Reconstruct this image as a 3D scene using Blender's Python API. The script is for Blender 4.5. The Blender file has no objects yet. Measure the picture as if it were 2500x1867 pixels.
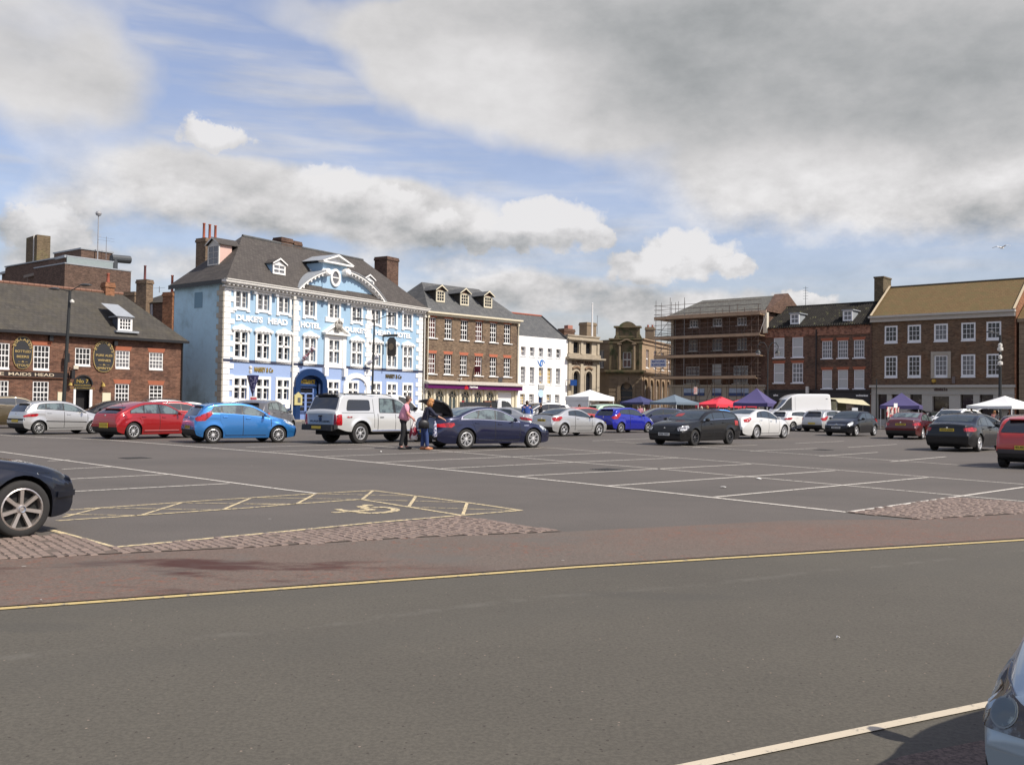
import bpy, bmesh, math, random
import numpy as np
from mathutils import Vector, Matrix
from mathutils.bvhtree import BVHTree
R = math.radians
random.seed(7)
SC = bpy.context.scene
COL = SC.collection
# ------------------------------------------------------------------ camera
FPX, CX, CY = 2357.0, 1250.0, 933.5
EYE = 1.55
PITCH, ROLL = R(1.325), 0.014
_c, _s = math.cos(PITCH), math.sin(PITCH)
F_ = Vector((0, _c, _s)); R0 = Vector((1, 0, 0)); U0 = Vector((0, -_s, _c))
RT = R0*math.cos(ROLL) + U0*math.sin(ROLL)
UP = U0*math.cos(ROLL) - R0*math.sin(ROLL)
cam = bpy.data.objects.new('camera', bpy.data.cameras.new('camera')); COL.objects.link(cam)
cam.data.sensor_width = 36; cam.data.lens = 36*FPX/2500
cam.data.clip_start = .1; cam.data.clip_end = 2000
M = Matrix((RT, UP, -F_)).transposed().to_4x4(); M.translation = Vector((0, 0, EYE))
cam.matrix_world = M
SC.camera = cam
# ------------------------------------------------------------------ light
SUN_AZ = math.atan2(.86, -.51)      # towards the sun, clockwise from +Y
SUN_EL = R(48)
sun = bpy.data.objects.new('sun', bpy.data.lights.new('sun', 'SUN')); COL.objects.link(sun)
sun.data.energy = 4.6; sun.data.angle = R(.53); sun.data.color = (1, .93, .82)
sdir = Vector((math.sin(SUN_AZ)*math.cos(SUN_EL), math.cos(SUN_AZ)*math.cos(SUN_EL), math.sin(SUN_EL)))
sun.rotation_euler = (-sdir).to_track_quat('-Z', 'Y').to_euler()
SC.view_settings.view_transform = 'Standard'; SC.view_settings.look = 'None'
SC.view_settings.exposure = 0.22; SC.view_settings.gamma = 1
# ------------------------------------------------------------------ world: Nishita sky with drifting cloud
W = bpy.data.worlds.new('World'); SC.world = W; W.use_nodes = True
nt = W.node_tree; nt.nodes.clear()
class NG:
    """tiny node helper"""
    def __init__(s, nt): s.nt = nt
    def n(s, t, **k):
        nd = s.nt.nodes.new(t)
        for a, b in k.items(): setattr(nd, a, b)
        return nd
    def put(s, sock, v):
        if isinstance(v, bpy.types.NodeSocket): s.nt.links.new(v, sock)
        elif v is not None: sock.default_value = v
    def m(s, op, a, b=None, c=None, clamp=False):
        nd = s.n('ShaderNodeMath', operation=op, use_clamp=clamp)
        s.put(nd.inputs[0], a)
        if b is not None: s.put(nd.inputs[1], b)
        if c is not None: s.put(nd.inputs[2], c)
        return nd.outputs[0]
    def v(s, op, a, b=None, out=0):
        nd = s.n('ShaderNodeVectorMath', operation=op)
        s.put(nd.inputs[0], a)
        if b is not None: s.put(nd.inputs[1], b)
        return nd.outputs[out]
    def noise(s, vec, scale, det=5, rough=.55, dist=0, col=False):
        nd = s.n('ShaderNodeTexNoise'); s.put(nd.inputs['Vector'], vec)
        nd.inputs['Scale'].default_value = scale; nd.inputs['Detail'].default_value = det
        nd.inputs['Roughness'].default_value = rough; nd.inputs['Distortion'].default_value = dist
        return nd.outputs['Color' if col else 'Fac']
    def ss(s, v, a, b, lo=0, hi=1):
        nd = s.n('ShaderNodeMapRange', interpolation_type='SMOOTHSTEP'); s.put(nd.inputs[0], v)
        for i, q in zip((1, 2, 3, 4), (a, b, lo, hi)): s.put(nd.inputs[i], q)
        return nd.outputs[0]
    def mix(s, f, a, b, mode='MIX'):
        nd = s.n('ShaderNodeMix', data_type='RGBA', blend_type=mode); s.put(nd.inputs[0], f)
        for i, q in ((6, a), (7, b)):
            s.put(nd.inputs[i], q if isinstance(q, bpy.types.NodeSocket) else (tuple(q)+(1,) if len(q) == 3 else q))
        return nd.outputs[2]
g = NG(nt)
sky = g.n('ShaderNodeTexSky', sky_type='NISHITA', sun_disc=False)
sky.sun_elevation = SUN_EL; sky.sun_rotation = SUN_AZ; sky.air_density = 1.3; sky.dust_density = 1.6; sky.ozone_density = 2.2
tc = g.n('ShaderNodeTexCoord'); gen = g.v('NORMALIZE', tc.outputs['Generated'])
def skydir(px, py):
    d = F_ + RT*((px-CX)/FPX) - UP*((py-CY)/FPX); return d.normalized()
warp = g.v('SUBTRACT', g.noise(gen, 5, 5, .6, col=True), (.5, .5, .5))
warp2 = g.v('SUBTRACT', g.noise(gen, 22, 6, .62, col=True), (.5, .5, .5))
p = g.v('ADD', gen, g.v('MULTIPLY', warp, (.13, .1, .07)))
pc = g.v('ADD', g.v('ADD', gen, g.v('MULTIPLY', warp2, (.075, .04, .05))), g.v('MULTIPLY', warp, (.03, .02, .02)))
def blob(cx, cy, rx, ry, w, vec=None):
    c = skydir(cx, cy); k = FPX
    d = g.v('MULTIPLY', g.v('SUBTRACT', vec or p, tuple(c)), (k/rx, k/max(rx, ry), k/ry))
    return g.m('MULTIPLY', g.ss(g.v('LENGTH', d, out=1), 1.25, .35), w)
def total(lst):
    a = lst[0]
    for b in lst[1:]: a = g.m('ADD', a, b)
    return a
cover = total([blob(*a) for a in (
    (60, 130, 330, 210, .85), (620, 480, 560, 115, .8), (480, 400, 230, 70, .35), (1000, 540, 330, 100, .75), (1500, 740, 520, 65, .85), (300, 640, 420, 60, .6), (1050, 670, 500, 60, .5), (100, 560, 150, 90, .5),
    (1250, 190, 420, 210, .75), (1650, 80, 900, 190, .9), (2100, 190, 800, 240, 1.0), (2250, 450, 700, 150, .85), (2450, 720, 400, 80, .25),
    (620, 20, 500, 60, .35))])
big = g.noise(g.v('MULTIPLY', gen, (1, 1, 1.7)), 8, 9, .60, .0)
sx0 = g.n('ShaderNodeSeparateXYZ'); g.put(sx0.inputs[0], gen); high = g.ss(sx0.outputs[2], .15, .27)
soft = g.noise(g.v('MULTIPLY', gen, (1, 1, 1.9)), 5, 4, .5, .0)
fld = g.m('ADD', big, g.m('MULTIPLY', high, g.m('SUBTRACT', soft, big)))
cov = g.m('ADD', cover, g.m('MULTIPLY', g.m('SUBTRACT', fld, .5), g.m('SUBTRACT', 1.3, g.m('MULTIPLY', high, .35))))
sx = g.n('ShaderNodeSeparateXYZ'); g.put(sx.inputs[0], gen)
back = g.ss(sx.outputs[1], .75, .2)                      # the part of the sky behind the camera: plain broken cloud
cov = g.m('ADD', cov, g.m('MULTIPLY', back, g.m('ADD', g.m('MULTIPLY', g.m('SUBTRACT', g.noise(gen, 3, 6, .6), .5), 2.2), .35)))
alpha = g.ss(g.m('ADD', cov, g.m('MULTIPLY', high, .0)), .14, .84)
# streaks of thin cloud in the blue
st = g.n('ShaderNodeMapping'); g.put(st.inputs[0], gen); st.inputs['Rotation'].default_value = (0, R(24), 0); st.inputs['Scale'].default_value = (2, 2, 16)
streak = g.ss(g.noise(st.outputs[0], 2.2, 4, .55), .42, .78, 0, .55)
CU = ((1355, 548, 150, 68), (1245, 575, 120, 50), (1455, 585, 75, 42), (1690, 618, 118, 62), (1590, 655, 110, 40), (1790, 650, 60, 35), (960, 515, 130, 52), (800, 470, 150, 62), (1080, 545, 90, 42), (520, 340, 110, 40), (100, 560, 110, 60), (1930, 745, 120, 30))
def cblob(cx, cy, rx, ry, e0, e1, w=1.):
    c = skydir(cx, cy); d = g.v('MULTIPLY', g.v('SUBTRACT', pc, tuple(c)), (FPX/rx, FPX/max(rx, ry), FPX/ry)); return g.m('MULTIPLY', g.ss(g.v('LENGTH', d, out=1), e1, e0), w)
cum = None; cul = None
for (cx, cy, rx, ry) in CU:
    a_ = cblob(cx, cy, rx, ry, .72, 1.12); l_ = cblob(cx+rx*.12, cy-ry*.45, rx*1.0, ry*.95, .15, 1.15)
    cum = a_ if cum is None else g.m('MAXIMUM', cum, a_); cul = l_ if cul is None else g.m('MAXIMUM', cul, l_)
alpha = g.m('MAXIMUM', alpha, g.m('MULTIPLY', cum, .97))
alpha = g.m('MAXIMUM', alpha, g.m('ADD', streak, .20))
# light on the clouds: density falling off towards the sun side is bright, the rest grey
p2 = g.v('ADD', g.v('MULTIPLY', gen, (1, 1, 1.7)), (.015, 0, .04))
big2 = g.noise(p2, 8, 9, .60, .0)
lit = g.m('MULTIPLY', g.m('SUBTRACT', big, big2), g.m('SUBTRACT', 1.6, g.m('MULTIPLY', high, 1.2)))
dark = total([blob(*a) for a in ((2150, 190, 720, 200, 1.0), (1500, 20, 700, 90, .55), (1650, 140, 300, 130, .35), (1600, 740, 520, 55, .42), (700, 570, 500, 55, .28),
    (1180, 600, 330, 36, .35), (2450, 520, 250, 90, .4))])
glow = total([blob(*a) for a in ((1450, 520, 110, 60, .22), (1690, 590, 120, 55, .24), (1300, 520, 120, 60, .15), (2150, 430, 500, 90, .08), (1200, 230, 250, 120, .1))])
mott = g.m('MULTIPLY', g.m('SUBTRACT', g.noise(g.v('MULTIPLY', gen, (1, 1, 2.4)), 4.5, 6, .6), .5), .20)
glow = g.m('ADD', glow, g.m('MULTIPLY', g.m('MULTIPLY', cul, cum), .26))
val = g.m('ADD', g.m('ADD', g.m('ADD', .79, lit), g.m('ADD', glow, mott)), g.m('MULTIPLY', dark, -.25))
val = g.m('MINIMUM', g.m('MAXIMUM', val, .30), .97)
tint = g.mix(g.ss(val, .25, .8), (.91, .965, 1.0), (1.0, .985, .99))
cc = g.n('ShaderNodeCombineXYZ')
for i in range(3): g.put(cc.inputs[i], val)
cl = g.v('MULTIPLY', tint, cc.outputs[0])
STR = .105
cl = g.v('MULTIPLY', cl, (.73/STR,)*3)
skyc = g.v('MULTIPLY', sky.outputs[0], (1.14, 1.07, 1.26))
out = g.mix(alpha, skyc, cl)
bg = g.n('ShaderNodeBackground'); g.put(bg.inputs[0], out); bg.inputs[1].default_value = STR
wo = g.n('ShaderNodeOutputWorld'); nt.links.new(bg.outputs[0], wo.inputs[0])
# ------------------------------------------------------------------ picture <-> place
def ray(px, py): return F_ + RT*((px-CX)/FPX) - UP*((py-CY)/FPX)
def gnd(px, py, z=0.0):
    d = ray(px, py); t = (z-EYE)/d.z; return Vector((d.x*t, d.y*t, z))
CR = {1: (0, 500, 2.754), 2: (400, 540, 3.178), 3: (700, 540, 3.178), 4: (960, 600, 3.303), 5: (1240, 720, 4.59), 6: (1580, 680, 4.131),
      7: (1840, 660, 3.934), 8: (2100, 640, 3.755), 11: (0, 1060, 3.16), 12: (600, 1060, 2.765), 13: (1300, 1040, 1.8433), 14: (1600, 1450, 2.458),
      21: (1480, 760, 6.885), 22: (0, 780, 7.373), 23: (580, 860, 9.72), 24: (760, 700, 7.9), 25: (1020, 900, 8.508), 26: (1620, 900, 7.9), 27: (2100, 900, 5.53)}
def cp(c, x, y): a = CR[c]; return a[0]+x/a[2], a[1]+y/a[2]
# ------------------------------------------------------------------ objects and tags
def tag(o, label=None, cat=None, group=None, kind=None):
    if label: o['label'] = label
    if cat: o['category'] = cat
    if group: o['group'] = group
    if kind: o['kind'] = kind
    return o
def empty(name, loc=(0, 0, 0), rz=0, label=None, cat=None, group=None):
    o = bpy.data.objects.new(name, None); COL.objects.link(o); o.location = loc; o.rotation_euler = (0, 0, rz)
    o.empty_display_size = .2
    return tag(o, label, cat, group)
class MB:
    """collects geometry for one mesh object"""
    def __init__(s): s.v = []; s.f = []; s.mi = []; s.cur = 0
    def add(s, vs, fs):
        b = len(s.v); s.v += [tuple(q) for q in vs]; s.f += [tuple(i+b for i in f) for f in fs]; s.mi += [s.cur]*len(fs); return s
    def box(s, x0, y0, z0, x1, y1, z1):
        if x0 > x1: x0, x1 = x1, x0
        if y0 > y1: y0, y1 = y1, y0
        if z0 > z1: z0, z1 = z1, z0
        return s.add([(x0, y0, z0), (x1, y0, z0), (x1, y1, z0), (x0, y1, z0), (x0, y0, z1), (x1, y0, z1), (x1, y1, z1), (x0, y1, z1)],
              [(3, 2, 1, 0), (4, 5, 6, 7), (0, 1, 5, 4), (1, 2, 6, 5), (2, 3, 7, 6), (3, 0, 4, 7)])
    def cyl(s, a, b, r0, r1=None, n=10, caps=True):
        a = Vector(a); b = Vector(b); r1 = r0 if r1 is None else r1
        d = (b-a).normalized(); u = d.orthogonal().normalized(); w = d.cross(u)
        vs = [a+(u*math.cos(t)+w*math.sin(t))*r0 for t in (2*math.pi*i/n for i in range(n))] + \
             [b+(u*math.cos(t)+w*math.sin(t))*r1 for t in (2*math.pi*i/n for i in range(n))]
        fs = [(i, (i+1) % n, n+(i+1) % n, n+i) for i in range(n)]
        if caps: fs += [tuple(range(n-1, -1, -1)), tuple(range(n, 2*n))]
        return s.add(vs, fs)
    def prism(s, poly, y0, y1):
        """polygon in (x,z) pushed along y; counter-clockwise in x,z seen from -y"""
        ar = sum(poly[i][0]*poly[(i+1) % len(poly)][1]-poly[(i+1) % len(poly)][0]*poly[i][1] for i in range(len(poly)))
        if ar < 0: poly = poly[::-1]
        if y0 > y1: y0, y1 = y1, y0
        n = len(poly)
        return s.add([(x, y0, z) for x, z in poly]+[(x, y1, z) for x, z in poly],
              [tuple(range(n)), tuple(range(2*n-1, n-1, -1))]+[((i+1) % n, i, n+i, n+(i+1) % n) for i in range(n)])
    def quad(s, *vs): return s.add(vs, [tuple(range(len(vs)))])
    def lathe(s, prof, n=24, c=(0, 0, 0), ax='z', caps=False):
        vs = []
        for r, h in prof:
            for i in range(n):
                t = 2*math.pi*i/n; a, b = r*math.cos(t), r*math.sin(t)
                vs.append({'z': (c[0]+a, c[1]+b, c[2]+h), 'y': (c[0]+a, c[1]+h, c[2]+b), 'x': (c[0]+h, c[1]+a, c[2]+b)}[ax])
        fs = [(j*n+i, j*n+(i+1) % n, (j+1)*n+(i+1) % n, (j+1)*n+i) for j in range(len(prof)-1) for i in range(n)]
        if ax == 'y': fs = [f[::-1] for f in fs]
        return s.add(vs, fs)
    def build(s, name, mat, parent=None, smooth=False, loc=None):
        me = bpy.data.meshes.new(name); me.from_pydata(s.v, [], s.f)
        for m in (mat if isinstance(mat, (list, tuple)) else [mat]): me.materials.append(m)
        if isinstance(mat, (list, tuple)): me.polygons.foreach_set('material_index', s.mi)
        if smooth: me.polygons.foreach_set('use_smooth', [True]*len(s.f))
        me.validate(); me.update()
        o = bpy.data.objects.new(name, me); COL.objects.link(o)
        if parent: o.parent = parent
        if loc is not None: o.location = loc
        return o
def sharp(o, ang=35):
    me = o.data; bm = bmesh.new(); bm.from_mesh(me)
    for e in bm.edges:
        if len(e.link_faces) == 2 and e.calc_face_angle(0) > R(ang): e.smooth = False
    bm.to_mesh(me); bm.free(); return o
# ------------------------------------------------------------------ materials
MATS = {}
def mat(name, col, rough=.7, metal=0, spec=.5, var=.0, vscale=3., coat=0, bump=0, bscale=30., emit=None, fine=0, fscale=40., col2=None, c2lo=.5, c2hi=.6, c2scale=2., coords='Object', ior=None, trans=0):
    if name in MATS: return MATS[name]
    m = bpy.data.materials.new(name); m.use_nodes = True; MATS[name] = m
    g = NG(m.node_tree); b = m.node_tree.nodes['Principled BSDF']
    b.inputs['Roughness'].default_value = rough; b.inputs['Metallic'].default_value = metal
    b.inputs['Specular IOR Level'].default_value = spec; b.inputs['Coat Weight'].default_value = coat; b.inputs['Coat Roughness'].default_value = .04
    if ior: b.inputs['IOR'].default_value = ior
    c = tuple(col)+(1,); b.inputs['Base Color'].default_value = c
    if emit: b.inputs['Emission Color'].default_value = c; b.inputs['Emission Strength'].default_value = emit
    if var or bump or fine or col2:
        tc = g.n('ShaderNodeTexCoord').outputs[coords]; cc = c
        if col2: cc = g.mix(g.ss(g.noise(tc, c2scale, 6, .65), c2lo, c2hi), c, tuple(col2)+(1,))
        if var: cc = g.mix(1, cc, g.mix(g.noise(tc, vscale, 6, .6), (1-var,)*3, (1+var,)*3), 'MULTIPLY')
        if fine: cc = g.mix(1, cc, g.mix(g.noise(tc, fscale, 3, .7), (1-fine,)*3, (1+fine,)*3), 'MULTIPLY')
        g.put(b.inputs['Base Color'], cc)
        if bump:
            bn = g.n('ShaderNodeBump'); bn.inputs['Strength'].default_value = bump; bn.inputs['Distance'].default_value = .02
            g.put(bn.inputs['Height'], g.noise(tc, bscale, 4, .6)); g.put(b.inputs['Normal'], bn.outputs[0])
    return m
def brickmat(name, c1, c2, mortar, patch=None, plo=.5, phi=.62, pscale=.45, stain=.35, rough=.9):
    m = bpy.data.materials.new(name); m.use_nodes = True; MATS[name] = m
    g = NG(m.node_tree); b = m.node_tree.nodes['Principled BSDF']; b.inputs['Roughness'].default_value = rough; b.inputs['Specular IOR Level'].default_value = .2
    tc = g.n('ShaderNodeTexCoord').outputs['Object']; sp = g.n('ShaderNodeSeparateXYZ'); g.put(sp.inputs[0], tc)
    cb = g.n('ShaderNodeCombineXYZ'); g.put(cb.inputs[0], g.m('ADD', sp.outputs[0], sp.outputs[1])); g.put(cb.inputs[1], sp.outputs[2])
    br = g.n('ShaderNodeTexBrick'); g.put(br.inputs['Vector'], cb.outputs[0]); br.inputs['Scale'].default_value = 1
    br.inputs['Brick Width'].default_value = .225; br.inputs['Row Height'].default_value = .075; br.inputs['Mortar Size'].default_value = .009
    br.inputs['Color1'].default_value = tuple(c1)+(1,); br.inputs['Color2'].default_value = tuple(c2)+(1,); br.inputs['Mortar'].default_value = tuple(mortar)+(1,)
    cc = br.outputs['Color']
    if patch: cc = g.mix(g.m('MULTIPLY', g.ss(g.noise(tc, pscale, 7, .7), plo, phi), .8), cc, tuple(patch)+(1,))
    # individual odd bricks
    vo = g.n('ShaderNodeTexVoronoi'); g.put(vo.inputs['Vector'], g.v('MULTIPLY', cb.outputs[0], (4.4, 13, 1))); vo.inputs['Scale'].default_value = 1
    s2 = g.n('ShaderNodeSeparateColor'); g.put(s2.inputs[0], vo.outputs['Color'])
    cc = g.mix(1, cc, g.mix(s2.outputs[0], (.7, .7, .7), (1.3, 1.28, 1.25)), 'MULTIPLY')
    cc = g.mix(1, cc, g.mix(g.noise(g.v('MULTIPLY', tc, (1, 1, .35)), 1.3, 7, .7), (1-stain,)*3, (1+stain,)*3), 'MULTIPLY')
    g.put(b.inputs['Base Color'], cc)
    return m
def roofmat(name, c1, c2, row=.24, wid=.3, lichen=None, llo=.55, lhi=.75, lscale=1.2, var=.25, rough=.75):
    m = bpy.data.materials.new(name); m.use_nodes = True; MATS[name] = m
    g = NG(m.node_tree); b = m.node_tree.nodes['Principled BSDF']; b.inputs['Roughness'].default_value = rough; b.inputs['Specular IOR Level'].default_value = .3
    tc = g.n('ShaderNodeTexCoord').outputs['Object']; sp = g.n('ShaderNodeSeparateXYZ'); g.put(sp.inputs[0], tc)
    cb = g.n('ShaderNodeCombineXYZ'); g.put(cb.inputs[0], g.m('ADD', sp.outputs[0], g.m('MULTIPLY', sp.outputs[1], .2))); g.put(cb.inputs[1], g.m('MULTIPLY', sp.outputs[2], 1.4))
    br = g.n('ShaderNodeTexBrick'); g.put(br.inputs['Vector'], cb.outputs[0]); br.inputs['Scale'].default_value = 1
    br.inputs['Brick Width'].default_value = wid; br.inputs['Row Height'].default_value = row; br.inputs['Mortar Size'].default_value = .012
    br.inputs['Color1'].default_value = tuple(c1)+(1,); br.inputs['Color2'].default_value = tuple(c2)+(1,); br.inputs['Mortar'].default_value = tuple(q*.55 for q in c1)+(1,)
    cc = br.outputs['Color']
    if lichen: cc = g.mix(g.ss(g.noise(tc, lscale, 8, .72), llo, lhi), cc, tuple(lichen)+(1,))
    cc = g.mix(1, cc, g.mix(g.noise(g.v('MULTIPLY', tc, (1, 1, .4)), 1.6, 7, .7), (1-var,)*3, (1+var,)*3), 'MULTIPLY')
    cc = g.mix(1, cc, g.mix(g.noise(tc, 9, 4, .7), (.72,)*3, (1.28,)*3), 'MULTIPLY')
    g.put(b.inputs['Base Color'], cc)
    return m
white = mat('white_paint', (.80, .79, .76), .6, var=.06)
offwhite = mat('aged_white_paint', (.62, .60, .55), .7, var=.12)
shadewhite = mat('sash_paint', (.74, .74, .74), .5)
glass_d = mat('window_glass', (.015, .016, .02), .06, spec=.6, var=.5, vscale=1.2)
glass_m = mat('window_glass_curtained', (.13, .13, .14), .12, spec=.6, var=.45, vscale=2.5)
glass_b = mat('window_glass_blind', (.42, .43, .42), .35, spec=.5, var=.12, vscale=1)
glass_r = mat('window_glass_red_interior', (.07, .018, .018), .12, spec=.6, var=.5, vscale=1.4)
glass_y = mat('window_glass_yellow_poster', (.45, .30, .05), .3, col2=(.12, .12, .16), c2lo=.45, c2hi=.55, c2scale=1.6)
slate = roofmat('slate_grey_brown', (.062, .054, .049), (.082, .072, .064), lichen=(.11, .10, .085))
slate2 = roofmat('slate_cool_grey', (.085, .087, .088), (.115, .115, .112), lichen=(.15, .15, .14), llo=.5, lhi=.8, lscale=.8)
slate3 = roofmat('old_slate_lichen', (.050, .045, .038), (.068, .061, .052), lichen=(.08, .07, .05), llo=.4, lhi=.8)
mossroof = roofmat('mossy_tile', (.15, .095, .04), (.175, .115, .05), lichen=(.13, .10, .04), llo=.4, lhi=.7, var=.12)
stone = mat('pale_stone', (.42, .36, .27), .85, var=.3, vscale=1.2, fine=.15, fscale=6)
stone_d = mat('weathered_brown_stone', (.22, .165, .11), .9, var=.4, vscale=1.1, fine=.25, fscale=7)
stone_g = mat('mossy_stone', (.155, .12, .07), .95, var=.45, vscale=1.3, fine=.25, fscale=7, col2=(.07, .078, .035), c2lo=.47, c2hi=.62, c2scale=1.1)
lead = mat('lead_sheet', (.30, .32, .34), .5, var=.2)
metal_d = mat('dark_painted_metal', (.022, .024, .024), .5)
black = mat('black_paint', (.012, .012, .013), .45)
steel = mat('galvanised_tube', (.23, .22, .21), .5, metal=.5, var=.3)
rust = mat('rusty_tube', (.13, .095, .075), .7, metal=.2, var=.3)
plank = mat('scaffold_board', (.36, .25, .16), .85, var=.35, vscale=1.2)
gold = mat('gold_lettering', (.42, .30, .08), .4, metal=.4)
terracotta = mat('terracotta', (.30, .085, .05), .8, var=.2)
blueupper = mat('pale_blue_render', (.31, .46, .60), .75, var=.05, vscale=.8)
bluelow = mat('periwinkle_render', (.29, .385, .60), .75, var=.05, vscale=.8)
blueside = mat('weathered_blue_render', (.50, .70, .80), .85, col2=(.32, .44, .48), c2lo=.45, c2hi=.7, c2scale=.35, var=.1)
navy = mat('navy_gloss', (.007, .028, .095), .35, var=.15)
# ------------------------------------------------------------------ lettering
def text(s, size, m, parent, loc, name='lettering', rot=(R(90), 0, 0), ext=.015, width=None, align='LEFT', bold=0, height=None):
    cu = bpy.data.curves.new('t', 'FONT'); cu.body = s; cu.size = size; cu.extrude = ext; cu.offset = bold; cu.align_x = align; cu.resolution_u = 3
    t = bpy.data.objects.new('t', cu); COL.objects.link(t)
    dg = bpy.context.evaluated_depsgraph_get(); dg.update()
    me = bpy.data.meshes.new_from_object(t.evaluated_get(dg)); bpy.data.objects.remove(t); bpy.data.curves.remove(cu)
    co = np.zeros(len(me.vertices)*3); me.vertices.foreach_get('co', co); co = co.reshape(-1, 3)
    if len(co):
        mn, mx = co.min(0), co.max(0)
        if width: co[:, 0] = (co[:, 0]-mn[0])*(width/(mx[0]-mn[0]))
        if height: co[:, 1] = (co[:, 1]-mn[1])*(height/(mx[1]-mn[1]))
        me.vertices.foreach_set('co', co.ravel())
    me.materials.clear(); me.materials.append(m); me.name = name
    o = bpy.data.objects.new(name, me); COL.objects.link(o); o.parent = parent; o.location = loc; o.rotation_euler = rot
    return o
def slab_serif(s, m, parent, s0, s1, z0, z1, y, name='lettering', bold=.018):
    """Roman capitals: the built-in face plus slab feet"""
    h = z1-z0
    o = text(s, h, m, parent, (s0, y, z0), name, ext=.02, width=s1-s0, height=h, bold=bold*h)
    return o
# ------------------------------------------------------------------ facade frames
class Fac:
    """vertical plane from A to B (ground points, left to right as seen); local x along, y away from the camera, z up"""
    def __init__(s, A, B, name, label, cat='building', group=None):
        s.A = Vector((A[0], A[1], 0)); B = Vector((B[0], B[1], 0)); s.d = (B-s.A).normalized(); s.L = (B-s.A).length
        s.n = Vector((-s.d.y, s.d.x, 0)); s.rz = math.atan2(s.d.y, s.d.x)
        s.root = empty(name, s.A, s.rz, label, cat, group)
    def loc(s, px, py):
        d = ray(px, py); o = Vector((0, 0, EYE))-s.A
        return Vector((o.dot(s.d), o.dot(s.n), o.z)), Vector((d.dot(s.d), d.dot(s.n), d.z))
    def uv(s, c, x, y, off=0.):
        px, py = cp(c, x, y) if c else (x, y); o, d = s.loc(px, py); t = (off-o.y)/d.y; q = o+d*t; return q.x, q.z
    def roofhit(s, c, x, y, ez, ry, rz, y0=0.):
        px, py = cp(c, x, y) if c else (x, y); o, d = s.loc(px, py); k = (rz-ez)/(ry-y0); ez = ez-k*y0
        t = (ez+k*o.y-o.z)/(d.z-k*d.y); q = o+d*t; return q.x, q.y, q.z
    def rect(s, c, x0, y0, x1, y1, off=0.):
        xm, ym = (x0+x1)/2, (y0+y1)/2
        return [s.uv(c, x0, ym, off)[0], s.uv(c, x1, ym, off)[0], s.uv(c, xm, y1, off)[1], s.uv(c, xm, y0, off)[1]]
    def row(s, items, off=0.):
        """rects sharing sill and head heights"""
        r = [s.rect(*i, off=off) for i in items]; a = sum(q[2] for q in r)/len(r); b = sum(q[3] for q in r)/len(r); w = sum(q[1]-q[0] for q in r)/len(r)
        return [[(q[0]+q[1])/2-w/2, (q[0]+q[1])/2+w/2, a, b] for q in r]
def wall(mb, s0, s1, z0, z1, holes=(), y=0., reveal=.14, bottom=True):
    xs = sorted({s0, s1, *[h[0] for h in holes], *[h[1] for h in holes]}); zs = sorted({z0, z1, *[h[2] for h in holes], *[h[3] for h in holes]})
    xs = [x for x in xs if s0 <= x <= s1]; zs = [z for z in zs if z0 <= z <= z1]
    for i in range(len(xs)-1):
        xm = (xs[i]+xs[i+1])/2; run = None
        for j in range(len(zs)-1):
            zm = (zs[j]+zs[j+1])/2
            hole = any(h[0] < xm < h[1] and h[2] < zm < h[3] for h in holes)
            if not hole and run is None: run = zs[j]
            if (hole or j == len(zs)-2) and run is not None:
                top = zs[j] if hole else zs[j+1]
                mb.quad((xs[i], y, run), (xs[i+1], y, run), (xs[i+1], y, top), (xs[i], y, top)); run = None
    for a, b, c, d in holes:
        r = y+reveal
        mb.quad((a, y, c), (a, y, d), (a, r, d), (a, r, c)); mb.quad((b, y, d), (b, y, c), (b, r, c), (b, r, d))
        mb.quad((a, y, d), (b, y, d), (b, r, d), (a, r, d)); mb.quad((b, y, c), (a, y, c), (a, r, c), (b, r, c))
def arch_fill(mb, a, b, zs, zt, y=0., reveal=.14, n=10, z1=None):
    """fills the corners over an arch springing at zs with crown at zt inside a rectangular hole whose head is zt"""
    c = (a+b)/2; rx = (b-a)/2; rz = zt-zs
    pts = [(c-rx*math.cos(math.pi*i/n), zs+rz*math.sin(math.pi*i/n)) for i in range(n+1)]
    for i in range(n):
        (xa, za), (xb, zb) = pts[i], pts[i+1]
        mb.quad((xa, y, za), (xb, y, zb), (xb, y, zt+.001), (xa, y, zt+.001)); mb.quad((xb, y, zb), (xa, y, za), (xa, y+reveal, za), (xb, y+reveal, zb))
def arch_ring(mb, a, b, zs, zt, w, y0, y1, n=16, legs=None):
    c = (a+b)/2; rx = (b-a)/2; rz = zt-zs
    P = [(c-math.cos(math.pi*i/n)*rx, zs+math.sin(math.pi*i/n)*rz, c-math.cos(math.pi*i/n)*(rx+w), zs+math.sin(math.pi*i/n)*(rz+w)) for i in range(n+1)]
    for i in range(n):
        p, q = P[i], P[i+1]; mb.prism([(p[0], p[1]), (q[0], q[1]), (q[2], q[3]), (p[2], p[3])], y0, y1)
    if legs is not None: mb.box(a-w, y0, legs, a, y1, zs); mb.box(b, y0, legs, b+w, y1, zs)
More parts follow.
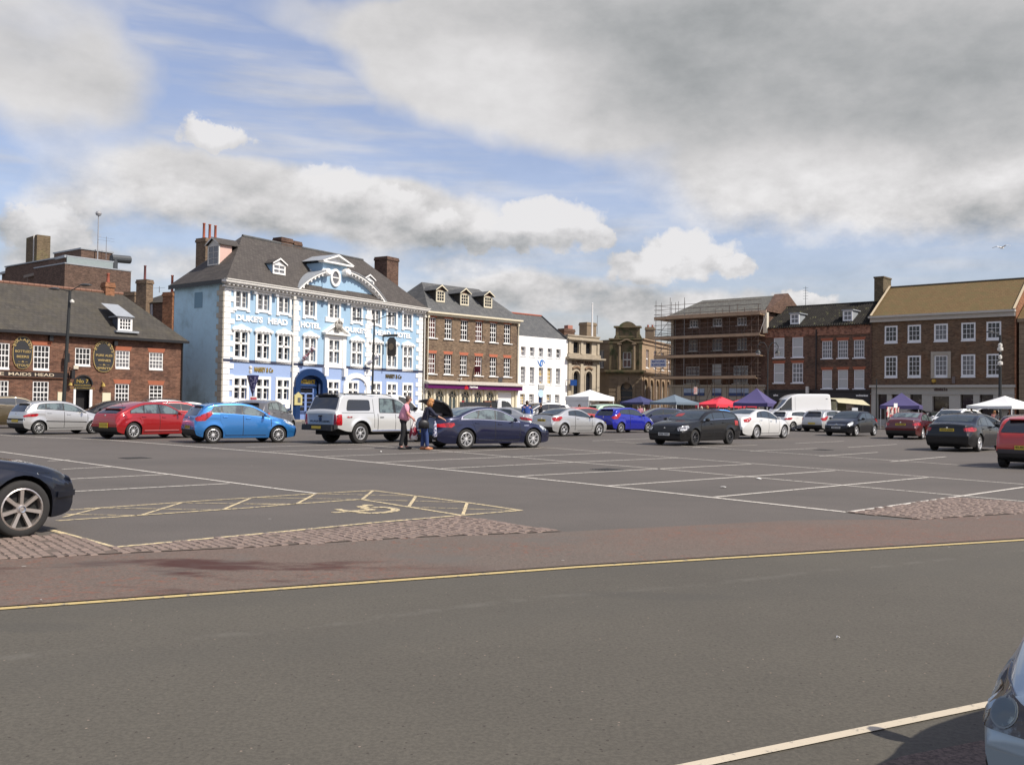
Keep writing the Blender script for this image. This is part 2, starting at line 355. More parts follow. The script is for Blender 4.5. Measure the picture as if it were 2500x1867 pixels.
def window(root, r, cols=3, rows=4, y=.09, fr=.06, bar=.028, m=None, gl=None, sill=True, sillm=None, meet=True, blind=None, sw=.06, proud=.05, name='window', panem=None, head=None, headm=None):
    a, b, c, d = r; m = m or white; mb = MB()
    mb.box(a, y, c, a+fr, y+.05, d); mb.box(b-fr, y, c, b, y+.05, d); mb.box(a+fr, y, c, b-fr, y+.05, c+fr*1.3); mb.box(a+fr, y, d-fr, b-fr, y+.05, d)
    A, B, C_, D = a+fr, b-fr, c+fr*1.3, d-fr
    for i in range(1, cols): x = A+(B-A)*i/cols; mb.box(x-bar/2, y+.008, C_, x+bar/2, y+.045, D)
    for j in range(1, rows):
        z = C_+(D-C_)*j/rows; k = bar*(1.7 if (meet and rows % 2 == 0 and j == rows//2) else 1); mb.box(A, y+.005, z-k/2, B, y+.042, z+k/2)
    o = mb.build(name, m, root)
    gb = MB(); gb.quad((A-.01, y+.03, C_-.01), (B+.01, y+.03, C_-.01), (B+.01, y+.03, D+.01), (A-.01, y+.03, D+.01)); gb.box(A-.01, y+.06, C_-.01, B+.01, y+.07, D+.01)
    gb.build('pane', gl or random.choice((glass_d, glass_d, glass_m)), o)
    if sill: MB().box(a-sw, -proud, c-.09, b+sw, y+.03, c-.002).build('sill', sillm or m, o)
    if head: MB().add([(a-.04, -.012, d), (b+.04, -.012, d), (b+.16, -.012, d+head), (a-.16, -.012, d+head)], [(0, 1, 2, 3)]).box(a-.04, -.01, d+.001, b+.04, .002, d+head-.002).build('lintel', headm, o)
    return o
def chimney(root, s0, s1, y0, y1, z0, z1, m, pots=0, ph=.7, pm=None, name='chimney'):
    mb = MB(); mb.box(s0, y0, z0, s1, y1, z1-.35); mb.box(s0-.06, y0-.06, z1-.35, s1+.06, y1+.06, z1-.15); mb.box(s0-.02, y0-.02, z1-.15, s1+.02, y1+.02, z1)
    o = mb.build(name, m, root)
    for i in range(pots):
        x = s0+(s1-s0)*(i+.5)/pots
        MB().lathe([(.11, 0), (.13, .06), (.115, .1), (.10, ph-.1), (.13, ph-.06), (.12, ph), (.08, ph), (.08, ph-.3)], 12, (x, (y0+y1)/2, z1)).build('chimney_pot', pm or terracotta, o, smooth=True)
    return o
def roofhip(root, s0, s1, y0, y1, ez, rz, hl, hr, m, ry=None, ov=.25, name='roof', th=.08, thin=True):
    """hipped (or gabled when hl/hr = 0) roof"""
    ry = (y0+y1)/2 if ry is None else ry
    a, b, c, d = s0-ov*(hl > 0), s1+ov*(hr > 0), y0-ov, y1+ov
    e = (ez-(rz-ez)/(ry-y0)*ov) if thin else ez
    v = [(a, c, e), (b, c, e), (b, d, e), (a, d, e), (s0+hl, ry, rz), (s1-hr, ry, rz)]
    v += [(x, y, z-th) for x, y, z in v[:4]]
    f = [(0, 1, 5, 4), (2, 3, 4, 5), (1, 2, 5), (3, 0, 4), (6, 7, 1, 0), (7, 8, 2, 1), (8, 9, 3, 2), (9, 6, 0, 3), (9, 8, 7, 6)]
    return MB().add(v, f).build(name, m, root)
def dormer(root, s0, s1, zb, zt, yf, depth, mcheek, mfront, mroof, rise=.5, cols=2, rows=3, gl=None, eav=.12, flat=False, barge=None, bar=.03):
    """box dormer whose front stands at yf; window fills the front"""
    mb = MB(); mb.box(s0+.04, yf+.06, zb, s1-.04, yf+depth, zt); o = mb.build('dormer', mcheek, root)
    f = MB(); w = .10
    f.box(s0, yf, zb, s0+w, yf+.1, zt); f.box(s1-w, yf, zb, s1, yf+.1, zt); f.box(s0+w, yf, zb, s1-w, yf+.1, zb+.1); f.box(s0+w, yf, zt-.08, s1-w, yf+.1, zt)
    f.build('dormer_front', mfront, o)
    window(o, [s0+w, s1-w, zb+.1, zt-.08], cols, rows, y=yf+.01, fr=.04, bar=bar, m=mfront, gl=gl, sill=False)
    c = (s0+s1)/2
    if not flat:
        e = eav; r = MB()
        v = [(s0-e, yf-e, zt-.02), (c, yf-e, zt+rise), (s1+e, yf-e, zt-.02), (s0-e, yf+depth+.6, zt-.02), (c, yf+depth+.9, zt+rise), (s1+e, yf+depth+.6, zt-.02)]
        v2 = [(x, y, z+.06) for x, y, z in v]
        r.add(v+v2, [(6, 7, 10, 9), (7, 8, 11, 10), (1, 0, 3, 4), (2, 1, 4, 5), (0, 1, 7, 6), (1, 2, 8, 7), (3, 0, 6, 9), (2, 5, 11, 8)])
        r.build('dormer_roof', mroof, o)
        MB().prism([(s0+.02, zt), (s1-.02, zt), (c, zt+rise-.06)], yf+.03, yf+.09).build('gable', barge or mfront, o)
        b = MB(); t = .09
        b.add([(s0-e, yf-e-.02, zt-.05), (s0-e, yf-e-.02, zt+t-.04), (c, yf-e-.02, zt+rise+t), (c, yf-e-.02, zt+rise-.06), (s1+e, yf-e-.02, zt-.05), (s1+e, yf-e-.02, zt+t-.04)], [(0, 3, 2, 1), (3, 4, 5, 2)])
        b.build('bargeboard', mfront, o)
    else:
        MB().box(s0-.1, yf-.1, zt, s1+.1, yf+depth+.3, zt+.09).build('dormer_roof', mroof, o)
    return o
def ld(X, Y): return (X, Y)
# ================================================================== THE HOTEL
brown_brick = brickmat('brown_brick', (.15, .10, .065), (.19, .125, .08), (.21, .18, .14), patch=(.12, .085, .065), stain=.18)
red_brick = brickmat('old_red_brick', (.125, .058, .038), (.17, .078, .05), (.17, .12, .09), patch=(.075, .043, .034), plo=.45, phi=.65, pscale=.7, stain=.35)
dark_brick = brickmat('dark_brown_brick', (.105, .06, .043), (.13, .075, .055), (.13, .10, .08), patch=(.075, .045, .035), stain=.25)
plum_brick = brickmat('plum_brick', (.15, .085, .06), (.18, .105, .075), (.18, .15, .12), patch=(.11, .07, .05), stain=.2)
orange_brick = brickmat('orange_brick', (.23, .095, .05), (.28, .12, .06), (.22, .15, .1), stain=.3)
far_brick = brickmat('municipal_brick', (.105, .066, .052), (.13, .08, .062), (.115, .09, .07), stain=.15)
rubbed = mat('rubbed_red_brick', (.42, .13, .07), .85, var=.2)
rubbed_d = mat('rubbed_red_brick_dull', (.32, .10, .05), .85, var=.2)

P0 = (-21.6, 72.0); P1 = (-8.64, 92.5)
H = Fac(P0, P1, 'hotel', 'pale blue three storey hotel with white quoins and curved pediment')
r = H.root; EZ = (H.uv(2, 455, 470)[1]+H.uv(3, 1040, 672)[1])/2; L = H.L
print('hotel eave', EZ, H.uv(2, 455, 470), H.uv(3, 1040, 672))
bandz = (H.uv(2, 455, 1068)[1]+H.uv(3, 1025, 1160)[1])/2
topwin = H.row([(2, 558, 552, 645, 668), (2, 727, 568, 815, 700), (2, 889, 592, 972, 712), (3, 138, 615, 215, 738), (3, 328, 648, 405, 752), (3, 505, 665, 577, 778), (3, 654, 690, 722, 793), (3, 782, 705, 845, 810), (3, 903, 718, 966, 820)])
midwin = H.row([(2, 550, 855, 642, 1050), (2, 720, 868, 812, 1065), (2, 885, 888, 972, 1078), (3, 135, 908, 222, 1085), (3, 320, 930, 405, 1105), (3, 503, 940, 577, 1112), (3, 656, 958, 722, 1120), (3, 782, 965, 845, 1128), (3, 905, 975, 966, 1140)])
grdwin = H.row([(2, 543, 1215, 640, 1378), (2, 718, 1228, 812, 1382), (2, 880, 1235, 965, 1385)])
gz0, gz1 = grdwin[0][2], grdwin[0][3]
def gx(x0, x1): return [H.uv(3, x0, 1290)[0], H.uv(3, x1, 1290)[0]]
grdwin += [[*gx(322, 398), gz0, gz1], [*gx(478, 545), gz0, gz1], [*gx(665, 722), gz0, gz1], [*gx(782, 845), gz0, gz1], [*gx(905, 966), gz0, gz1]]
ent = [H.uv(3, 90, 1300)[0], H.uv(3, 262, 1300)[0], 0, H.uv(3, 175, 1195)[1]]
m1 = MB(); wall(m1, 0, L, bandz, EZ, [h for h in topwin+midwin], reveal=.22)
m1.build('upper_wall', blueupper, r)
m1 = MB(); wall(m1, 0, L, 1.0, bandz, [h for h in grdwin]+[[ent[0], ent[1], .99, ent[3]]], reveal=.22)
m1.build('ground_floor_wall', bluelow, r)
m1 = MB(); wall(m1, 0, ent[0], 0, 1.0, y=-.05); wall(m1, ent[1], L, 0, 1.0, y=-.05); m1.quad((0, -.05, 1), (ent[0], -.05, 1), (ent[0], 0, 1), (0, 0, 1)); m1.quad((ent[1], -.05, 1), (L, -.05, 1), (L, 0, 1), (ent[1], 0, 1))
m1.build('plinth', navy, r)
# side wall goes back from the left corner
BK = Vector((-26.8, 76.2, 0))-H.A; bx, by = BK.dot(H.d), BK.dot(H.n)
print('side wall back', bx, by)
m1 = MB(); m1.quad((bx, by, 0), (0, 0, 0), (0, 0, EZ), (bx, by, EZ)); m1.quad((0, .01, 0), (bx, by, 0), (bx, by, EZ), (0, .01, EZ))
m1.quad((L, 0, 0), (L, by, 0), (L, by, EZ), (L, 0, EZ)); m1.quad((L, by, 0), (bx, by, 0), (bx, by, EZ), (L, by, EZ))
m1.build('side_wall', blueside, r)
mb = MB()   # painted-over openings on the side wall
for t, z0, z1 in ((.42, EZ-1.9, EZ-.7),):
    a = Vector((bx*t, by*t)); b_ = Vector((bx*(t+.16), by*(t+.16)))
    mb.quad((a.x-.02, a.y-.012, z0), (b_.x-.02, b_.y-.012, z0), (b_.x-.02, b_.y-.012, z1), (a.x-.02, a.y-.012, z1))
mb.build('blocked_window', mat('blue_render_patch', (.19, .31, .39), .85), r)
# quoins: alternating white blocks
def quoins(root, x, z0, z1, m, w=.62, dirn=1, step=.42, proud=.05, name='quoins', both=False):
    mb = MB(); z = z0; k = 0
    while z < z1-.1:
        ww = w if k % 2 else w*.62; h = min(step, z1-z)
        if both: mb.box(x-ww/2, -proud, z+.015, x+ww/2, .02, z+h-.015)
        else: mb.box(x, -proud, z+.015, x+dirn*ww, .02, z+h-.015)
        z += step; k += 1
    return mb.build(name, m, root)
qx = [H.uv(3, 68, 800)[0], H.uv(3, 634, 880)[0]]
for i, (x, d_) in enumerate(((0, 1), (qx[0], 0), (qx[1], 0), (L, -1))):
    q = quoins(r, x, .2 if d_ else 1.0, EZ-.55, white, w=1.0 if d_ else .95, dirn=d_ or 1, both=(d_ == 0))
mb = MB(); mb.box(-.06, -.02, .2, 0, .5, EZ-.5)
for k in range(24): mb.box(-.1, 0, .2+k*.42, -.02, .42 if k % 2 else .7, .2+k*.42+.36)
mb.build('quoins', mat('stained_quoin', (.42, .38, .31), .85, var=.35), r)
MB().box(0, -.07, bandz-.16, L, 0, bandz+.03).build('string_course', mat('dark_band', (.035, .04, .075), .5), r)
# window dressings
for i, w in enumerate(topwin):
    o = window(r, w, 2, 3, y=.15, fr=.05, bar=.035, m=white, gl=glass_m, sill=False, meet=False)
    a, b, c, d = w; s = .21; mb = MB()
    mb.box(a-s, -.07, c-s*.9, a, .02, d+s*.7); mb.box(b, -.07, c-s*.9, b+s, .02, d+s*.7); mb.box(a, -.07, d, b, .02, d+s*.7); mb.box(a, -.07, c-s*.9, b, .02, c)
    mb.box(a-s-.04, -.09, c-s*.9-.1, a+.1, .01, c-s*.9); mb.box(b-.1, -.09, c-s*.9-.1, b+s+.04, .01, c-s*.9); mb.box((a+b)/2-.07, -.02, c, (a+b)/2+.07, .16, d)
    if i == 4: mb.box(a-s-.3, -.1, c-s-.1, b+s+.3, .01, c-s+.3)
    mb.build('architrave', white, o)
for i, w in enumerate(midwin):
    o = window(r, w, 2, 4, y=.16, fr=.06, bar=.035, m=white, gl=glass_m if i > 2 else glass_d, sill=False, meet=True)
    a, b, c, d = w; s = .19; mb = MB()
    mb.box(a-s, -.07, c-.35, a, .02, d+.05); mb.box(b, -.07, c-.35, b+s, .02, d+.05); mb.box(a, -.07, c-.35, b, .02, c); mb.box(a, -.07, d, b, .02, d+.1)
    mb.box((a+b)/2-.09, -.03, c, (a+b)/2+.09, .17, d); zc = c+(d-c)*.55; mb.box(a, -.03, zc-.08, b, .17, zc+.08)
    if i != 4:   # curly scrolled head
        n = 12; x0, x1 = a-s-.12, b+s+.12; pts = []
        for k in range(n+1):
            t = k/n; x = x0+(x1-x0)*t; pts.append((x, d+.12+.42*math.sin(math.pi*t)**.7+.05*math.sin(t*math.pi*5)))
        mb.prism([(x0, d+.1)]+pts+[(x1, d+.1)], -.13, .02)
        for k in range(5): xx = x0+(x1-x0)*(k+.5)/5; mb.lathe([(.001, -.2), (.09, -.17), (.11, -.12)], 8, (xx, 0, d+.2), 'y')
        for xx in (x0+.1, x1-.1): mb.lathe([(.001, -.24), (.13, -.2), (.15, -.12)], 10, (xx, 0, d+.16), 'y')
    mb.build('architrave', white, o)
for i, w in enumerate(grdwin):
    o = window(r, w, 2, 3, y=.16, fr=.05, bar=.035, m=white, gl=glass_d, sill=False, meet=False)
    a, b, c, d = w; s = .21; mb = MB()
    mb.box(a-s, -.06, c-.38, a, .02, d+s); mb.box(b, -.06, c-.38, b+s, .02, d+s); mb.box(a, -.06, d, b, .02, d+s); mb.box(a, -.06, c-.38, b, .02, c)
    mb.box((a+b)/2-.09, -.03, c, (a+b)/2+.09, .17, d); zc = c+(d-c)*.6; mb.box(a, -.03, zc-.08, b, .17, zc+.08)
    mb.build('architrave', white, o)
# special centre window: pilasters, pediment, crest
w = midwin[4]; a, b, c, d = w; mb = MB(); pa, pb = H.uv(3, 285, 1000)[0], H.uv(3, 452, 1000)[0]
zt = H.uv(3, 370, 885)[1]; zp = H.uv(3, 370, 822)[1]; zb = H.uv(3, 290, 1200)[1]
mb.box(pa, -.16, c-.4, pa+.42, .02, zt); mb.box(pb-.42, -.16, c-.4, pb, .02, zt); mb.box(pa-.1, -.3, zb, pa+.36, .02, c-.4); mb.box(pb-.36, -.3, zb, pb+.1, .02, c-.4)
mb.box(pa+.42, -.1, d+.1, pb-.42, .02, zt); mb.box(pa+.42, -.1, c-.4, pb-.42, .02, c-.02); mb.box(pa+.42, -.1, c, a, .02, d+.1); mb.box(b, -.1, c, pb-.42, .02, d+.1)
mb.box(pa-.2, -.42, zt, pb+.2, .02, zt+.16); mc = (pa+pb)/2
mb.prism([(pa-.2, zt+.16), (pb+.2, zt+.16), (mc, zt+.95)], -.22, .02)
mb.prism([(pa-.28, zt+.16), (pa-.05, zt+.16), (mc, zt+.9), (mc, zt+1.08)], -.42, 0); mb.prism([(pb+.28, zt+.16), (pb+.05, zt+.16), (mc, zt+.9), (mc, zt+1.08)], -.42, 0)
mb.build('window_aedicule', white, r)
mb = MB(); crest = mat('crest_stone', (.30, .28, .25), .7, var=.4)
mb.lathe([(.001, -.62), (.2, -.58), (.3, -.5), (.32, -.3)], 12, (mc, 0, zt+.75), 'y')
for sx_ in (-1, 1): mb.cyl((mc+sx_*.2, -.5, zt+.35), (mc+sx_*.42, -.45, zt+1.0), .1, .06, 8); mb.cyl((mc+sx_*.42, -.45, zt+1.0), (mc+sx_*.22, -.5, zt+1.2), .08, .05, 8)
mb.cyl((mc, -.5, zt+1.0), (mc, -.5, zt+1.4), .12, .07, 8); mb.cyl((mc-.3, -.5, zt+.35), (mc+.3, -.5, zt+.35), .07, .07, 8)
mb.build('coat_of_arms', crest, r, smooth=True)
# cornice with modillions
cor = mat('cornice_white', (.66, .64, .60), .7, var=.12)
mb = MB(); mb.box(-.2, -.25, EZ-.5, L+.15, 0, EZ-.34); mb.box(-.35, -.62, EZ-.14, L+.3, 0, EZ+.02); mb.box(-.25, -.5, EZ-.24, L+.2, 0, EZ-.14)
k = 0.
while k < L: mb.box(k, -.48, EZ-.34, k+.16, 0, EZ-.24); k += .42
mb.build('cornice', cor, r)
MB().box(-.3, -.68, EZ+.02, L+.35, -.3, EZ+.1).build('gutter', offwhite, r)
# centre: segmental pediment broken by an attic with a round window
ca, cb_ = H.uv(3, 62, 530)[0], H.uv(3, 728, 622)[0]; cm = (ca+cb_)/2; cw = (cb_-ca)/2
zrise = H.uv(3, 318, 412)[1]-EZ
aa, ab = H.uv(3, 272, 400)[0], H.uv(3, 458, 420)[0]; az = (H.uv(3, 272, 325)[1]+H.uv(3, 458, 350)[1])/2; ap = H.uv(3, 370, 272)[1]
Rr = (cw*cw+(zrise+.35)**2)/(2*(zrise+.35)); zc0 = EZ+zrise+.35-Rr
def arcz(x, o=0.): return zc0+math.sqrt(max((Rr+o)**2-(x-cm)**2, 0))
xs = [ca+(cb_-ca)*i/40 for i in range(41)]
mb = MB(); mb.prism([(ca, EZ+.05)]+[(x, max(arcz(x), EZ+.06)) for x in xs]+[(cb_, EZ+.05)], -.02, .5); mb.build('tympanum', blueupper, r)
mb = MB(); mbd = MB()
def strip(mb, x0, x1, o0, o1, y0, y1, n=14):
    for i in range(n):
        u, v = x0+(x1-x0)*i/n, x0+(x1-x0)*(i+1)/n
        mb.prism([(u, arcz(u, o0)), (v, arcz(v, o0)), (v, arcz(v, o1)), (u, arcz(u, o1))], y0, y1)
for x0, x1 in ((ca-.1, aa+.25), (ab-.35, cb_+.25)):
    mb = MB(); strip(mb, x0, x1, 0, .18, -.55, .4); strip(mb, x0, x1, -.20, 0, -.3, .02)
    n = int((x1-x0)/.42)
    for i in range(n): u = x0+(i+.3)*(x1-x0)/n; z = arcz(u); mb.box(u, -.5, z-.16, u+.15, 0, z+.02)
    mbd = MB(); strip(mbd, x0, x1, .18, .23, -.62, 1.6); mb.build('pediment_moulding', white, r); mbd.build('pediment_lead', lead, r)
for x in (aa+.2, ab-.3): MB().lathe([(.001, -.75), (.2, -.72), (.33, -.6), (.36, -.1), (.3, 0)], 16, (x, 0, arcz(x)+.0), 'y').build('scroll', white, r)
mb = MB(); mb.box(aa, -.1, EZ+.3, ab, 3.2, az); o = mb.build('attic', blueupper, r)
mb = MB(); mb.box(aa-.3, -.5, az, ab+.45, .1, az+.14); am = (aa+ab)/2+.05
mb.prism([(aa-.35, az+.14), (ab+.5, az+.14), (am, ap)], -.12, .1)
mb.prism([(aa-.45, az+.12), (aa-.1, az+.12), (am, ap-.06), (am, ap+.12)], -.5, .1); mb.prism([(ab+.6, az+.12), (ab+.25, az+.12), (am, ap-.06), (am, ap+.12)], -.5, .1)
mb.build('attic_pediment', white, o)
mb = MB(); v = [(aa-.4, -.5, az+.1), (am, -.5, ap+.1), (ab+.55, -.5, az+.1), (aa-.4, 4, az+.1), (am, 4, ap+.1), (ab+.55, 4, az+.1)]
mb.add([(x, y, z+.05) for x, y, z in v], [(0, 1, 4, 3), (1, 2, 5, 4), (3, 5, 2, 0)]); mb.build('attic_roof', lead, o)
wc = H.uv(3, 366, 440); ox, oz = wc
rr = abs(H.uv(3, 405, 440)[0]-H.uv(3, 328, 440)[0])/2; rz_ = abs(H.uv(3, 366, 510)[1]-H.uv(3, 366, 372)[1])/2
mb = MB(); n = 28
for i in range(n):
    t0, t1 = 2*math.pi*i/n, 2*math.pi*(i+1)/n
    mb.prism([(ox+rr*math.cos(t0), oz+rz_*math.sin(t0)), (ox+rr*math.cos(t1), oz+rz_*math.sin(t1)), (ox+rr*.68*math.cos(t1), oz+rz_*.72*math.sin(t1)), (ox+rr*.68*math.cos(t0), oz+rz_*.72*math.sin(t0))], -.24, -.1)
mb.box(ox-rr*.66, -.2, oz-.05, ox+rr*.66, -.12, oz+.05)
ow = mb.build('round_window', white, o)
MB().prism([(ox+rr*.7*math.cos(2*math.pi*i/n), oz+rz_*.74*math.sin(2*math.pi*i/n)) for i in range(n)], -.14, -.105).build('pane', glass_m, ow)
sw_ = MB(); sw_.box(aa-.03, 1.2, az-1.15, aa+.01, 1.75, az-.5); sw_.build('side_window', white, o)
# roof
ry = by/2
ha, hz = H.uv(0, 592, 577, off=ry); hb = H.uv(3, 590, 298, off=ry)
RZ = (hz+hb[1])/2; print('hotel ridge', ha, hz, hb, 'depth', by)
v = [(-.35, -.6, EZ+.03), (L+.3, -.6, EZ+.03), (L+.3, by+.3, EZ+.03), (bx-.3, by+.3, EZ+.03), (ha, ry, RZ), (hb[0], ry, RZ)]
mb = MB(); mb.add(v, [(0, 1, 5, 4), (2, 3, 4, 5), (1, 2, 5), (3, 0, 4), (3, 2, 1, 0)]); mb.build('roof', slate, r)
MB().cyl((ha, ry, RZ), (hb[0], ry, RZ), .12, .12, 8).build('ridge', slate2, r)
MB().add([(bx-.34, by+.34, EZ-.3), (-.39, -.1, EZ-.3), (-.39, -.1, EZ+.03), (bx-.34, by+.34, EZ+.03)], [(0, 1, 2, 3)]).build('eaves_board', black, r)
rh = lambda c, x, y: H.roofhit(c, x, y, EZ+.03, ry, RZ, -.6)
for c, x0, x1, yb, yt, sz in ((2, 840, 938, 415, 335, 0), (3, 592, 672, 522, 455, 0)):
    p_ = rh(c, (x0+x1)/2, yb); a_, b_ = H.uv(c, x0, (yb+yt)/2, off=p_[1])[0], H.uv(c, x1, (yb+yt)/2, off=p_[1])[0]
    zt_ = H.uv(c, (x0+x1)/2, yt, off=p_[1])[1]
    dormer(r, a_, b_, p_[2], zt_, p_[1]-.1, 2.4, blueupper, white, slate, rise=.42, cols=2, rows=2, gl=glass_m, eav=.12, bar=.07)
# dormer on the left hip slope
ho = empty('side_dormer', (0, 0, 0)); ho.parent = r
hd = Vector((bx, by, 0)).normalized(); ho.rotation_euler = (0, 0, math.atan2(-hd.y, -hd.x))
mid = Vector((bx*.52, by*.52, 0)); nrm = Vector((-by, bx, 0)).normalized()*-1
if nrm.x < 0: nrm = -nrm
ho.location = mid+nrm*1.3+Vector((0, 0, EZ+1.5))
dd = dormer(ho, -.75, .75, 0, 1.65, 0, 1.2, mat('pink_render', (.62, .42, .36), .8), offwhite, slate, rise=.55, cols=2, rows=3, gl=glass_m, eav=.15)
# chimneys
a_, z_ = H.uv(2, 905, 215, off=ry); b_, _ = H.uv(2, 1063, 215, off=ry); zt_ = H.uv(2, 980, 138, off=ry)[1]
chimney(r, a_, a_+(b_-a_)*.55, ry-.1, ry+.9, RZ-1, zt_, dark_brick); chimney(r, a_+(b_-a_)*.62, b_, ry-.1, ry+.8, RZ-1, zt_-.1, dark_brick)
oz_ = by+1.2
a_, z_ = H.uv(3, 775, 540, off=ry+.5); b_, _ = H.uv(3, 872, 540, off=ry+.5); zt_ = H.uv(3, 835, 282, off=ry+.5)[1]
chimney(r, a_, b_-.15, ry+.5, ry+2.1, EZ-1, zt_, dark_brick)
a_, z_ = H.uv(2, 322, 280, off=oz_); b_, _ = H.uv(2, 455, 280, off=oz_); zt_ = H.uv(2, 395, 140, off=oz_)[1]
chimney(r, a_, b_, oz_, oz_+1.2, EZ-2, zt_, brown_brick, pots=3, ph=1.3)
# lettering
def hline(s_, c0, x0, c1, x1, yref0, yref1, m=white, bold=.02):
    a_, z0 = H.uv(c0, x0, yref1); b_, _ = H.uv(c1, x1, yref1); z1 = H.uv(c0, x0, yref0)[1]
    return a_, b_, z0, z1
zt1 = H.uv(2, 560, 720)[1]; zt0 = H.uv(2, 560, 770)[1]
wl = mat('white_letters', (.85, .85, .84), .5)
for s_, a_, b_ in (("DUKE'S", H.uv(2, 556, 750)[0], H.uv(2, 765, 750)[0]), ('HEAD', H.uv(2, 805, 780)[0], H.uv(2, 958, 780)[0]), ('HOTEL', H.uv(3, 105, 805)[0], H.uv(3, 258, 805)[0]),
                   ("DUKE'S", H.uv(3, 448, 840)[0], H.uv(3, 622, 840)[0]), ('HEAD', H.uv(3, 685, 860)[0], H.uv(3, 805, 860)[0]), ('HOTEL', H.uv(3, 832, 880)[0], H.uv(3, 965, 880)[0])):
    slab_serif(s_, wl, r, a_, b_, zt0, zt1, -.04, 'hotel_lettering', bold=.045)
zs0, zs1 = H.uv(2, 770, 1170)[1], H.uv(2, 770, 1133)[1]
slab_serif('MASSEY & Co', gold, r, H.uv(2, 700, 1150)[0], H.uv(2, 845, 1150)[0], zs0, zs1, -.05, 'restaurant_lettering', .02)
slab_serif('MASSEY & Co', mat('dark_gold', (.10, .075, .03), .5), r, H.uv(3, 765, 1205)[0], H.uv(3, 888, 1205)[0], zs0, zs1, -.05, 'restaurant_lettering', .02)
# blue entrance
er = .5; ezs = H.uv(3, 175, 1260)[1]; ezt = ent[3]
mb = MB(); arch_ring(mb, ent[0], ent[1], ezs, ezt, .55, -.25, .05, legs=0); mb.box(ent[0]-.75, -.2, 0, ent[0]-.55, .04, ezs-.3); mb.box(ent[1]+.55, -.2, 0, ent[1]+.7, .04, ezs-.3)
eo = mb.build('entrance_surround', navy, r)
mb = MB(); arch_fill(mb, ent[0], ent[1], ezs, ezt, y=-.02, reveal=.3); mb.build('entrance_arch', navy, eo)
mb = MB(); wall(mb, ent[0]-.02, ent[1]+.02, 0, ezt, [[ent[0]+.35, ent[1]-.35, .1, 2.75]], y=.4, reveal=.1); mb.box(ent[0]+.1, .25, 2.85, ent[1]-.1, .4, 3.05)
mb.build('entrance_panel', mat('entrance_blue', (.015, .045, .14), .4), eo)
doorblue = mat('door_blue', (.18, .26, .5), .4); mb = MB(); da, db = ent[0]+.35, ent[1]-.35
mb.box(da, .42, .1, da+.12, .5, 2.75); mb.box(db-.12, .42, .1, db, .5, 2.75); mb.box((da+db)/2-.12, .42, .1, (da+db)/2+.12, .5, 2.3); mb.box(da, .42, 2.2, db, .5, 2.3); mb.box(da, .42, .1, db, .5, .8); mb.box(da, .42, 2.68, db, .5, 2.75)
for z in (1.15, 1.5, 1.85): mb.box(da, .44, z, db, .48, z+.04)
do = mb.build('entrance_door', doorblue, r); MB().box(da, .5, .1, db, .52, 2.75).build('pane', glass_d, do)
slab_serif('ENTRANCE', mat('entrance_gold', (.55, .38, .06), .4), r, (ent[0]+ent[1])/2-.80, (ent[0]+ent[1])/2+.95, ezs-.05, ezs+.35, .33, 'entrance_lettering', .03)
# white arch to the right of the entrance
wa, wb = H.uv(3, 460, 1250)[0], H.uv(3, 615, 1250)[0]; wz = H.uv(3, 530, 1215)[1]; mb = MB(); arch_ring(mb, wa, wb, wz-.9, wz, .42, -.12, .02, legs=1.0); mb.build('arched_surround', white, r)
# downpipes
for x in (H.uv(2, 993, 900)[0], L+.12):
    mb = MB(); mb.cyl((x, -.16, .3), (x, -.16, EZ-.6), .065, n=8); mb.box(x-.14, -.3, EZ-.75, x+.14, -.02, EZ-.45)
    mb.build('downpipe', offwhite, r)
# flood lights under the cornice
for c, x, y in ((2, 685, 560), (2, 852, 580), (3, 275, 618), (3, 452, 648), (3, 748, 688), (3, 875, 705)):
    a_, z_ = H.uv(c, x, y); MB().box(a_-.15, -.42, z_-.07, a_+.15, -.18, z_+.1).build('flood_light', mat('lamp_grey', (.35, .36, .38), .5), r)
# cream notice box on the navy plinth, round plaque
a_, z_ = H.uv(2, 1022, 1425); MB().box(a_-.42, -.32, z_, a_+.42, -.06, z_+.75).prism([(a_-.42, z_+.75), (a_+.42, z_+.75), (a_, z_+1.05)], -.32, -.06).build('menu_box', mat('cream_box', (.50, .44, .20), .5), r)
MB().box(a_-.1, -.34, z_+.2, a_+.22, -.325, z_+.6).build('menu', mat('menu_paper', (.10, .10, .09), .5), r)
a_, z_ = H.uv(2, 957, 1432); MB().lathe([(.001, -.05), (.26, -.05), (.27, 0)], 20, (a_, 0, z_), 'y').build('round_plaque', white, r)
# hanging sign
hs = empty('hanging_sign', H.A+H.d*H.uv(3, 745, 900, off=0)[0], H.rz, 'dark hanging pub sign with oval portrait panel on the blue hotel', 'sign')
sx0, sz0 = H.uv(3, 745, 890)
mb = MB(); mb.box(-.05, -1.7, sz0-.1, .05, 0, sz0+.12); mb.cyl((0, -.1, sz0-1.7), (0, -.1, sz0), .03); mb.cyl((0, 0, sz0-.9), (0, -.25, sz0-.9), .02); mb.build('bracket', black, hs)
mb = MB(); P_ = [(-.46, -1.75), (-.36, -1.9), (.36, -1.9), (.46, -1.75), (.46, -.45), (.36, -.35), (.2, -.2), (-.2, -.2), (-.36, -.35), (-.46, -.45)]
n_ = len(P_); vs = [(sx_, -1.05+p_[0], sz0+p_[1]+.05) for sx_ in (-.06, .06) for p_ in P_]
mb.add(vs, [tuple(range(n_)), tuple(range(2*n_-1, n_-1, -1))]+[((i+1) % n_, i, n_+i, n_+(i+1) % n_) for i in range(n_)]); mb.build('sign_board', mat('sign_black', (.02, .016, .015), .4), hs)
MB().lathe([(.001, -.075), (.30, -.075), (.30, .075), (.001, .075)], 20, (0, -1.05, sz0-1.0), 'x').build('portrait_panel', mat('sign_brown', (.16, .12, .08), .5, var=.5, vscale=4), hs)
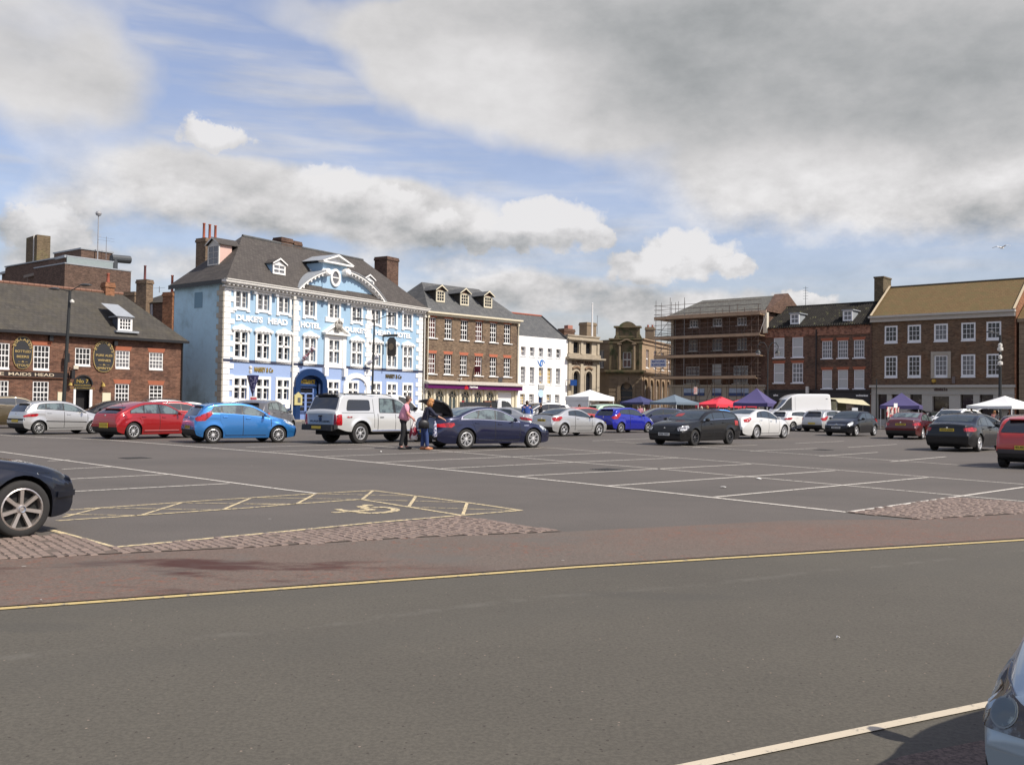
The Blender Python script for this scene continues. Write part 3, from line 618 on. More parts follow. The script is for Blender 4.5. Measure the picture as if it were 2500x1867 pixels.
for dx in (-.061, .071):
    pass
# flags on poles either side
for i, (c, x, y, x2, y2, lb) in enumerate(((3, 90, 1105, 175, 985, 'red white and blue flag furled on a slanting pole left of the entrance'), (3, 600, 1120, 662, 1050, 'pale furled flag on slanting pole beside the right quoins'))):
    a_, z_ = H.uv(c, x, y); b_, z2 = H.uv(c, x2, y2, off=-1.1)
    fo = empty('flagpole', H.A+H.d*a_, H.rz, lb, 'flag', 'flagpoles on the hotel'); q0 = Vector((0, 0, z_)); q1 = Vector((.5, -1.3, z2+.25))
    MB().cyl(q0, q1, .03, .02, 6).build('pole', offwhite, fo)
    mb = MB(); nn = 10
    for k in range(nn):
        t = .25+.7*k/nn; p_ = q0+(q1-q0)*t; w_ = .12+.12*math.sin(k*.9); mb.cyl(p_+Vector((-.05, 0, -.12)), p_+(q1-q0)*(.75/nn)+Vector((.02, 0, -.16)), w_, .1, 8)
    mb.build('flag', mat('union_flag', (.34, .05, .06), .8, col2=(.55, .55, .62), c2lo=.48, c2hi=.52, c2scale=4) if i == 0 else mat('pale_flag', (.6, .6, .66), .8, var=.2), fo, smooth=True)
# ================================================================== BANK WITH PURPLE FASCIA
B = Fac((-8.3, 92.7), (.55, 101.4), 'bank_building', 'brown brick three storey bank with purple fascia and three roof dormers'); r = B.root; L = B.L
EZ = (B.uv(4, 245, 525)[1]+B.uv(4, 1000, 605)[1])/2; print('bank', L, EZ, B.uv(4, 245, 525), B.uv(4, 1000, 605))
t1 = B.row([(4, 285, 572, 345, 735), (4, 415, 585, 475, 750), (4, 543, 598, 603, 762), (4, 665, 612, 720, 772), (4, 781, 625, 835, 785), (4, 893, 637, 948, 790)])
t2 = B.row([(4, 281, 862, 342, 1025), (4, 411, 872, 471, 1035), (4, 538, 882, 598, 1043), (4, 660, 890, 716, 1048), (4, 779, 900, 833, 1055), (4, 892, 907, 945, 1060)])
fz = (B.uv(4, 215, 1085)[1]+B.uv(4, 1000, 1118)[1])/2
mb = MB(); wall(mb, 0, L, fz, EZ-.3, t1+t2, reveal=.2); wall(mb, 0, .01, 0, 1); mb.quad((L, 0, 0), (L, 9, 0), (L, 9, EZ), (L, 0, EZ)); mb.quad((0, 9, 0), (0, 0, 0), (0, 0, EZ), (0, 9, EZ)); mb.quad((L, 9, 0), (0, 9, 0), (0, 9, EZ), (L, 9, EZ))
mb.build('wall', brown_brick, r)
for i, w in enumerate(t1+t2): window(r, w, 3, 4 if i < 6 else 4, y=.12, fr=.07, bar=.055, m=white, gl=(glass_r, glass_d, glass_d)[i % 3], sillm=white, sw=.18, proud=.12, head=.28 if i > 5 else .12, headm=rubbed)
cream = mat('cream_paint', (.66, .60, .45), .6, var=.05)
mb = MB(); mb.box(-.15, -.45, EZ-.12, L+.35, .1, EZ+.04); mb.box(-.1, -.25, EZ-.32, L+.15, .1, EZ-.12); mb.build('eaves_cornice', cream, r)
ryb = 4.2; a_, z_ = B.uv(4, 230, 284, off=ryb); b_, z2 = B.uv(4, 690, 360, off=ryb); print('bank ridge', a_, b_, z_, z2)
RZ = (z_+z2)/2
v = [(-.1, -.45, EZ+.03), (L+.3, -.45, EZ+.03), (L+.3, 8.6, EZ+.03), (-.1, 8.6, EZ+.03), (a_, ryb, RZ), (b_, ryb, RZ)]
MB().add(v, [(0, 1, 5, 4), (2, 3, 4, 5), (1, 2, 5), (3, 0, 4), (3, 2, 1, 0)]).build('roof', slate2, r)
for x0, x1, yb, yt in ((342, 412, 455, 362), (537, 605, 482, 388), (727, 793, 502, 410)):
    p_ = B.roofhit(4, (x0+x1)/2, yb, EZ+.03, ryb, RZ, -.45); a1, b1 = B.uv(4, x0, (yb+yt)/2, off=p_[1])[0], B.uv(4, x1, (yb+yt)/2, off=p_[1])[0]; zt_ = B.uv(4, (x0+x1)/2, yt, off=p_[1])[1]
    dormer(r, a1, b1, p_[2], zt_, p_[1]-.1, 2.0, slate3, cream, slate2, rise=.5, cols=3, rows=3, gl=glass_d, eav=.2, bar=.05, barge=dark_brick)
for x in (.12, L-.05):
    mb = MB(); mb.cyl((x, -.14, 3.6), (x, -.14, EZ-.4), .05, n=8); mb.box(x-.1, -.24, EZ-.6, x+.1, -.02, EZ-.35); mb.build('downpipe', cream, r)
# shopfront
z1 = (B.uv(4, 230, 1118)[1]+B.uv(4, 985, 1140)[1])/2; z0 = (B.uv(4, 230, 1148)[1]+B.uv(4, 985, 1165)[1])/2
MB().box(-.2, -.75, z1+.08, L+.15, .05, z1+.16).add([(-.2, -.75, z1+.16), (L+.15, -.75, z1+.16), (L+.15, .02, fz+.12), (-.2, .02, fz+.12), (-.2, .02, z1+.1), (L+.15, .02, z1+.1)], [(0, 1, 2, 3), (0, 3, 4), (1, 5, 2)]).build('fascia_hood', mat('fascia_lead', (.42, .39, .34), .7, var=.25), r)
purple = mat('purple_fascia', (.10, .008, .09), .35)
MB().box(-.15, -.6, z0, L+.2, -.0, z1+.08).build('fascia', purple, r)
la, lb = B.uv(25, 1078, 390, off=-.6)[0], B.uv(25, 1245, 390, off=-.6)[0]
text('NatWest', .5, white, r, (la, -.61, z0+.12), 'fascia_lettering', width=lb-la, height=(z1-z0)*.62, bold=.02)
mb = MB(); q = .2; zc = (z0+z1)/2
for k in range(3): ang = math.pi/2+k*2*math.pi/3; c_ = (la-.45+.14*math.cos(ang), zc+.14*math.sin(ang)); mb.prism([(c_[0]+.17*math.cos(ang+t), c_[1]+.17*math.sin(ang+t)) for t in (0, math.pi*.5, math.pi, math.pi*1.5)], -.63, -.6)
mb.build('fascia_emblem', mat('emblem_red', (.5, .02, .03), .4), r)
wx = [B.uv(25, x, 520)[0] for x in (95, 285, 372, 545, 648, 812, 915, 1080, 1178, 1335, 1430, 1585)]
holes = [[wx[i], wx[i+1], .55 if i not in (0, 10) else .05, z0-.12] for i in range(0, 12, 2)]
pa, pb = B.uv(25, 1668, 560)[0], B.uv(25, 1955, 560)[0]
mb = MB(); wall(mb, 0, L, 0, fz, holes+[[pa, pb, .05, z0-.2]], reveal=.22)
for h in holes: arch_fill(mb, h[0], h[1], h[3]-.75, h[3], reveal=.2)
mb.build('shopfront_wall', cream, r)
MB().box(pa, .1, .05, pb, .16, z0-.2).build('white_panel', white, r)
for i, h in enumerate(holes):
    a, b, c, d = h; mb = MB(); m_ = (a+b)/2; zs = d-.75
    mb.box(m_-.04, .1, c, m_+.04, .16, zs-.25); mb.box(a, .1, c, a+.06, .16, zs); mb.box(b-.06, .1, c, b, .16, zs); mb.box(a, .1, c, b, .16, c+.08)
    for p0, p1 in ((a+.03, m_), (m_, b-.03)): arch_ring(mb, p0+.04, p1-.04, zs-.3, zs+.18, .05, .1, .16, n=8)
    for k in range(10): t0, t1 = 2*math.pi*k/10, 2*math.pi*(k+1)/10; mb.prism([(m_+.24*math.cos(t0), d-.3+.24*math.sin(t0)), (m_+.24*math.cos(t1), d-.3+.24*math.sin(t1)), (m_+.18*math.cos(t1), d-.3+.18*math.sin(t1)), (m_+.18*math.cos(t0), d-.3+.18*math.sin(t0))], .1, .16)
    if i in (0, 5): mb.box(a, .09, zs-.4, b, .17, zs-.25)
    o = mb.build('shop_window', cream, r); MB().box(a, .17, c, b, .19, d).build('pane', mat('shop_glass', (.07, .085, .085), .1, var=.5), o)
    if i == 3: MB().box(a+.08, .15, c+.1, m_-.06, .165, zs-.3).box(m_+.06, .15, c+.1, b-.08, .165, c+1.0).build('poster', mat('red_poster', (.42, .015, .02), .5), o)
xs_ = [0.05]+[(holes[i][1]+holes[i+1][0])/2 for i in range(5)]+[(holes[5][1]+pa)/2, L-.25]
for x in xs_: MB().cyl((x, -.05, .4), (x, -.05, z0-.05), .15, .13, 12).box(x-.2, -.22, .02, x+.2, .02, .4).box(x-.19, -.2, z0-.22, x+.19, .02, z0-.02).build('pilaster', cream, r, smooth=False)
sx0, sz0 = B.uv(4, 660, 980); sx0 -= .15
mb = MB(); mb.box(sx0-.03, -.95, sz0-.5, sx0+.03, -.1, sz0+.1); mb.box(sx0-.02, -.15, sz0-.1, sx0+.02, 0, sz0-.04); mb.build('projecting_sign', mat('maroon_sign', (.12, .004, .03), .4), r)
a_, z_ = B.uv(4, 862, 1080); MB().box(a_-.28, -.05, z_-.22, a_+.28, 0, z_+.25).build('wall_plaque', mat('slate_plaque', (.06, .06, .065), .5), r)
a_, z_ = B.uv(4, 535, 1072); MB().box(a_-.06, -.3, z_-.06, a_+.06, 0, z_+.1).cyl((a_-.5, -.2, z_), (a_, -.2, z_), .02).build('security_camera', offwhite, r)

# ================================================================== WHITE BUILDING
B = Fac((.55, 101.4), (6.1, 106.8), 'white_building', 'plain white rendered building with fifteen sash windows and blue sign'); r = B.root; L = B.L
EZ = (B.uv(5, 125, 456)[1]+B.uv(5, 645, 498)[1])/2; print('white', L, EZ)
wt = B.row([(5, 144, 572, 200, 678), (5, 246, 585, 298, 690), (5, 344, 595, 398, 700), (5, 446, 603, 495, 703), (5, 543, 610, 590, 708)])
wm = B.row([(5, 142, 800, 196, 985), (5, 243, 808, 297, 992), (5, 343, 813, 396, 1000), (5, 442, 820, 491, 1005), (5, 538, 826, 586, 1008)])
wg = B.row([(5, 136, 1105, 192, 1235), (5, 237, 1110, 292, 1240), (5, 431, 1115, 483, 1243), (5, 526, 1120, 577, 1246)]); dr = B.rect(5, 343, 1130, 390, 1250); dr[2] = .05
rend = mat('white_render', (.86, .85, .83), .8, var=.03, vscale=.8)
mb = MB(); wall(mb, 0, L, 0, EZ, wt+wm+wg+[dr], reveal=.3); mb.quad((L, 0, 0), (L, 8, 0), (L, 8, EZ), (L, 0, EZ)); mb.quad((0, 8, 0), (0, 0, 0), (0, 0, EZ), (0, 8, EZ))
mb.build('wall', rend, r)
gl_ = [glass_y, glass_m, glass_m, glass_m, glass_d]+[glass_m, glass_m, glass_y, glass_y, glass_m]+[glass_y, glass_m, glass_y, glass_m]
for i, w in enumerate(wt+wm+wg): window(r, w, 2 if i < 5 else 3, 2 if i < 5 else 4, y=.22, fr=.06, bar=.035, m=white, gl=gl_[i], sillm=rend, sw=.1)
mb = MB(); mb.box(dr[0], .2, dr[2], dr[1], .26, dr[3]); o = mb.build('door', mat('blue_door', (.02, .04, .12), .4), r)
MB().box(dr[0]-.1, -.12, dr[3]+.75, dr[1]+.15, 0, dr[3]+1.2).build('door_hood', mat('grey_sign', (.42, .42, .40), .6), r)
MB().lathe([(.001, -.05), (.42, -.05), (.42, 0)], 20, ((dr[0]+dr[1])/2, 0, dr[3]+.25), 'y').build('door_sign', mat('pale_blue_sign', (.5, .66, .85), .5), r)
a_, z_ = B.uv(5, 373, 763); mb = MB()
for k, dx in enumerate((-.55, 0, .5)):
    for i in range(20):
        t0, t1 = 2*math.pi*i/20, 2*math.pi*(i+1)/20
        if k == 0 and not 6 < i < 16: continue
        w0, w1 = .19, .12; dx *= .8; mb.prism([(a_+dx+w0*math.cos(t0), z_+.36*math.sin(t0)), (a_+dx+w0*math.cos(t1), z_+.36*math.sin(t1)), (a_+dx+w1*math.cos(t1), z_+.27*math.sin(t1)), (a_+dx+w1*math.cos(t0), z_+.27*math.sin(t0))], -.06, 0)
mb.build('wall_emblem', mat('emblem_blue', (.03, .22, .62), .4), r)
ryw = 4.0; a_, z_ = B.uv(5, 380, 240, off=ryw); RZ = z_; print('white ridge', z_, a_)
mb = MB(); v = [(-2, .02, EZ-.02), (L, .02, EZ-.02), (L, 8, EZ-.02), (-2, 8, EZ-.02), (-2, ryw, RZ), (L, ryw, RZ)]
v = [(0, .02, EZ-.02), (L-.1, .02, EZ-.02), (L-.1, 8, EZ-.02), (0, 8, EZ-.02), (0, ryw, RZ), (min(a_+.2, L-.1), ryw, RZ)]
mb.add(v, [(0, 1, 5, 4), (2, 3, 4, 5), (1, 2, 5), (3, 0, 4)]); mb.build('roof', slate2, r)
MB().cyl((0, ryw, RZ+.03), (v[5][0], ryw, RZ+.03), .11, n=8).build('ridge', terracotta, r)
MB().cyl(v[5], (L-.1, .02, EZ), .12, n=6).build('verge', black, r)

# ================================================================== STONE BANK WITH FLAGPOLE
B = Fac((6.1, 106.8), (9.95, 110.5), 'stone_bank', 'narrow pale stone bank with tall arched windows and a white flagpole'); r = B.root; L = B.L
TZ = B.uv(5, 840, 460)[1]; cz = B.uv(5, 850, 712)[1]; print('stone bank', L, TZ, cz)
up = B.row([(5, 735, 522, 800, 652), (5, 873, 538, 940, 662)]); lo = B.row([(5, 728, 850, 800, 1140), (5, 867, 856, 937, 1150)])
mb = MB(); wall(mb, 0, L, cz, TZ, up, reveal=.35); wall(mb, 0, L, 0, cz, lo, reveal=.35)
for h in lo: arch_fill(mb, h[0], h[1], h[3]-(h[1]-h[0])/2, h[3], reveal=.35)
mb.quad((L, 0, 0), (L, 7, 0), (L, 7, TZ), (L, 0, TZ)); mb.quad((0, 7, 0), (0, 0, 0), (0, 0, TZ), (0, 7, TZ)); mb.quad((0, 0, TZ), (L, 0, TZ), (L, 7, TZ), (0, 7, TZ)); mb.build('wall', stone, r)
mb = MB()
for x in (0.12, up[0][1]+.15, L-.45): mb.box(x, -.12, cz+.5, x+.36, 0, TZ-.55); mb.box(x-.05, -.15, 0, x+.4, 0, cz-.6)
mb.build('pilasters', stone, r)
mb = MB(); mb.box(-.15, -.35, TZ-.55, L+.2, 0, TZ-.38); mb.box(-.05, -.1, TZ-.1, L+.05, .2, TZ+.05); mb.box(-.3, -.6, cz-.12, L+.5, 0, cz+.08); mb.box(-.2, -.4, cz-.25, L+.3, 0, cz-.12); mb.box(-.05, -.2, cz+.08, L+.05, 0, cz+.45)
mb.build('cornice', stone_d if False else mat('stained_stone', (.33, .28, .21), .85, var=.45, vscale=1.5), r)
for w in up: window(r, w, 3, 3, y=.3, fr=.05, bar=.04, m=black, gl=glass_d, sill=False)
for w in lo:
    window(r, [w[0], w[1], w[2], w[3]], 2, 5, y=.3, fr=.05, bar=.04, m=metal_d, gl=glass_d, sill=False, meet=False)
    mb = MB(); arch_ring(mb, w[0], w[1], w[3]-(w[1]-w[0])/2, w[3], .15, -.08, 0, n=10, legs=.6); mb.build('arch_moulding', stone, r)
    mb = MB()
    for k in range(7): t = k/6; mb.lathe([(.001, -.2), (.13, -.14), (.15, 0)], 7, (w[0]+(w[1]-w[0])*t, 0, w[3]+.28+.18*math.sin(math.pi*t)), 'y')
    mb.build('carved_swag', mat('carved_stone', (.25, .17, .11), .9, var=.4), r)
a_, z0 = B.uv(5, 722, 775, off=-.1); b_, z1 = B.uv(5, 962, 748, off=-.1)
slab_serif('LLOYDS BANK', mat('bronze_letters', (.10, .05, .03), .5), r, a_, b_, (z0+z1)/2-.2, (z0+z1)/2+.2, -.06, 'bank_lettering', .01)
a_, z_ = B.uv(5, 735, 982, off=-.6); mb = MB(); mb.box(a_-.5, -.65, z_-.32, a_+.5, -.55, z_+.32); mb.box(a_-.6, -.6, z_+.3, a_-.5, 0, z_+.34); mb.build('blue_sign', mat('bank_blue', (.01, .05, .2), .4), r)
x, z_ = B.uv(5, 943, 430, off=.6); zt_ = B.uv(5, 943, 100, off=.6)[1]; MB().cyl((x, .6, TZ), (x, .6, zt_), .12, .07, 10).lathe([(.001, .12), (.1, .06), (.1, 0), (.001, -.02)], 10, (x, .6, zt_)).build('flagpole', mat('flagpole_white', (.75, .74, .72), .4), r)
a_, _ = B.uv(5, 885, 400, off=2); b_, zt_ = B.uv(5, 992, 315, off=2); chimney(r, a_, b_, 2, 3.2, TZ-.3, zt_, stone_d, pots=0)
a_, _ = B.uv(5, 630, 400, off=2.5); b_, zt_ = B.uv(5, 750, 385, off=2.5); c_ = chimney(r, a_, b_, 2.5, 3.5, TZ-.8, zt_, dark_brick)
z2 = B.uv(5, 722, 340, off=2.5)[1]; MB().box(b_-.95, 2.7, zt_, b_-.15, 3.3, z2).build('chimney_pot', mat('pink_brick', (.36, .16, .12), .8, var=.2), c_)
def aerial(B, c, x, ytop, ybot, off, name='roof_aerial', label=None, arms=4, w=.5, ball=False, z0=None):
    s_, zt = B.uv(c, x, ytop, off=off); zb = z0 if z0 is not None else B.uv(c, x, ybot, off=off)[1]
    mb = MB(); mb.cyl((s_, off, zb), (s_, off, zt), .035, .025, 6)
    for k in range(arms): z = zt-.15-k*.28; mb.cyl((s_-w, off, z), (s_+w, off, z), .015, n=4)
    if ball: mb.lathe([(.001, .18), (.13, .1), (.17, 0), (.13, -.1), (.001, -.17)], 12, (s_, off, zt))
    return mb.build(name, mat('aerial_metal', (.2, .2, .21), .5, metal=.5), B.root)
aerial(B, 5, 1003, 228, 440, 2.2, 'tall_aerial', arms=1, w=.15); aerial(B, 5, 672, 335, 390, 3, arms=1, w=.5)

# ================================================================== CORNER STONE BUILDING (three faces)
B = Fac((11.4, 113.2), (15.1, 112.3), 'corner_building', 'weathered brown stone corner building with mossy chamfered bay and arched doorway')
r = B.root; L = B.L
TZ = B.uv(21, 350, 462)[1]; cz = (B.uv(21, 350, 1000)[1]); az = B.uv(21, 350, 1160)[1]; print('corner', L, TZ, cz)
# chamfered bay: upper mossy, lower rusticated
w = B.rect(21, 275, 680, 420, 945); d_ = B.rect(21, 235, 1200, 442, 1640); d_[2] = 0
mb = MB(); wall(mb, 0, L, cz, TZ, [w], reveal=.3); mb.build('upper_bay', stone_g, r)
mb = MB(); wall(mb, 0, L, 0, cz, [d_], reveal=.5); arch_fill(mb, d_[0], d_[1], d_[3]-(d_[1]-d_[0])/2, d_[3], reveal=.5); mb.build('lower_bay', stone_d, r)
window(r, w, 2, 2, y=.2, fr=.1, bar=.07, m=offwhite, gl=glass_r, sillm=stone_d)
mb = MB(); arch_ring(mb, d_[0], d_[1], d_[3]-(d_[1]-d_[0])/2, d_[3], .35, -.12, 0, legs=0); mb.box((d_[0]+d_[1])/2-.2, -.25, d_[3]+.1, (d_[0]+d_[1])/2+.2, 0, d_[3]+.6)
z = .5
while z < cz-1.0: mb.box(-.02, -.06, z, d_[0]-.36, 0, z+.38) if d_[0] > .5 else None; mb.box(d_[1]+.36, -.06, z, L+.02, 0, z+.38); z += .46
mb.build('rustication', stone_d, r)
mb = MB(); zz = d_[3]-(d_[1]-d_[0])/2-.2; mb.box(d_[0], .4, 0, d_[1], .5, d_[3]); mb.build('doorway', mat('dark_doorway', (.012, .014, .016), .3), r); MB().box(d_[0], .36, zz, d_[1], .4, zz+.08).build('door_transom', stone_d, r); MB().box(d_[0], .36, zz-.8, d_[1], .4, zz-.74).build('door_rail', stone_d, r); MB().lathe([(.001, .36), (.4, .36), (.42, .4)], 16, ((d_[0]+d_[1])/2, 0, zz+.6), 'y').build('door_crest', stone_d, r)
mb = MB(); mb.box(-.5, -.55, cz-.15, L+.3, 0, cz+.1); mb.box(-.35, -.35, cz-.35, L+.2, 0, cz-.15); mb.box(-.1, -.15, TZ-.5, L+.1, 0, TZ-.35); mb.box(-.1, -.2, TZ-.08, L+.1, .2, TZ+.06)
for x in (.0, L-.35): mb.box(x, -.1, cz+.1, x+.35, 0, TZ-.5)
mb.build('cornice', stone_g, r)
mb = MB(); ca, cb2 = w[0]-.35, w[1]+.35; zt_ = B.uv(21, 370, 560)[1]
for x in (ca, cb2): mb.cyl((x, -.25, cz+.1), (x, -.25, zt_), .17, .14, 10); mb.box(x-.25, -.45, zt_, x+.25, 0, zt_+.15)
xm = (ca+cb2)/2; zp = B.uv(21, 370, 455)[1]
mb.prism([(ca-.3, zt_+.15), (ca-.05, zt_+.15), (xm, zp-.2), (xm, zp)], -.45, 0); mb.prism([(cb2+.3, zt_+.15), (cb2+.05, zt_+.15), (xm, zp-.2), (xm, zp)], -.45, 0)
mb.build('window_aedicule', stone_d, r)
# attic
pa, pb = B.uv(21, 185, 350)[0], B.uv(21, 540, 350)[0]; zc = B.uv(21, 350, 258)[1]; zt_ = B.uv(21, 350, 170)[1]; ar0, ar1 = B.uv(21, 215, 240)[0], B.uv(21, 500, 240)[0]
mb = MB(); mb.box(pa, 0, TZ, pb, .9, zc-.1); mb.box(pa-.4, -.25, zc-.12, pb+.3, 1.0, zc+.08); n = 16
mb.prism([(ar0+(ar1-ar0)*i/n, zc+.08+(zt_-zc-.08)*math.sin(math.pi*i/n)**.7) for i in range(n+1)], .0, .6)
for sx_, x in ((-1, pa), (1, pb)):
    mb.prism([(x, TZ), (x+sx_*.45, TZ), (x+sx_*.2, TZ+.5), (x, TZ+.9)], .1, .6); mb.box(x-.18, -.12, TZ+.1, x+.18, .2, zc-.1)
mb.box(pa+.35, -.06, TZ+.15, pb-.35, 0, TZ+.22); mb.box(pa+.35, -.06, zc-.4, pb-.35, 0, zc-.33)
mb.build('attic', stone_g, r)
# left wing (recedes to the left) and right wing (recedes to the right), in the same frame
def wing(name, x0, y0, x1, y1, holes_px, c, facing, label_mat, zt):
    pass
TZ2 = TZ-.1
sub = empty('left_wing', (0, 0, 0)); sub.parent = r; lwx = B.uv(0, 1459, 930, off=2.2)[0]
v0 = Vector((0, 0, 0)); vL = Vector((lwx-1.5, 2.6, 0)); ang = math.atan2(-vL.y, -vL.x); sub.location = vL; sub.rotation_euler = (0, 0, ang); LL = vL.length
mb = MB(); hl = [[LL-1.9, LL-.95, cz+.35, cz+2.5]]; wall(mb, 0, LL, 0, TZ2, hl, reveal=.2); mb.box(0, -.3, cz-.2, LL, 0, cz+.08); mb.box(0, -.1, TZ2-.4, LL, 0, TZ2-.25); mb.quad((0, 6, 0), (0, 0, 0), (0, 0, TZ2), (0, 6, TZ2)); mb.quad((0, 0, TZ2), (LL, 0, TZ2), (LL, 6, TZ2), (0, 6, TZ2)); mb.build('wing_wall', stone_d, sub)
for h in hl: window(sub, h, 2, 2, y=.12, fr=.07, bar=.05, m=white, gl=glass_m, sillm=stone_d)
sub = empty('right_wing', (L, 0, 0)); sub.parent = r
e_, _ = B.uv(0, 1645, 930, off=14); vR = Vector((e_-L, 14, 0)); sub.rotation_euler = (0, 0, math.atan2(vR.y, vR.x)); LR = vR.length
wd = sub.rotation_euler.z; bpy.context.view_layer.update()
# wing heights come from the bay
mb = MB(); ups = []; los = []
x = 1.6
while x < LR-1: ups.append([x, x+1.2, cz+.45, cz+2.6]); x += 3.3
x = .9
while x < LR-1: los.append([x, x+1.45, .9, cz-.9]); x += 2.5
wall(mb, 0, LR, cz, TZ, ups, reveal=.22); wall(mb, 0, LR, 0, cz, los, reveal=.35)
for h in los: arch_fill(mb, h[0], h[1], h[3]-(h[1]-h[0])/2, h[3], reveal=.35)
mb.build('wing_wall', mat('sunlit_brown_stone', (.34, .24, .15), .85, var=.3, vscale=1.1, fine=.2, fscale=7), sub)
mb = MB(); mb.box(0, -.5, cz-.15, LR, 0, cz+.1); mb.box(0, -.12, TZ-.55, LR, 0, TZ-.4); mb.box(0, -.2, TZ-.06, LR, .2, TZ+.08); x = 0
while x < LR: mb.box(x, -.42, cz-.3, x+.2, 0, cz-.15); x += .45
for h in los:
    for xx in (h[0]-.35, h[1]+.1): mb.box(xx, -.12, .2, xx+.24, 0, cz-.5)
mb.build('wing_cornice', mat('wing_trim_stone', (.30, .21, .135), .85, var=.35), sub)
for w in ups: window(sub, w, 2, 2, y=.12, fr=.08, bar=.06, m=white, gl=glass_r, sillm=white)
for h in los: window(sub, h, 2, 3, y=.25, fr=.06, bar=.05, m=offwhite, gl=glass_d, sill=False, meet=False)
a_, _ = B.uv(21, 655, 370, off=5); b_, zt_ = B.uv(21, 805, 262, off=5); chimney(r, a_, b_, 5, 6.3, TZ-1, zt_, stone_d, pots=2, ph=.3)

# ================================================================== SCAFFOLDED BUILDING
S0, S1 = (17.3, 105.0), (25.6, 97.8)
B = Fac(S0, S1, 'scaffolded_building', 'dark brick four storey building with hipped slate roof standing behind scaffolding'); r = B.root; L = B.L
EZ = (B.uv(6, 250, 378)[1]+B.uv(6, 1170, 325)[1])/2; fz = (B.uv(6, 250, 1085)[1]+B.uv(6, 1120, 1078)[1])/2; print('scaff', L, EZ, fz)
w1 = B.row([(6, 427, 418, 512, 492), (6, 657, 405, 754, 485), (6, 906, 390, 1002, 472)]); w2 = B.row([(6, 415, 618, 510, 735), (6, 655, 610, 752, 730), (6, 904, 600, 1002, 718)])
w3 = B.row([(6, 388, 890, 528, 1062), (6, 870, 876, 1015, 1060)]); w3b = B.rect(6, 652, 862, 747, 1060)
mb = MB(); wall(mb, 0, L, fz, EZ, w1+w2+w3+[w3b], reveal=.18); mb.quad((L, 0, 0), (L, 9, 0), (L, 9, EZ), (L, 0, EZ)); mb.build('wall', dark_brick, r)
MB().add([(0, 9, 0), (0, 0, 0), (0, 0, EZ), (0, 9, EZ)], [(0, 1, 2, 3)]).box(-.02, -.1, 0, .32, 0, EZ-.2).build('stone_end', mat('end_render', (.38, .33, .26), .85, var=.25), r)
dw = mat('dull_white_sash', (.42, .41, .38), .6, var=.15)
for w in w1: window(r, w, 3, 2, y=.08, fr=.09, bar=.05, m=shadewhite, gl=glass_m, sillm=shadewhite, sw=.12, proud=.1)
for w in w2: window(r, w, 3, 3, y=.08, fr=.06, bar=.035, m=dw, gl=glass_m, sillm=dw, sw=.12, proud=.1)
for w in w3: window(r, w, 5, 4, y=.05, fr=.08, bar=.04, m=dw, gl=glass_m, sillm=dw, sw=.12, proud=.14)
window(r, w3b, 2, 4, y=.05, fr=.08, bar=.04, m=dw, gl=glass_b, sillm=dw)
ry = 4.5; a_, z_ = B.uv(6, 560, 228, off=ry); b_, z2 = B.uv(6, 1285, 165, off=ry); RZ = (z_+z2)/2; print('ridge', a_, b_, z_, z2)
v = [(-.3, -.35, EZ), (L+.1, -.35, EZ), (L+.1, 9, EZ), (-.3, 9, EZ), (a_, ry, RZ), (min(b_, L+.1), ry, RZ)]
MB().add(v, [(0, 1, 5, 4), (2, 3, 4, 5), (3, 0, 4), (3, 2, 1, 0)]).build('roof', roofmat('slate_olive', (.10, .095, .082), (.135, .13, .11), lichen=(.16, .15, .11)), r)
MB().add([(L+.1, -.35, EZ-.1), (L+.1, 9, EZ-.1), (v[5][0], ry, RZ+.15), (L+.35, -.35, EZ-.1), (L+.35, 9, EZ-.1), (L+.35, ry, RZ+.15)], [(0, 3, 5, 2), (3, 4, 5), (0, 2, 1)]).build('gable_wall', dark_brick, r)
MB().box(-.3, -.42, EZ-.3, L+.3, -.3, EZ+.03).build('fascia_board', mat('cream_fascia', (.52, .42, .32), .7, var=.15), r)
MB().box(L-.05, -.35, EZ-2.3, L+.35, .1, EZ-.2).build('white_pier', mat('pier_cream', (.58, .54, .44), .7), r)
sh = []; x0 = .5
for a_, b_ in ((.6, 3.4), (4.2, 6.6), (7.3, 10.2)): sh.append([a_, b_, .3, fz-1.6])
shopstone = mat('shop_stone', (.36, .32, .26), .8, var=.15)
mb = MB(); wall(mb, -.1, L+.1, 0, fz, sh, y=-.05, reveal=.4); mb.box(-.15, -.35, fz-.1, L+.15, 0, fz+.1); mb.build('shopfront', shopstone, r)
for h in sh: o = MB().box(h[0], .25, h[2], h[1], .3, h[3]).build('shop_window', mat('dark_shop_glass', (.02, .02, .025), .1), r)
z1 = (B.uv(26, 580, 470)[1]); bz = mat('fascia_blue', (.03, .06, .17), .5)
for x0, x1, s_ in ((390, 785, 'DIAMOND LANE'), (945, 1110, ''), (1255, 1640, 'LAUNDERING')):
    a_, b_ = B.uv(26, x0, 480, off=-.1)[0], B.uv(26, x1, 480, off=-.1)[0]; MB().box(a_, -.16, z1-.28, b_, -.06, z1+.02).build('blue_fascia', bz, r)
    MB().box(a_, -.12, z1+.04, b_, -.06, z1+.5).build('pale_fascia', mat('pale_blue_fascia', (.34, .42, .55), .6, var=.4, vscale=5), r)
a_, _ = B.uv(7, 178, 300, off=ry+1.2); b_, zt_ = B.uv(7, 285, 285, off=ry+1.2); chimney(r, a_+.3, b_+.3, ry+1.2, ry+2.6, EZ, zt_, dark_brick)

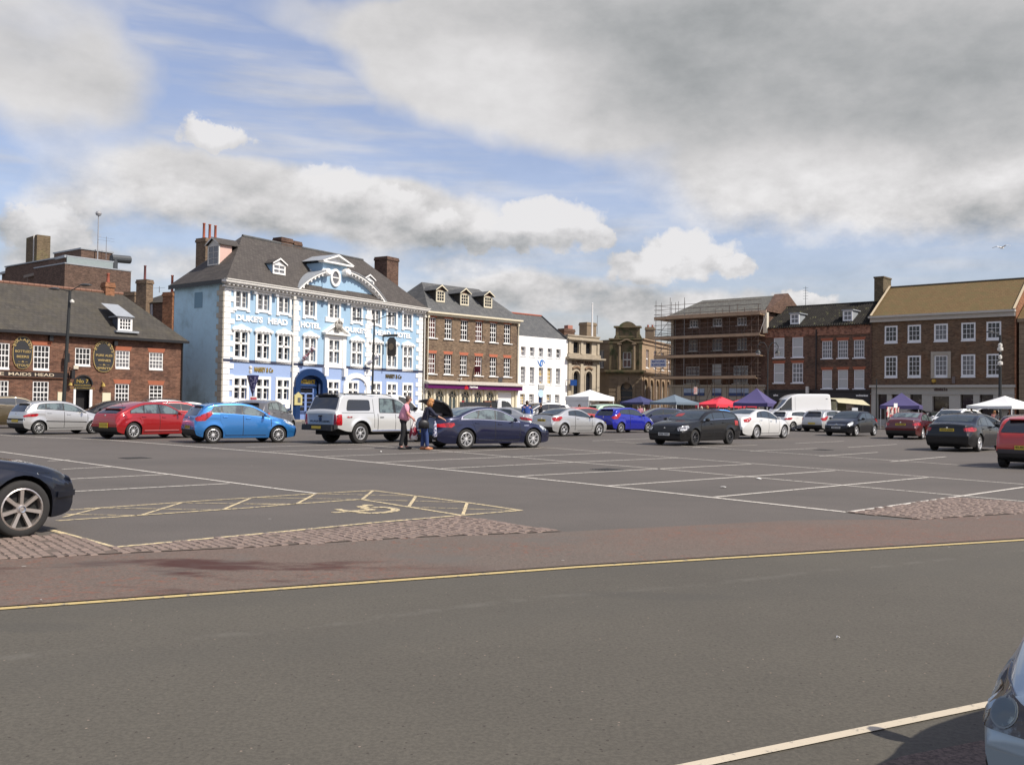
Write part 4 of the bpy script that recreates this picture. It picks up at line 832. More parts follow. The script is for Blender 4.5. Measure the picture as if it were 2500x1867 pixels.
# scaffolding: a thing of its own, standing in front and round the left end
SF = Fac(S0, S1, 'scaffolding', 'steel tube scaffolding with timber board decks round the dark brick building', 'scaffolding'); r = SF.root
OF = -1.35
ups = [SF.uv(6, x, 700, off=OF)[0] for x in (85, 228, 372, 530, 828, 980, 1118)]+[SF.uv(6, 683, 700, off=OF)[0]]
ups.sort(); s0, s1 = ups[0], ups[-1]
dz = [(SF.uv(6, 300, y0, off=OF)[1]+SF.uv(6, 1000, y1, off=OF)[1])/2 for y0, y1 in ((398, 365), (598, 575), (792, 775), (1008, 995))]
top = [SF.uv(6, x, y, off=OF)[1] for x, y in ((85, 320), (228, 268), (375, 258), (830, 255), (1120, 230))]
for i, x in enumerate(ups):
    for y in (OF, -.25):
        if i > 1 and y == -.25: continue
        MB().cyl((x, y, 0), (x, y, dz[0]+(2.1 if i < 3 else 1.0)+random.uniform(-.3, .4)), .03 if i > 2 else .032, n=6).build('upright', rust if i > 2 else steel, r)
for q_ in (.0, .5):
    for i in range(len(ups)-1):
        x = (ups[i]+ups[i+1])/2; 
        if q_ == 0 and i > 1: MB().cyl((x, OF+.06, 0), (x, OF+.06, dz[0]+random.uniform(.3, 1.3)), .026, n=6).build('upright', rust, r)
        elif q_: MB().cyl((x, -.3, 0), (x, -.3, dz[0]+.1), .028, n=6).build('upright', rust, r)
for x in (s0+.0, s0+.9, s0+1.7):
    MB().cyl((x, 1.8, 0), (x, 1.8, dz[0]+2.2), .03, n=6).build('upright', steel, r)
for j, z in enumerate(dz):
    MB().box(s0-.15, OF-.08, z-.06, s1+(.25 if j != 3 else -.2), -.2, z).build('deck', plank, r)
    MB().box(s0-.15, OF-.14, z-.08, s1+(.25 if j != 3 else -.2), OF-.1, z+.2).build('toe_board', plank, r)
    MB().box(s0-.15, -.2, z-.06, s0+1.2, 2.1, z).build('deck', plank, r)
    for dh in (.5, 1.0): MB().cyl((s0-.25, OF, z+dh), (s1+.3, OF, z+dh), .026, n=6).build('guard_rail', rust, r)
    for dh in (-.12, .25, 1.45): MB().cyl((s0-.25, OF+.05, z+dh), (s1+.3, OF+.05, z+dh), .026, n=6).build('ledger', rust, r)
    for dh in (.5, 1.0, 1.5 if j < 1 else .75): MB().cyl((s0, OF-.2, z+dh), (s0, 2.1, z+dh), .026, n=6).build('guard_rail', steel, r)
for dh in (.9, 1.7): MB().cyl((s0-.25, OF, dh+.6), (s1+.3, OF, dh+.6), .026, n=6).build('ledger', rust, r)
for j in range(3):
    zb, za = dz[j], dz[j+1]
    MB().cyl((s0, OF-.05, za), (s0+1.9, OF-.05, zb), .026, n=6).build('brace', steel, r)
    MB().cyl((s1-2.0, OF-.05, za), (s1, OF-.05, zb), .026, n=6).build('brace', rust, r)
MB().cyl((ups[3], OF-.05, .1), (ups[4], OF-.05, dz[3]), .026, n=6).build('brace', rust, r); MB().cyl((s1-.3, -.6, dz[1]), (s1+.5, -.6, dz[0]), .03, n=6).build('ladder', offwhite, r)
a_, z_ = SF.uv(21, 885, 875, off=OF); MB().box(a_-1.0, OF-.12, z_-.4, a_+1.0, OF-.07, z_+.45).build('contractor_sign', mat('sign_pale', (.55, .56, .6), .6), r)
for k, (t_, w_) in enumerate((('MOORE', 1.6), ('SCAFFOLDING', 1.7))): text(t_, .3, mat('sign_letter_blue', (.08, .12, .3), .5), r, (a_-w_/2, OF-.13, z_+.08-.36*k), 'sign_lettering', width=w_, height=.25, bold=.01)

# ================================================================== PANTILE BUILDING
B = Fac(S1, (33.8, 90.7), 'pantile_building', 'dark brick building with black pantiled roof and two white dormers', group=None); r = B.root; L = B.L
PZ = (B.uv(7, 120, 560)[1]+B.uv(7, 1110, 515)[1])/2; fz = (B.uv(7, 150, 1140)[1]+B.uv(7, 1120, 1158)[1])/2+.0; print('pantile', L, PZ, fz)
wA = B.row([(7, 192, 650, 294, 840), (7, 370, 638, 474, 833)]); wB = B.row([(7, 192, 893, 293, 1080), (7, 370, 890, 473, 1080)])
wC = B.row([(7, 657, 680, 752, 846), (7, 807, 673, 905, 843), (7, 962, 665, 1062, 838)]); wD = B.row([(7, 657, 957, 751, 1135), (7, 808, 955, 905, 1135), (7, 963, 952, 1062, 1135)])
sp_ = B.uv(7, 603, 850)[0]
mb = MB(); wall(mb, 0, sp_, fz, PZ-.9, wA+wB, reveal=.12); wall(mb, sp_, L, fz, PZ-.9, wC+wD, reveal=.12); mb.quad((L, 0, 0), (L, 8, 0), (L, 8, PZ), (L, 0, PZ)); mb.build('wall', mat('dk', (0, 0, 0)) if False else brickmat('sooty_brick', (.115, .06, .04), (.14, .078, .052), (.13, .10, .08), patch=(.085, .06, .045), stain=.3), r)
mb = MB(); wall(mb, 0, L, PZ-.9, PZ, y=-.06); mb.quad((0, -.06, PZ-.9), (0, 0, PZ-.9), (L, 0, PZ-.9), (L, -.06, PZ-.9)); mb.build('parapet', brickmat('spalled_orange_brick', (.26, .105, .06), (.31, .13, .075), (.25, .2, .16), patch=(.10, .05, .04), pscale=2.5, plo=.5, phi=.58, stain=.3), r)
for i, w in enumerate(wA+wB): window(r, w, 1 if i != 3 else 3, 2 if i != 3 else 4, y=.05, fr=.08, bar=.045, m=shadewhite, gl=[glass_b, glass_b, glass_b, glass_m][i], sillm=shadewhite, sw=.12, proud=.1, head=.26, headm=rubbed_d)
for i, w in enumerate(wC+wD): window(r, w, 4 if i < 3 else 1, 4 if i < 3 else 2, y=.05, fr=.07, bar=.032, m=shadewhite, gl=glass_m if i < 3 else glass_b, sillm=shadewhite, sw=.12, proud=.1, head=.28, headm=rubbed_d)
MB().cyl((sp_, -.1, fz), (sp_, -.1, PZ-.3), .06, n=8).build('downpipe', black, r)
ry = 4.2; a_, z_ = B.uv(7, 262, 368, off=ry); b_, z2 = B.uv(7, 1160, 308, off=ry); RZ = (z_+z2)/2; print('pantile ridge', z_, z2, a_, b_)
# pantiles: corrugated slope
n = int(L/.24); rows = 14; mb = MB(); vs = []; fs = []; X = [L*i/(n*4) for i in range(n*4+1)]
for j in range(rows+1):
    for stp in (0, 1):
        t = j/rows; y = -.25+(ry+.25)*t; z = PZ-.05+(RZ-PZ+.05)*t+(.10 if stp == 0 else 0)-.0
        if j == 0 and stp == 1 or j == rows and stp == 0: pass
        for i, x in enumerate(X): vs.append((x, y-(.0 if stp else .02), z+.075*math.cos(i*math.pi/2)))
K = len(X)
for j in range(2*rows+1):
    for i in range(K-1): fs.append((j*K+i, j*K+i+1, (j+1)*K+i+1, (j+1)*K+i))
mb.add(vs, fs); mb.add([(0, 2*ry, PZ), (L, 2*ry, PZ), (L, ry, RZ), (0, ry, RZ)], [(0, 1, 2, 3)])
pant = mat('black_pantile', (.030, .028, .026), .6, var=.5, vscale=1.5, col2=(.13, .13, .07), c2lo=.56, c2hi=.74, c2scale=2.2, fine=.3, fscale=12)
pb_ = pant.node_tree.nodes['Principled BSDF']; pb_.inputs['Roughness'].default_value = .95; pb_.inputs['Specular IOR Level'].default_value = .08; mb.build('roof', pant, r)
MB().cyl((0, ry, RZ+.05), (L, ry, RZ+.05), .13, n=8).build('ridge', pant, r)
for x0, x1, yb, yt in ((357, 443, 518, 418), (862, 955, 488, 386)):
    p_ = B.roofhit(7, (x0+x1)/2, yb, PZ, ry, RZ, -.25); a1, b1 = B.uv(7, x0, (yb+yt)/2, off=p_[1])[0], B.uv(7, x1, (yb+yt)/2, off=p_[1])[0]; zt_ = B.uv(7, (x0+x1)/2, yt, off=p_[1])[1]
    dormer(r, a1, b1, p_[2], zt_, p_[1]-.15, 1.5, lead, shadewhite, lead, cols=2, rows=2, gl=glass_m, flat=True, bar=.05)
fb = mat('black_fascia', (.012, .012, .014), .4)
sh = [[.7, sp_-.5, .2, fz-1.3], [sp_+.5, L-1.6, .2, fz-1.3]]
mb = MB(); wall(mb, 0, L, 0, fz, sh, y=-.06, reveal=.4); mb.box(0, -.3, fz-.12, L, 0, fz+.02); mb.box(.1, -.2, fz-1.1, sp_-.1, -.05, fz-.25); mb.box(sp_+.2, -.2, fz-1.1, L-.1, -.05, fz-.25); mb.build('shopfront', fb, r)
for h in sh: MB().box(h[0], .2, h[2], h[1], .3, h[3]).build('shop_window', mat('lit_shop_glass', (.10, .08, .06), .2, col2=(.25, .22, .16), c2lo=.5, c2hi=.55, c2scale=2), r)
a_, z_ = B.uv(7, 983, 1200, off=-.2); text('www.lincscurtain.net', .2, white, r, (a_, -.215, z_-.1), 'fascia_lettering', width=B.uv(7, 1098, 1200, off=-.2)[0]-a_, height=.2, bold=.01)
a_, z_ = B.uv(7, 190, 1197, off=-.2); text('salon', .25, white, r, (a_, -.215, z_-.1), 'fascia_lettering', width=.5, height=.2, bold=.01)
a_, z_ = B.uv(7, 525, 1135, off=-.3); MB().box(a_-.1, -.7, z_-.45, a_+.12, -.4, z_+.2).box(a_, -.4, z_, a_+.05, 0, z_+.05).build('alarm_box', offwhite, r)
aerial(B, 7, 500, 155, 350, ry+.3, arms=5, w=.28, z0=RZ)

# ================================================================== RIGHT BUILDING
B = Fac((33.8, 90.7), (43.06, 82.65), 'right_building', 'large brown brick building with mossy tiled roof and pale stone shopfront'); r = B.root; L = B.L
CZ = (B.uv(8, 110, 508)[1]+B.uv(8, 1415, 435)[1])/2; CB = (B.uv(8, 110, 555)[1]+B.uv(8, 1415, 493)[1])/2; fz = (B.uv(8, 110, 1140)[1]+B.uv(8, 1415, 1130)[1])/2
print('right', L, CZ, CB, fz)
w1 = B.row([(8, 222, 588, 344, 742), (8, 435, 574, 557, 732), (8, 677, 563, 804, 725), (8, 926, 552, 1058, 715), (8, 1158, 541, 1292, 705)])
w2 = B.row([(8, 222, 862, 342, 1058), (8, 435, 856, 557, 1055), (8, 680, 850, 803, 1050), (8, 924, 843, 1056, 1047), (8, 1158, 838, 1292, 1043)])
mb = MB(); wall(mb, 0, L, fz, CB, w1+w2, reveal=.1); mb.build('wall', brickmat('drab_brown_brick', (.125, .078, .05), (.15, .095, .06), (.14, .11, .08), patch=(.15, .085, .05), stain=.15), r)
for i, w in enumerate(w1+w2): window(r, w, 3, 3 if i < 5 else 4, y=.02, fr=.14, bar=.035, m=shadewhite, gl=random.choice((glass_d, glass_m)), sillm=shadewhite, sw=.02, proud=.05, meet=False)
w = w2[2]; mb = MB(); s_ = .26
for a_, b_, c_, d_ in ((w[0]-s_, w[0], w[2]-.12, w[3]+.3), (w[1], w[1]+s_, w[2]-.12, w[3]+.3), (w[0], w[1], w[3], w[3]+.3)): mb.box(a_, -.12, c_, b_, .0, d_)
mb.build('stone_architrave', shopstone, r)
mb = MB(); mb.box(-.1, -.25, CB, L+.05, .0, CZ-.12); mb.box(-.2, -.5, CZ-.14, L+.1, 0, CZ+.05); mb.build('cornice', mat('grey_cornice', (.46, .43, .38), .8, var=.15), r)
ry = 4.6; a_, z_ = B.uv(8, 272, 235, off=ry); b_, z2 = B.uv(8, 1502, 150, off=ry); RZ = (z_+z2)/2; print('right ridge', z_, z2, a_, b_)
v = [(0, -.3, CZ+.05), (L, -.3, CZ+.05), (L, 9.4, CZ+.05), (0, 9.4, CZ+.05), (0, ry, RZ), (L, ry, RZ)]
MB().add(v, [(0, 1, 5, 4), (2, 3, 4, 5)]).build('roof', mossroof, r)
gw = mat('gable_render', (.52, .42, .28), .85, var=.12)
for x in (0, L):
    e = -.12 if x == 0 else .12
    mb = MB(); mb.add([(x, -.1, 0), (x, 9.2, 0), (x, 9.2, CZ), (x, -.1, CZ), (x, ry, RZ+.1), (x+e, -.1, 0), (x+e, 9.2, 0), (x+e, 9.2, CZ), (x+e, -.1, CZ), (x+e, ry, RZ+.1)], [(0, 1, 2, 4, 3), (9, 7, 6, 5, 8), (3, 4, 9, 8), (4, 2, 7, 9), (0, 3, 8, 5)])
    mb.build('gable_wall', orange_brick if x else dark_brick, r)
    MB().add([(x-.08, -.4, CZ+.12), (x+.14, -.4, CZ+.12), (x+.14, ry, RZ+.18), (x-.08, ry, RZ+.18)], [(0, 1, 2, 3)]).add([(x-.08, ry, RZ+.18), (x+.14, ry, RZ+.18), (x+.14, 9.4, CZ+.1), (x-.08, 9.4, CZ+.1)], [(0, 1, 2, 3)]).build('verge', gw, r)
MB().cyl((0, ry, RZ+.02), (L, ry, RZ+.02), .1, n=6).build('ridge', slate3, r)
a_, _ = B.uv(8, 128, 300, off=ry-.5); b_, zt_ = B.uv(8, 213, 128, off=ry-.5)
mb = MB(); mb.box(a_, ry-.5, PZ, b_, ry+1.6, zt_-.15); mb.box(a_-.06, ry-.56, zt_-.15, b_+.06, ry+1.66, zt_); mb.build('chimney', brickmat('mossy_chimney_brick', (.10, .075, .045), (.13, .095, .055), (.13, .12, .09), patch=(.17, .16, .07), stain=.2), r)
hs_ = [(27, 238, 365, 338, 412), (27, 428, 540, 340, 560), (27, 675, 838, 340, 560), (27, 1355, 1530, 340, 560), (27, 1615, 1800, 340, 560)]
holes = []
for c, x0, x1, y0, y1 in hs_: a_, z1 = B.uv(c, x0, y0); b_, _ = B.uv(c, x1, y0); holes.append([a_, b_, .7, z1])
da, z1 = B.uv(27, 978, 372); db, _ = B.uv(27, 1205, 372); holes.append([da, db, .05, z1])
mb = MB(); wall(mb, -.05, L+.05, 0, fz, holes, y=-.08, reveal=.5); mb.box(-.1, -.4, fz-.12, L+.1, 0, fz+.1); mb.box(-.08, -.16, fz-.75, L+.08, -.08, fz-.7); mb.build('shopfront', mat('pale_shop_stone', (.40, .38, .34), .75, var=.1), r)
for i, h in enumerate(holes):
    MB().box(h[0], .3, h[2], h[1], .35, h[3]).build('shop_window', mat('brown_shop_glass', (.035, .022, .018), .12, col2=(.12, .10, .08), c2lo=.55, c2hi=.62, c2scale=1.5), r)
a_, z_ = B.uv(27, 1000, 300, off=-.09); b_, z1 = B.uv(27, 1180, 278, off=-.09); text('edmondson & co', .3, mat('brown_letters', (.07, .04, .035), .5), r, (a_, -.10, z_), 'fascia_lettering', width=b_-a_, height=.3, bold=.02)
a_, z_ = B.uv(27, 995, 165); MB().lathe([(.001, -.2), (.16, -.18), (.2, 0)], 8, (a_, 0, z_), 'y').build('alarm_box', mat('yellow_box', (.45, .28, .04), .5), r)
a_, z_ = B.uv(8, 858, 1080); MB().box(a_-.12, -.12, z_-.3, a_+.12, 0, z_+.3).build('vent_box', mat('taupe', (.16, .13, .12), .8), r)

# quoined building beyond it
Q = Fac((43.3, 82.4), (50.5, 76.2), 'quoined_building', 'dark brick building with pale stone quoins at the right edge'); r = Q.root
qz = Q.uv(8, 1440, 520)[1]; mb = MB(); wall(mb, 0, Q.L, 0, qz, [[2.6, 3.8, qz-3.2, qz-1.2]]); mb.quad((0, 8, 0), (0, 0, 0), (0, 0, qz), (0, 8, qz)); mb.build('wall', dark_brick, r)
window(r, [2.6, 3.8, qz-3.2, qz-1.2], 3, 4)
quoins(r, 0, .2, qz, stone_d, w=.7, step=.42); MB().box(-.1, -.25, qz-.3, Q.L, 0, qz).box(0, -.12, qz-3.9, Q.L, 0, qz-3.75).build('cornice', stone_d, r)
MB().add([(-.1, -.25, qz), (Q.L, -.25, qz), (Q.L, 5, qz+3), (-.1, 5, qz+3), (-.1, 5, qz), (Q.L, 5, qz)], [(0, 1, 2, 3), (0, 3, 4)]).build('roof', mossroof, r)

# ================================================================== PUB
C_ = Vector((-23.9, 70.0, 0)); dd = Vector((.656, .755, 0)).normalized(); A_ = C_-dd*22
B = Fac(A_, C_, 'pub', 'low red brick pub with slate roof and oval ale signs'); r = B.root; L = B.L
EZ = (B.uv(1, 100, 838)[1]+B.uv(1, 1200, 912)[1])/2; print('pub', EZ, B.uv(1, 0, 832), B.uv(1, 1200, 912))
u = [B.rect(1, -40, 928, 64, 1098), B.rect(1, 224, 945, 333, 1106), B.rect(1, 505, 962, 609, 1078), B.rect(1, 777, 980, 872, 1096), B.rect(1, 1003, 993, 1096, 1104)]
g_ = [B.rect(1, -45, 1180, 57, 1332), B.rect(1, 220, 1186, 327, 1335), B.rect(1, 773, 1203, 867, 1332), B.rect(1, 1003, 1211, 1092, 1325)]
dr = B.rect(1, 497, 1150, 612, 1370); dr[2] = 0
mb = MB(); wall(mb, 0, L, 0, EZ, u+g_+[dr], reveal=.1); arch_fill(mb, dr[0], dr[1], dr[3]-(dr[1]-dr[0])/2, dr[3], reveal=.3)
mb.quad((L, 0, 0), (L, 9, 0), (L, 9, EZ), (L, 0, EZ)); mb.quad((L, 9, 0), (0, 9, 0), (0, 9, EZ), (L, 9, EZ)); mb.build('wall', red_brick, r)
for i, w in enumerate(u+g_): window(r, w, 4 if i != 8 else 3, [4, 4, 3, 4, 4, 4, 4, 4, 4][i], y=.03, fr=.06, bar=.04, m=white, gl=[glass_d, glass_d, glass_d, glass_m, glass_m, glass_d, glass_d, glass_d, glass_d][i], sillm=white if i < 5 else None or white, sw=.0, proud=.03, head=.3 if i in (1, 3, 4, 7, 8) else None, headm=rubbed_d)
# arched porch
mb = MB(); zs = dr[3]-(dr[1]-dr[0])/2; n = 14; c_ = (dr[0]+dr[1])/2; rx = (dr[1]-dr[0])/2
mb.prism([(c_-rx*math.cos(math.pi*i/n), zs+rx*math.sin(math.pi*i/n)) for i in range(n+1)]+[(dr[1], zs-.35), (dr[0], zs-.35)], .02, .1); arch_ring(mb, dr[0], dr[1], zs, dr[3], .08, -.12, .02)
mb.build('door_fanlight', mat('fanlight_black', (.02, .021, .022), .35), r)
text('No 7', .4, gold, r, (c_-.42, .0, zs+.1), 'door_lettering', width=.8, height=.26, bold=.005); text('RESTAURANT', .3, gold, r, (c_-.55, .0, zs-.1), 'door_lettering', width=1.1, height=.1); text('BAR & ACCOMMODATION', .3, gold, r, (c_-.8, .0, zs-.28), 'door_lettering', width=1.6, height=.09)
MB().box(dr[0], .5, 0, dr[1], .55, zs).build('open_doorway', mat('doorway_dark', (.006, .005, .006), .6), r)
MB().box(dr[0]-.05, -.08, 0, dr[0]+.09, .02, zs-.32).build('door_post', white, r); MB().box(dr[1]-.12, -.08, .9, dr[1]+.06, .02, zs-.32).build('door_post', white, r)
# fascia board
f0, f1 = 0, B.uv(1, 458, 1140)[0]; zt_, zb_ = (B.uv(22, 100, 915)[1]+B.uv(22, 1160, 968)[1])/2, (B.uv(22, 100, 1025)[1]+B.uv(22, 1160, 1050)[1])/2
MB().box(2, -.1, zb_, f1, 0, zt_).build('fascia', mat('fascia_black_brown', (.02, .012, .011), .5), r)
MB().box(2, -.13, zb_-.04, f1, 0, zb_).box(2, -.13, zt_, f1, 0, zt_+.04).build('fascia_beading', mat('brown_bead', (.14, .06, .03), .5), r)
cl_ = mat('cream_letters', (.62, .52, .38), .5); zh = (zt_-zb_); hh = zh*.55
e1 = B.uv(22, 970, 980, off=-.1)[0]; h0 = B.uv(22, 625, 980, off=-.1)[0]; m0, m1 = B.uv(22, 150, 980, off=-.1)[0], B.uv(22, 560, 980, off=-.1)[0]; t1_ = B.uv(22, 68, 980, off=-.1)[0]
for s_, a_, b_ in (('THE', t1_-1.15, t1_), ('MAIDS', m0, m1), ('HEAD', h0, e1)): slab_serif(s_, cl_, r, a_, b_, zb_+zh*.22, zb_+zh*.22+hh, -.115, 'fascia_lettering', .005)
# oval signs
ovg = mat('sign_gold', (.36, .26, .10), .5)
for (x0, y0, x1, y1), lines, lz in (((230, 300, 588, 890), ('BOTTLED', 'BEERS', '~ & ~', 'STOUT'), (.50, .34, .20, .075)), ((1680, 388, 2062, 945), ('PURE ALES', 'WINES', '~ & ~', 'SPIRITS'), (.50, .34, .21, .085))):
    a_, b_, c2, d2 = B.rect(22, x0, y0, x1, y1, off=-.08); cx_, cz_ = (a_+b_)/2, (c2+d2)/2; ra, rb = (b_-a_)/2, (d2-c2)/2; n = 32
    def ov(k): return [(cx_+ra*k*math.copysign(abs(math.cos(t))**.8, math.cos(t)), cz_+(rb-ra*(1-k))*math.copysign(abs(math.sin(t))**.9, math.sin(t))) for t in (2*math.pi*i/n for i in range(n))]
    o = MB().prism(ov(1), -.08, 0).build('oval_sign', ovg, r)
    MB().prism(ov(.93), -.095, -.08).build('sign_field', mat('sign_field_black', (.022, .022, .024), .5), o)
    Hh = d2-c2; Ww = b_-a_
    for s_, z in zip(lines, lz):
        w_ = Ww*{0: .78}.get(0) if s_ in lines[:1] else Ww*(.62 if '&' not in s_ else .5)
        text(s_, .3, ovg, o, (cx_-w_/2, -.105, c2+Hh*z), 'sign_lettering', width=w_, height=Hh*(.075 if '&' not in s_ else .05), bold=.008)
    for k, ch in enumerate('BULLARDS'):
        t = R(165-k*150/7); rr_ = Ww*.36; zc = c2+Hh*.63
        x_, z_ = cx_+rr_*math.cos(t), zc+rr_*1.25*math.sin(t)
        text(ch, Hh*.13, ovg, o, (x_-.11*math.sin(t), -.105, z_-.05), 'sign_lettering', rot=(R(90), R(90)-t if False else -(t-R(90)), 0), bold=.006)
for x0, x1, y0, y1 in ((385, 433, 1258, 1350), (686, 741, 1263, 1350)):
    a_, b_, c2, d2 = B.rect(1, x0, y0, x1, y1); o = MB().box(a_, -.06, c2, b_, 0, d2).build('notice_board', mat('cream_board', (.62, .58, .42), .6), r)
    if x0 < 400: MB().box(a_+.35, -.07, d2-.55, b_-.1, -.06, d2-.15).build('poster', mat('poster_grey', (.2, .13, .1), .5), o)
a_, z_ = B.uv(22, 1358, 857); MB().box(a_-.16, -.1, z_-.12, a_+.16, 0, z_+.12).build('alarm_box', mat('alarm_cream', (.55, .5, .4), .6), r)
for x, y in ((1155, 690), (1250, 990)):
    a_, z_ = B.uv(22, x, y); MB().box(a_-.1, -.55, z_-.3, a_+.12, -.3, z_+.3).cyl((a_, -.42, z_+.35), (a_, 0, z_+.45), .03).build('wall_lantern', black, r)
for x, y in ((1238, 1170), (1830, 1190)):
    a_, z_ = B.uv(22, x, y); MB().lathe([(.02, .2), (.1, .1), (.14, -.05), (.001, -.1)], 10, (a_, -.25, z_)).cyl((a_, -.25, z_+.15), (a_, 0, z_+.3), .02).build('brass_lamp', gold, r)
for x, y in ((900, 335), (2060, 430)):
    a_, z_ = B.uv(22, x, y); MB().box(a_-.12, -.25, z_-.18, a_+.12, 0, z_+.16).build('flood_light', black, r)
# roof
ry = 4.4; a_, z_ = B.uv(1, 300, 547, off=ry); a2, z2 = B.uv(1, 820, 603, off=ry); RZ = (z_+z2)/2; print('pub ridge', z_, z2, a2)
v = [(-.3, -.35, EZ-.06), (L+.25, -.35, EZ-.06), (L+.25, 9.2, EZ-.06), (-.3, 9.2, EZ-.06), (0, ry, RZ), (a2, ry, RZ)]
MB().add(v, [(0, 1, 5, 4), (2, 3, 4, 5), (1, 2, 5), (3, 2, 1, 0)]).build('roof', slate3, r)
mb = MB(); x = 0
while x < a2: mb.cyl((x, ry, RZ+.02), (x+.38, ry, RZ+.02), .12, .12, 8); x += .4
mb.build('ridge_tiles', mat('red_ridge', (.20, .10, .065), .8, var=.3), r)
MB().box(-.3, -.42, EZ-.22, L+.25, -.3, EZ-.04).box(0, -.3, EZ-.2, L, .0, EZ-.08).build('gutter', black, r)
MB().cyl((L-.1, -.1, .1), (L-.1, -.1, EZ-.2), .05, n=8).build('downpipe', black, r)
p_ = B.roofhit(1, 840, 850, EZ-.06, ry, RZ, -.35); a1, b1 = B.uv(1, 792, 800, off=p_[1])[0], B.uv(1, 888, 800, off=p_[1])[0]; zt_ = B.uv(1, 840, 758, off=p_[1])[1]
o = dormer(r, a1, b1, p_[2], zt_, p_[1]-.05, .9, mat('dormer_cheek', (.06, .07, .09), .6), white, lead, cols=4, rows=3, gl=glass_d, flat=True, bar=.05)
MB().add([(a1-.2, p_[1]-.2, zt_+.05), (b1+.1, p_[1]-.2, zt_+.05), (b1-.1, p_[1]+1.9, zt_+1.05), (a1-.3, p_[1]+1.9, zt_+1.05)], [(0, 1, 2, 3)]).box(a1-.3, p_[1]-.45, p_[2]-.12, b1+.3, p_[1]-.05, p_[2]+.02).build('lead_flashing', lead, o)
a_, _ = B.uv(1, 698, 560, off=ry); b_, zt_ = B.uv(1, 758, 528, off=ry); chimney(r, a_, b_, ry-.3, ry+.4, RZ-1, zt_, orange_brick, pots=1, ph=.7)

# old house behind the pub, beside the hotel
B = Fac((-36.0, 88.0), (-28.6, 80.5+4), 'old_house', 'old brick house with two tall chimneys squeezed between pub and hotel'); r = B.root; L = B.L
a0, z0 = B.uv(1, 950, 660); a1, z1 = B.uv(1, 1160, 580); ez = B.uv(1, 1080, 650)[1]
mb = MB(); wall(mb, 0, L+1.5, 0, ez); mb.quad((L+1.5, 0, 0), (L+1.5, 6, 0), (L+1.5, 6, ez), (L+1.5, 0, ez)); mb.quad((0, 6, 0), (0, 0, 0), (0, 0, ez), (0, 6, ez)); mb.build('wall', dark_brick, r)
rz = B.uv(1, 1100, 580, off=2.5)[1]; MB().add([(a0-.3, -.2, ez-.1), (L+1.5, -.2, ez-.1), (L+1.5, 2.5, rz), (a0+1.5, 2.5, rz), (L+1.5, 5, ez-.1), (a0-.3, 5, ez-.1)], [(0, 1, 2, 3), (2, 4, 5, 3), (0, 3, 5)]).build('roof', slate3, r)
w = B.rect(1, 982, 668, 1026, 760, off=-.05); MB().box(w[0], -.08, w[2], w[1], -.02, w[3]).build('shutter', mat('grey_shutter', (.40, .42, .45), .7), r)
a_, _ = B.uv(1, 915, 580, off=-.6); b_, zt_ = B.uv(1, 985, 500, off=-.6); chimney(r, a_, b_, -.6, .2, 3, zt_, brown_brick, pots=1, ph=1.3, pm=mat('dark_red_pot', (.14, .05, .05), .7))
a_, _ = B.uv(1, 1092, 700, off=-2.5); b_, zt_ = B.uv(1, 1160, 585, off=-2.5); chimney(r, a_, b_, -2.5, -1.5, 2, zt_, orange_brick, pots=1, ph=1.5, pm=terracotta)
a_, _ = B.uv(1, 835, 610, off=2); b_, zt_ = B.uv(1, 905, 583, off=2); chimney(r, a_, b_, 2, 3, 3, zt_, brown_brick)
aerial(B, 1, 1072, 548, 590, 2.4, arms=1, w=.7)

# municipal block behind the pub
Cn = Vector((-45.2, 97.5, 0))
B = Fac(Cn, Cn+Vector((8.2, 10.2, 0)), 'municipal_block', 'large modern brown brick block rising behind the pub roof with a square stack'); r = B.root
zt = B.uv(1, 358, 336)[1]; zb = B.uv(1, 358, 400)[1]; e1, _ = B.uv(1, 757, 390); print('muni', zt, e1, B.uv(1, 757, 388))
grey = mat('grey_fascia_panel', (.23, .27, .27), .7, var=.12)
mb = MB(); mb.box(0, 0, 0, e1, 14, zt-.05); mb.build('wall', far_brick, r)
MB().box(-.1, -.1, zb+.2, e1, 0, zt).build('fascia', grey, r); MB().box(-.1, -.12, zt, e1+.1, 14, zt+.12).build('flat_roof', lead, r)
gz = B.uv(1, 400, 545)[1]; w = B.rect(1, 372, 405, 432, 548, off=-.15); window(r, [w[0], w[1], w[2], w[3]], 2, 3, y=-.2, fr=.2, bar=.1, m=grey, gl=glass_d, sill=False)
bx0 = B.uv(1, 434, 500, off=-2.5)[0]; bx1 = B.uv(1, 880, 500, off=-2.5)[0]; bz = (B.uv(1, 434, 402, off=-2.5)[1]+B.uv(1, 850, 440, off=-2.5)[1])/2
MB().box(bx0, -2.5, 0, bx1, 4, bz).build('front_block', far_brick, r); MB().box(bx0-.05, -2.55, bz, bx1+.05, 4, bz+.12).build('coping', lead, r)
pz = B.uv(1, 650, 312, off=4)[1]; a_, b_ = B.uv(1, 545, 340, off=4)[0], B.uv(1, 757, 340, off=4)[0]; MB().box(a_, 4, zt, b_, 10, pz).build('plant_room', far_brick, r); MB().box(a_-.1, 3.9, pz, b_+.1, 10.1, pz+.15).build('coping', lead, r)
x, z_ = B.uv(1, 657, 300, off=3.5); zz = B.uv(1, 657, 58, off=3.5)[1]; MB().cyl((x, 3.5, zt), (x, 3.5, zz), .07, .05, 8).lathe([(.001, .3), (.25, .18), (.32, 0), (.25, -.2), (.001, -.3)], 14, (x, 3.5, zz)).build('ball_mast', mat('mast_metal', (.3, .3, .31), .4), r)
aerial(B, 1, 716, 215, 370, 3.2, arms=2, w=.9)
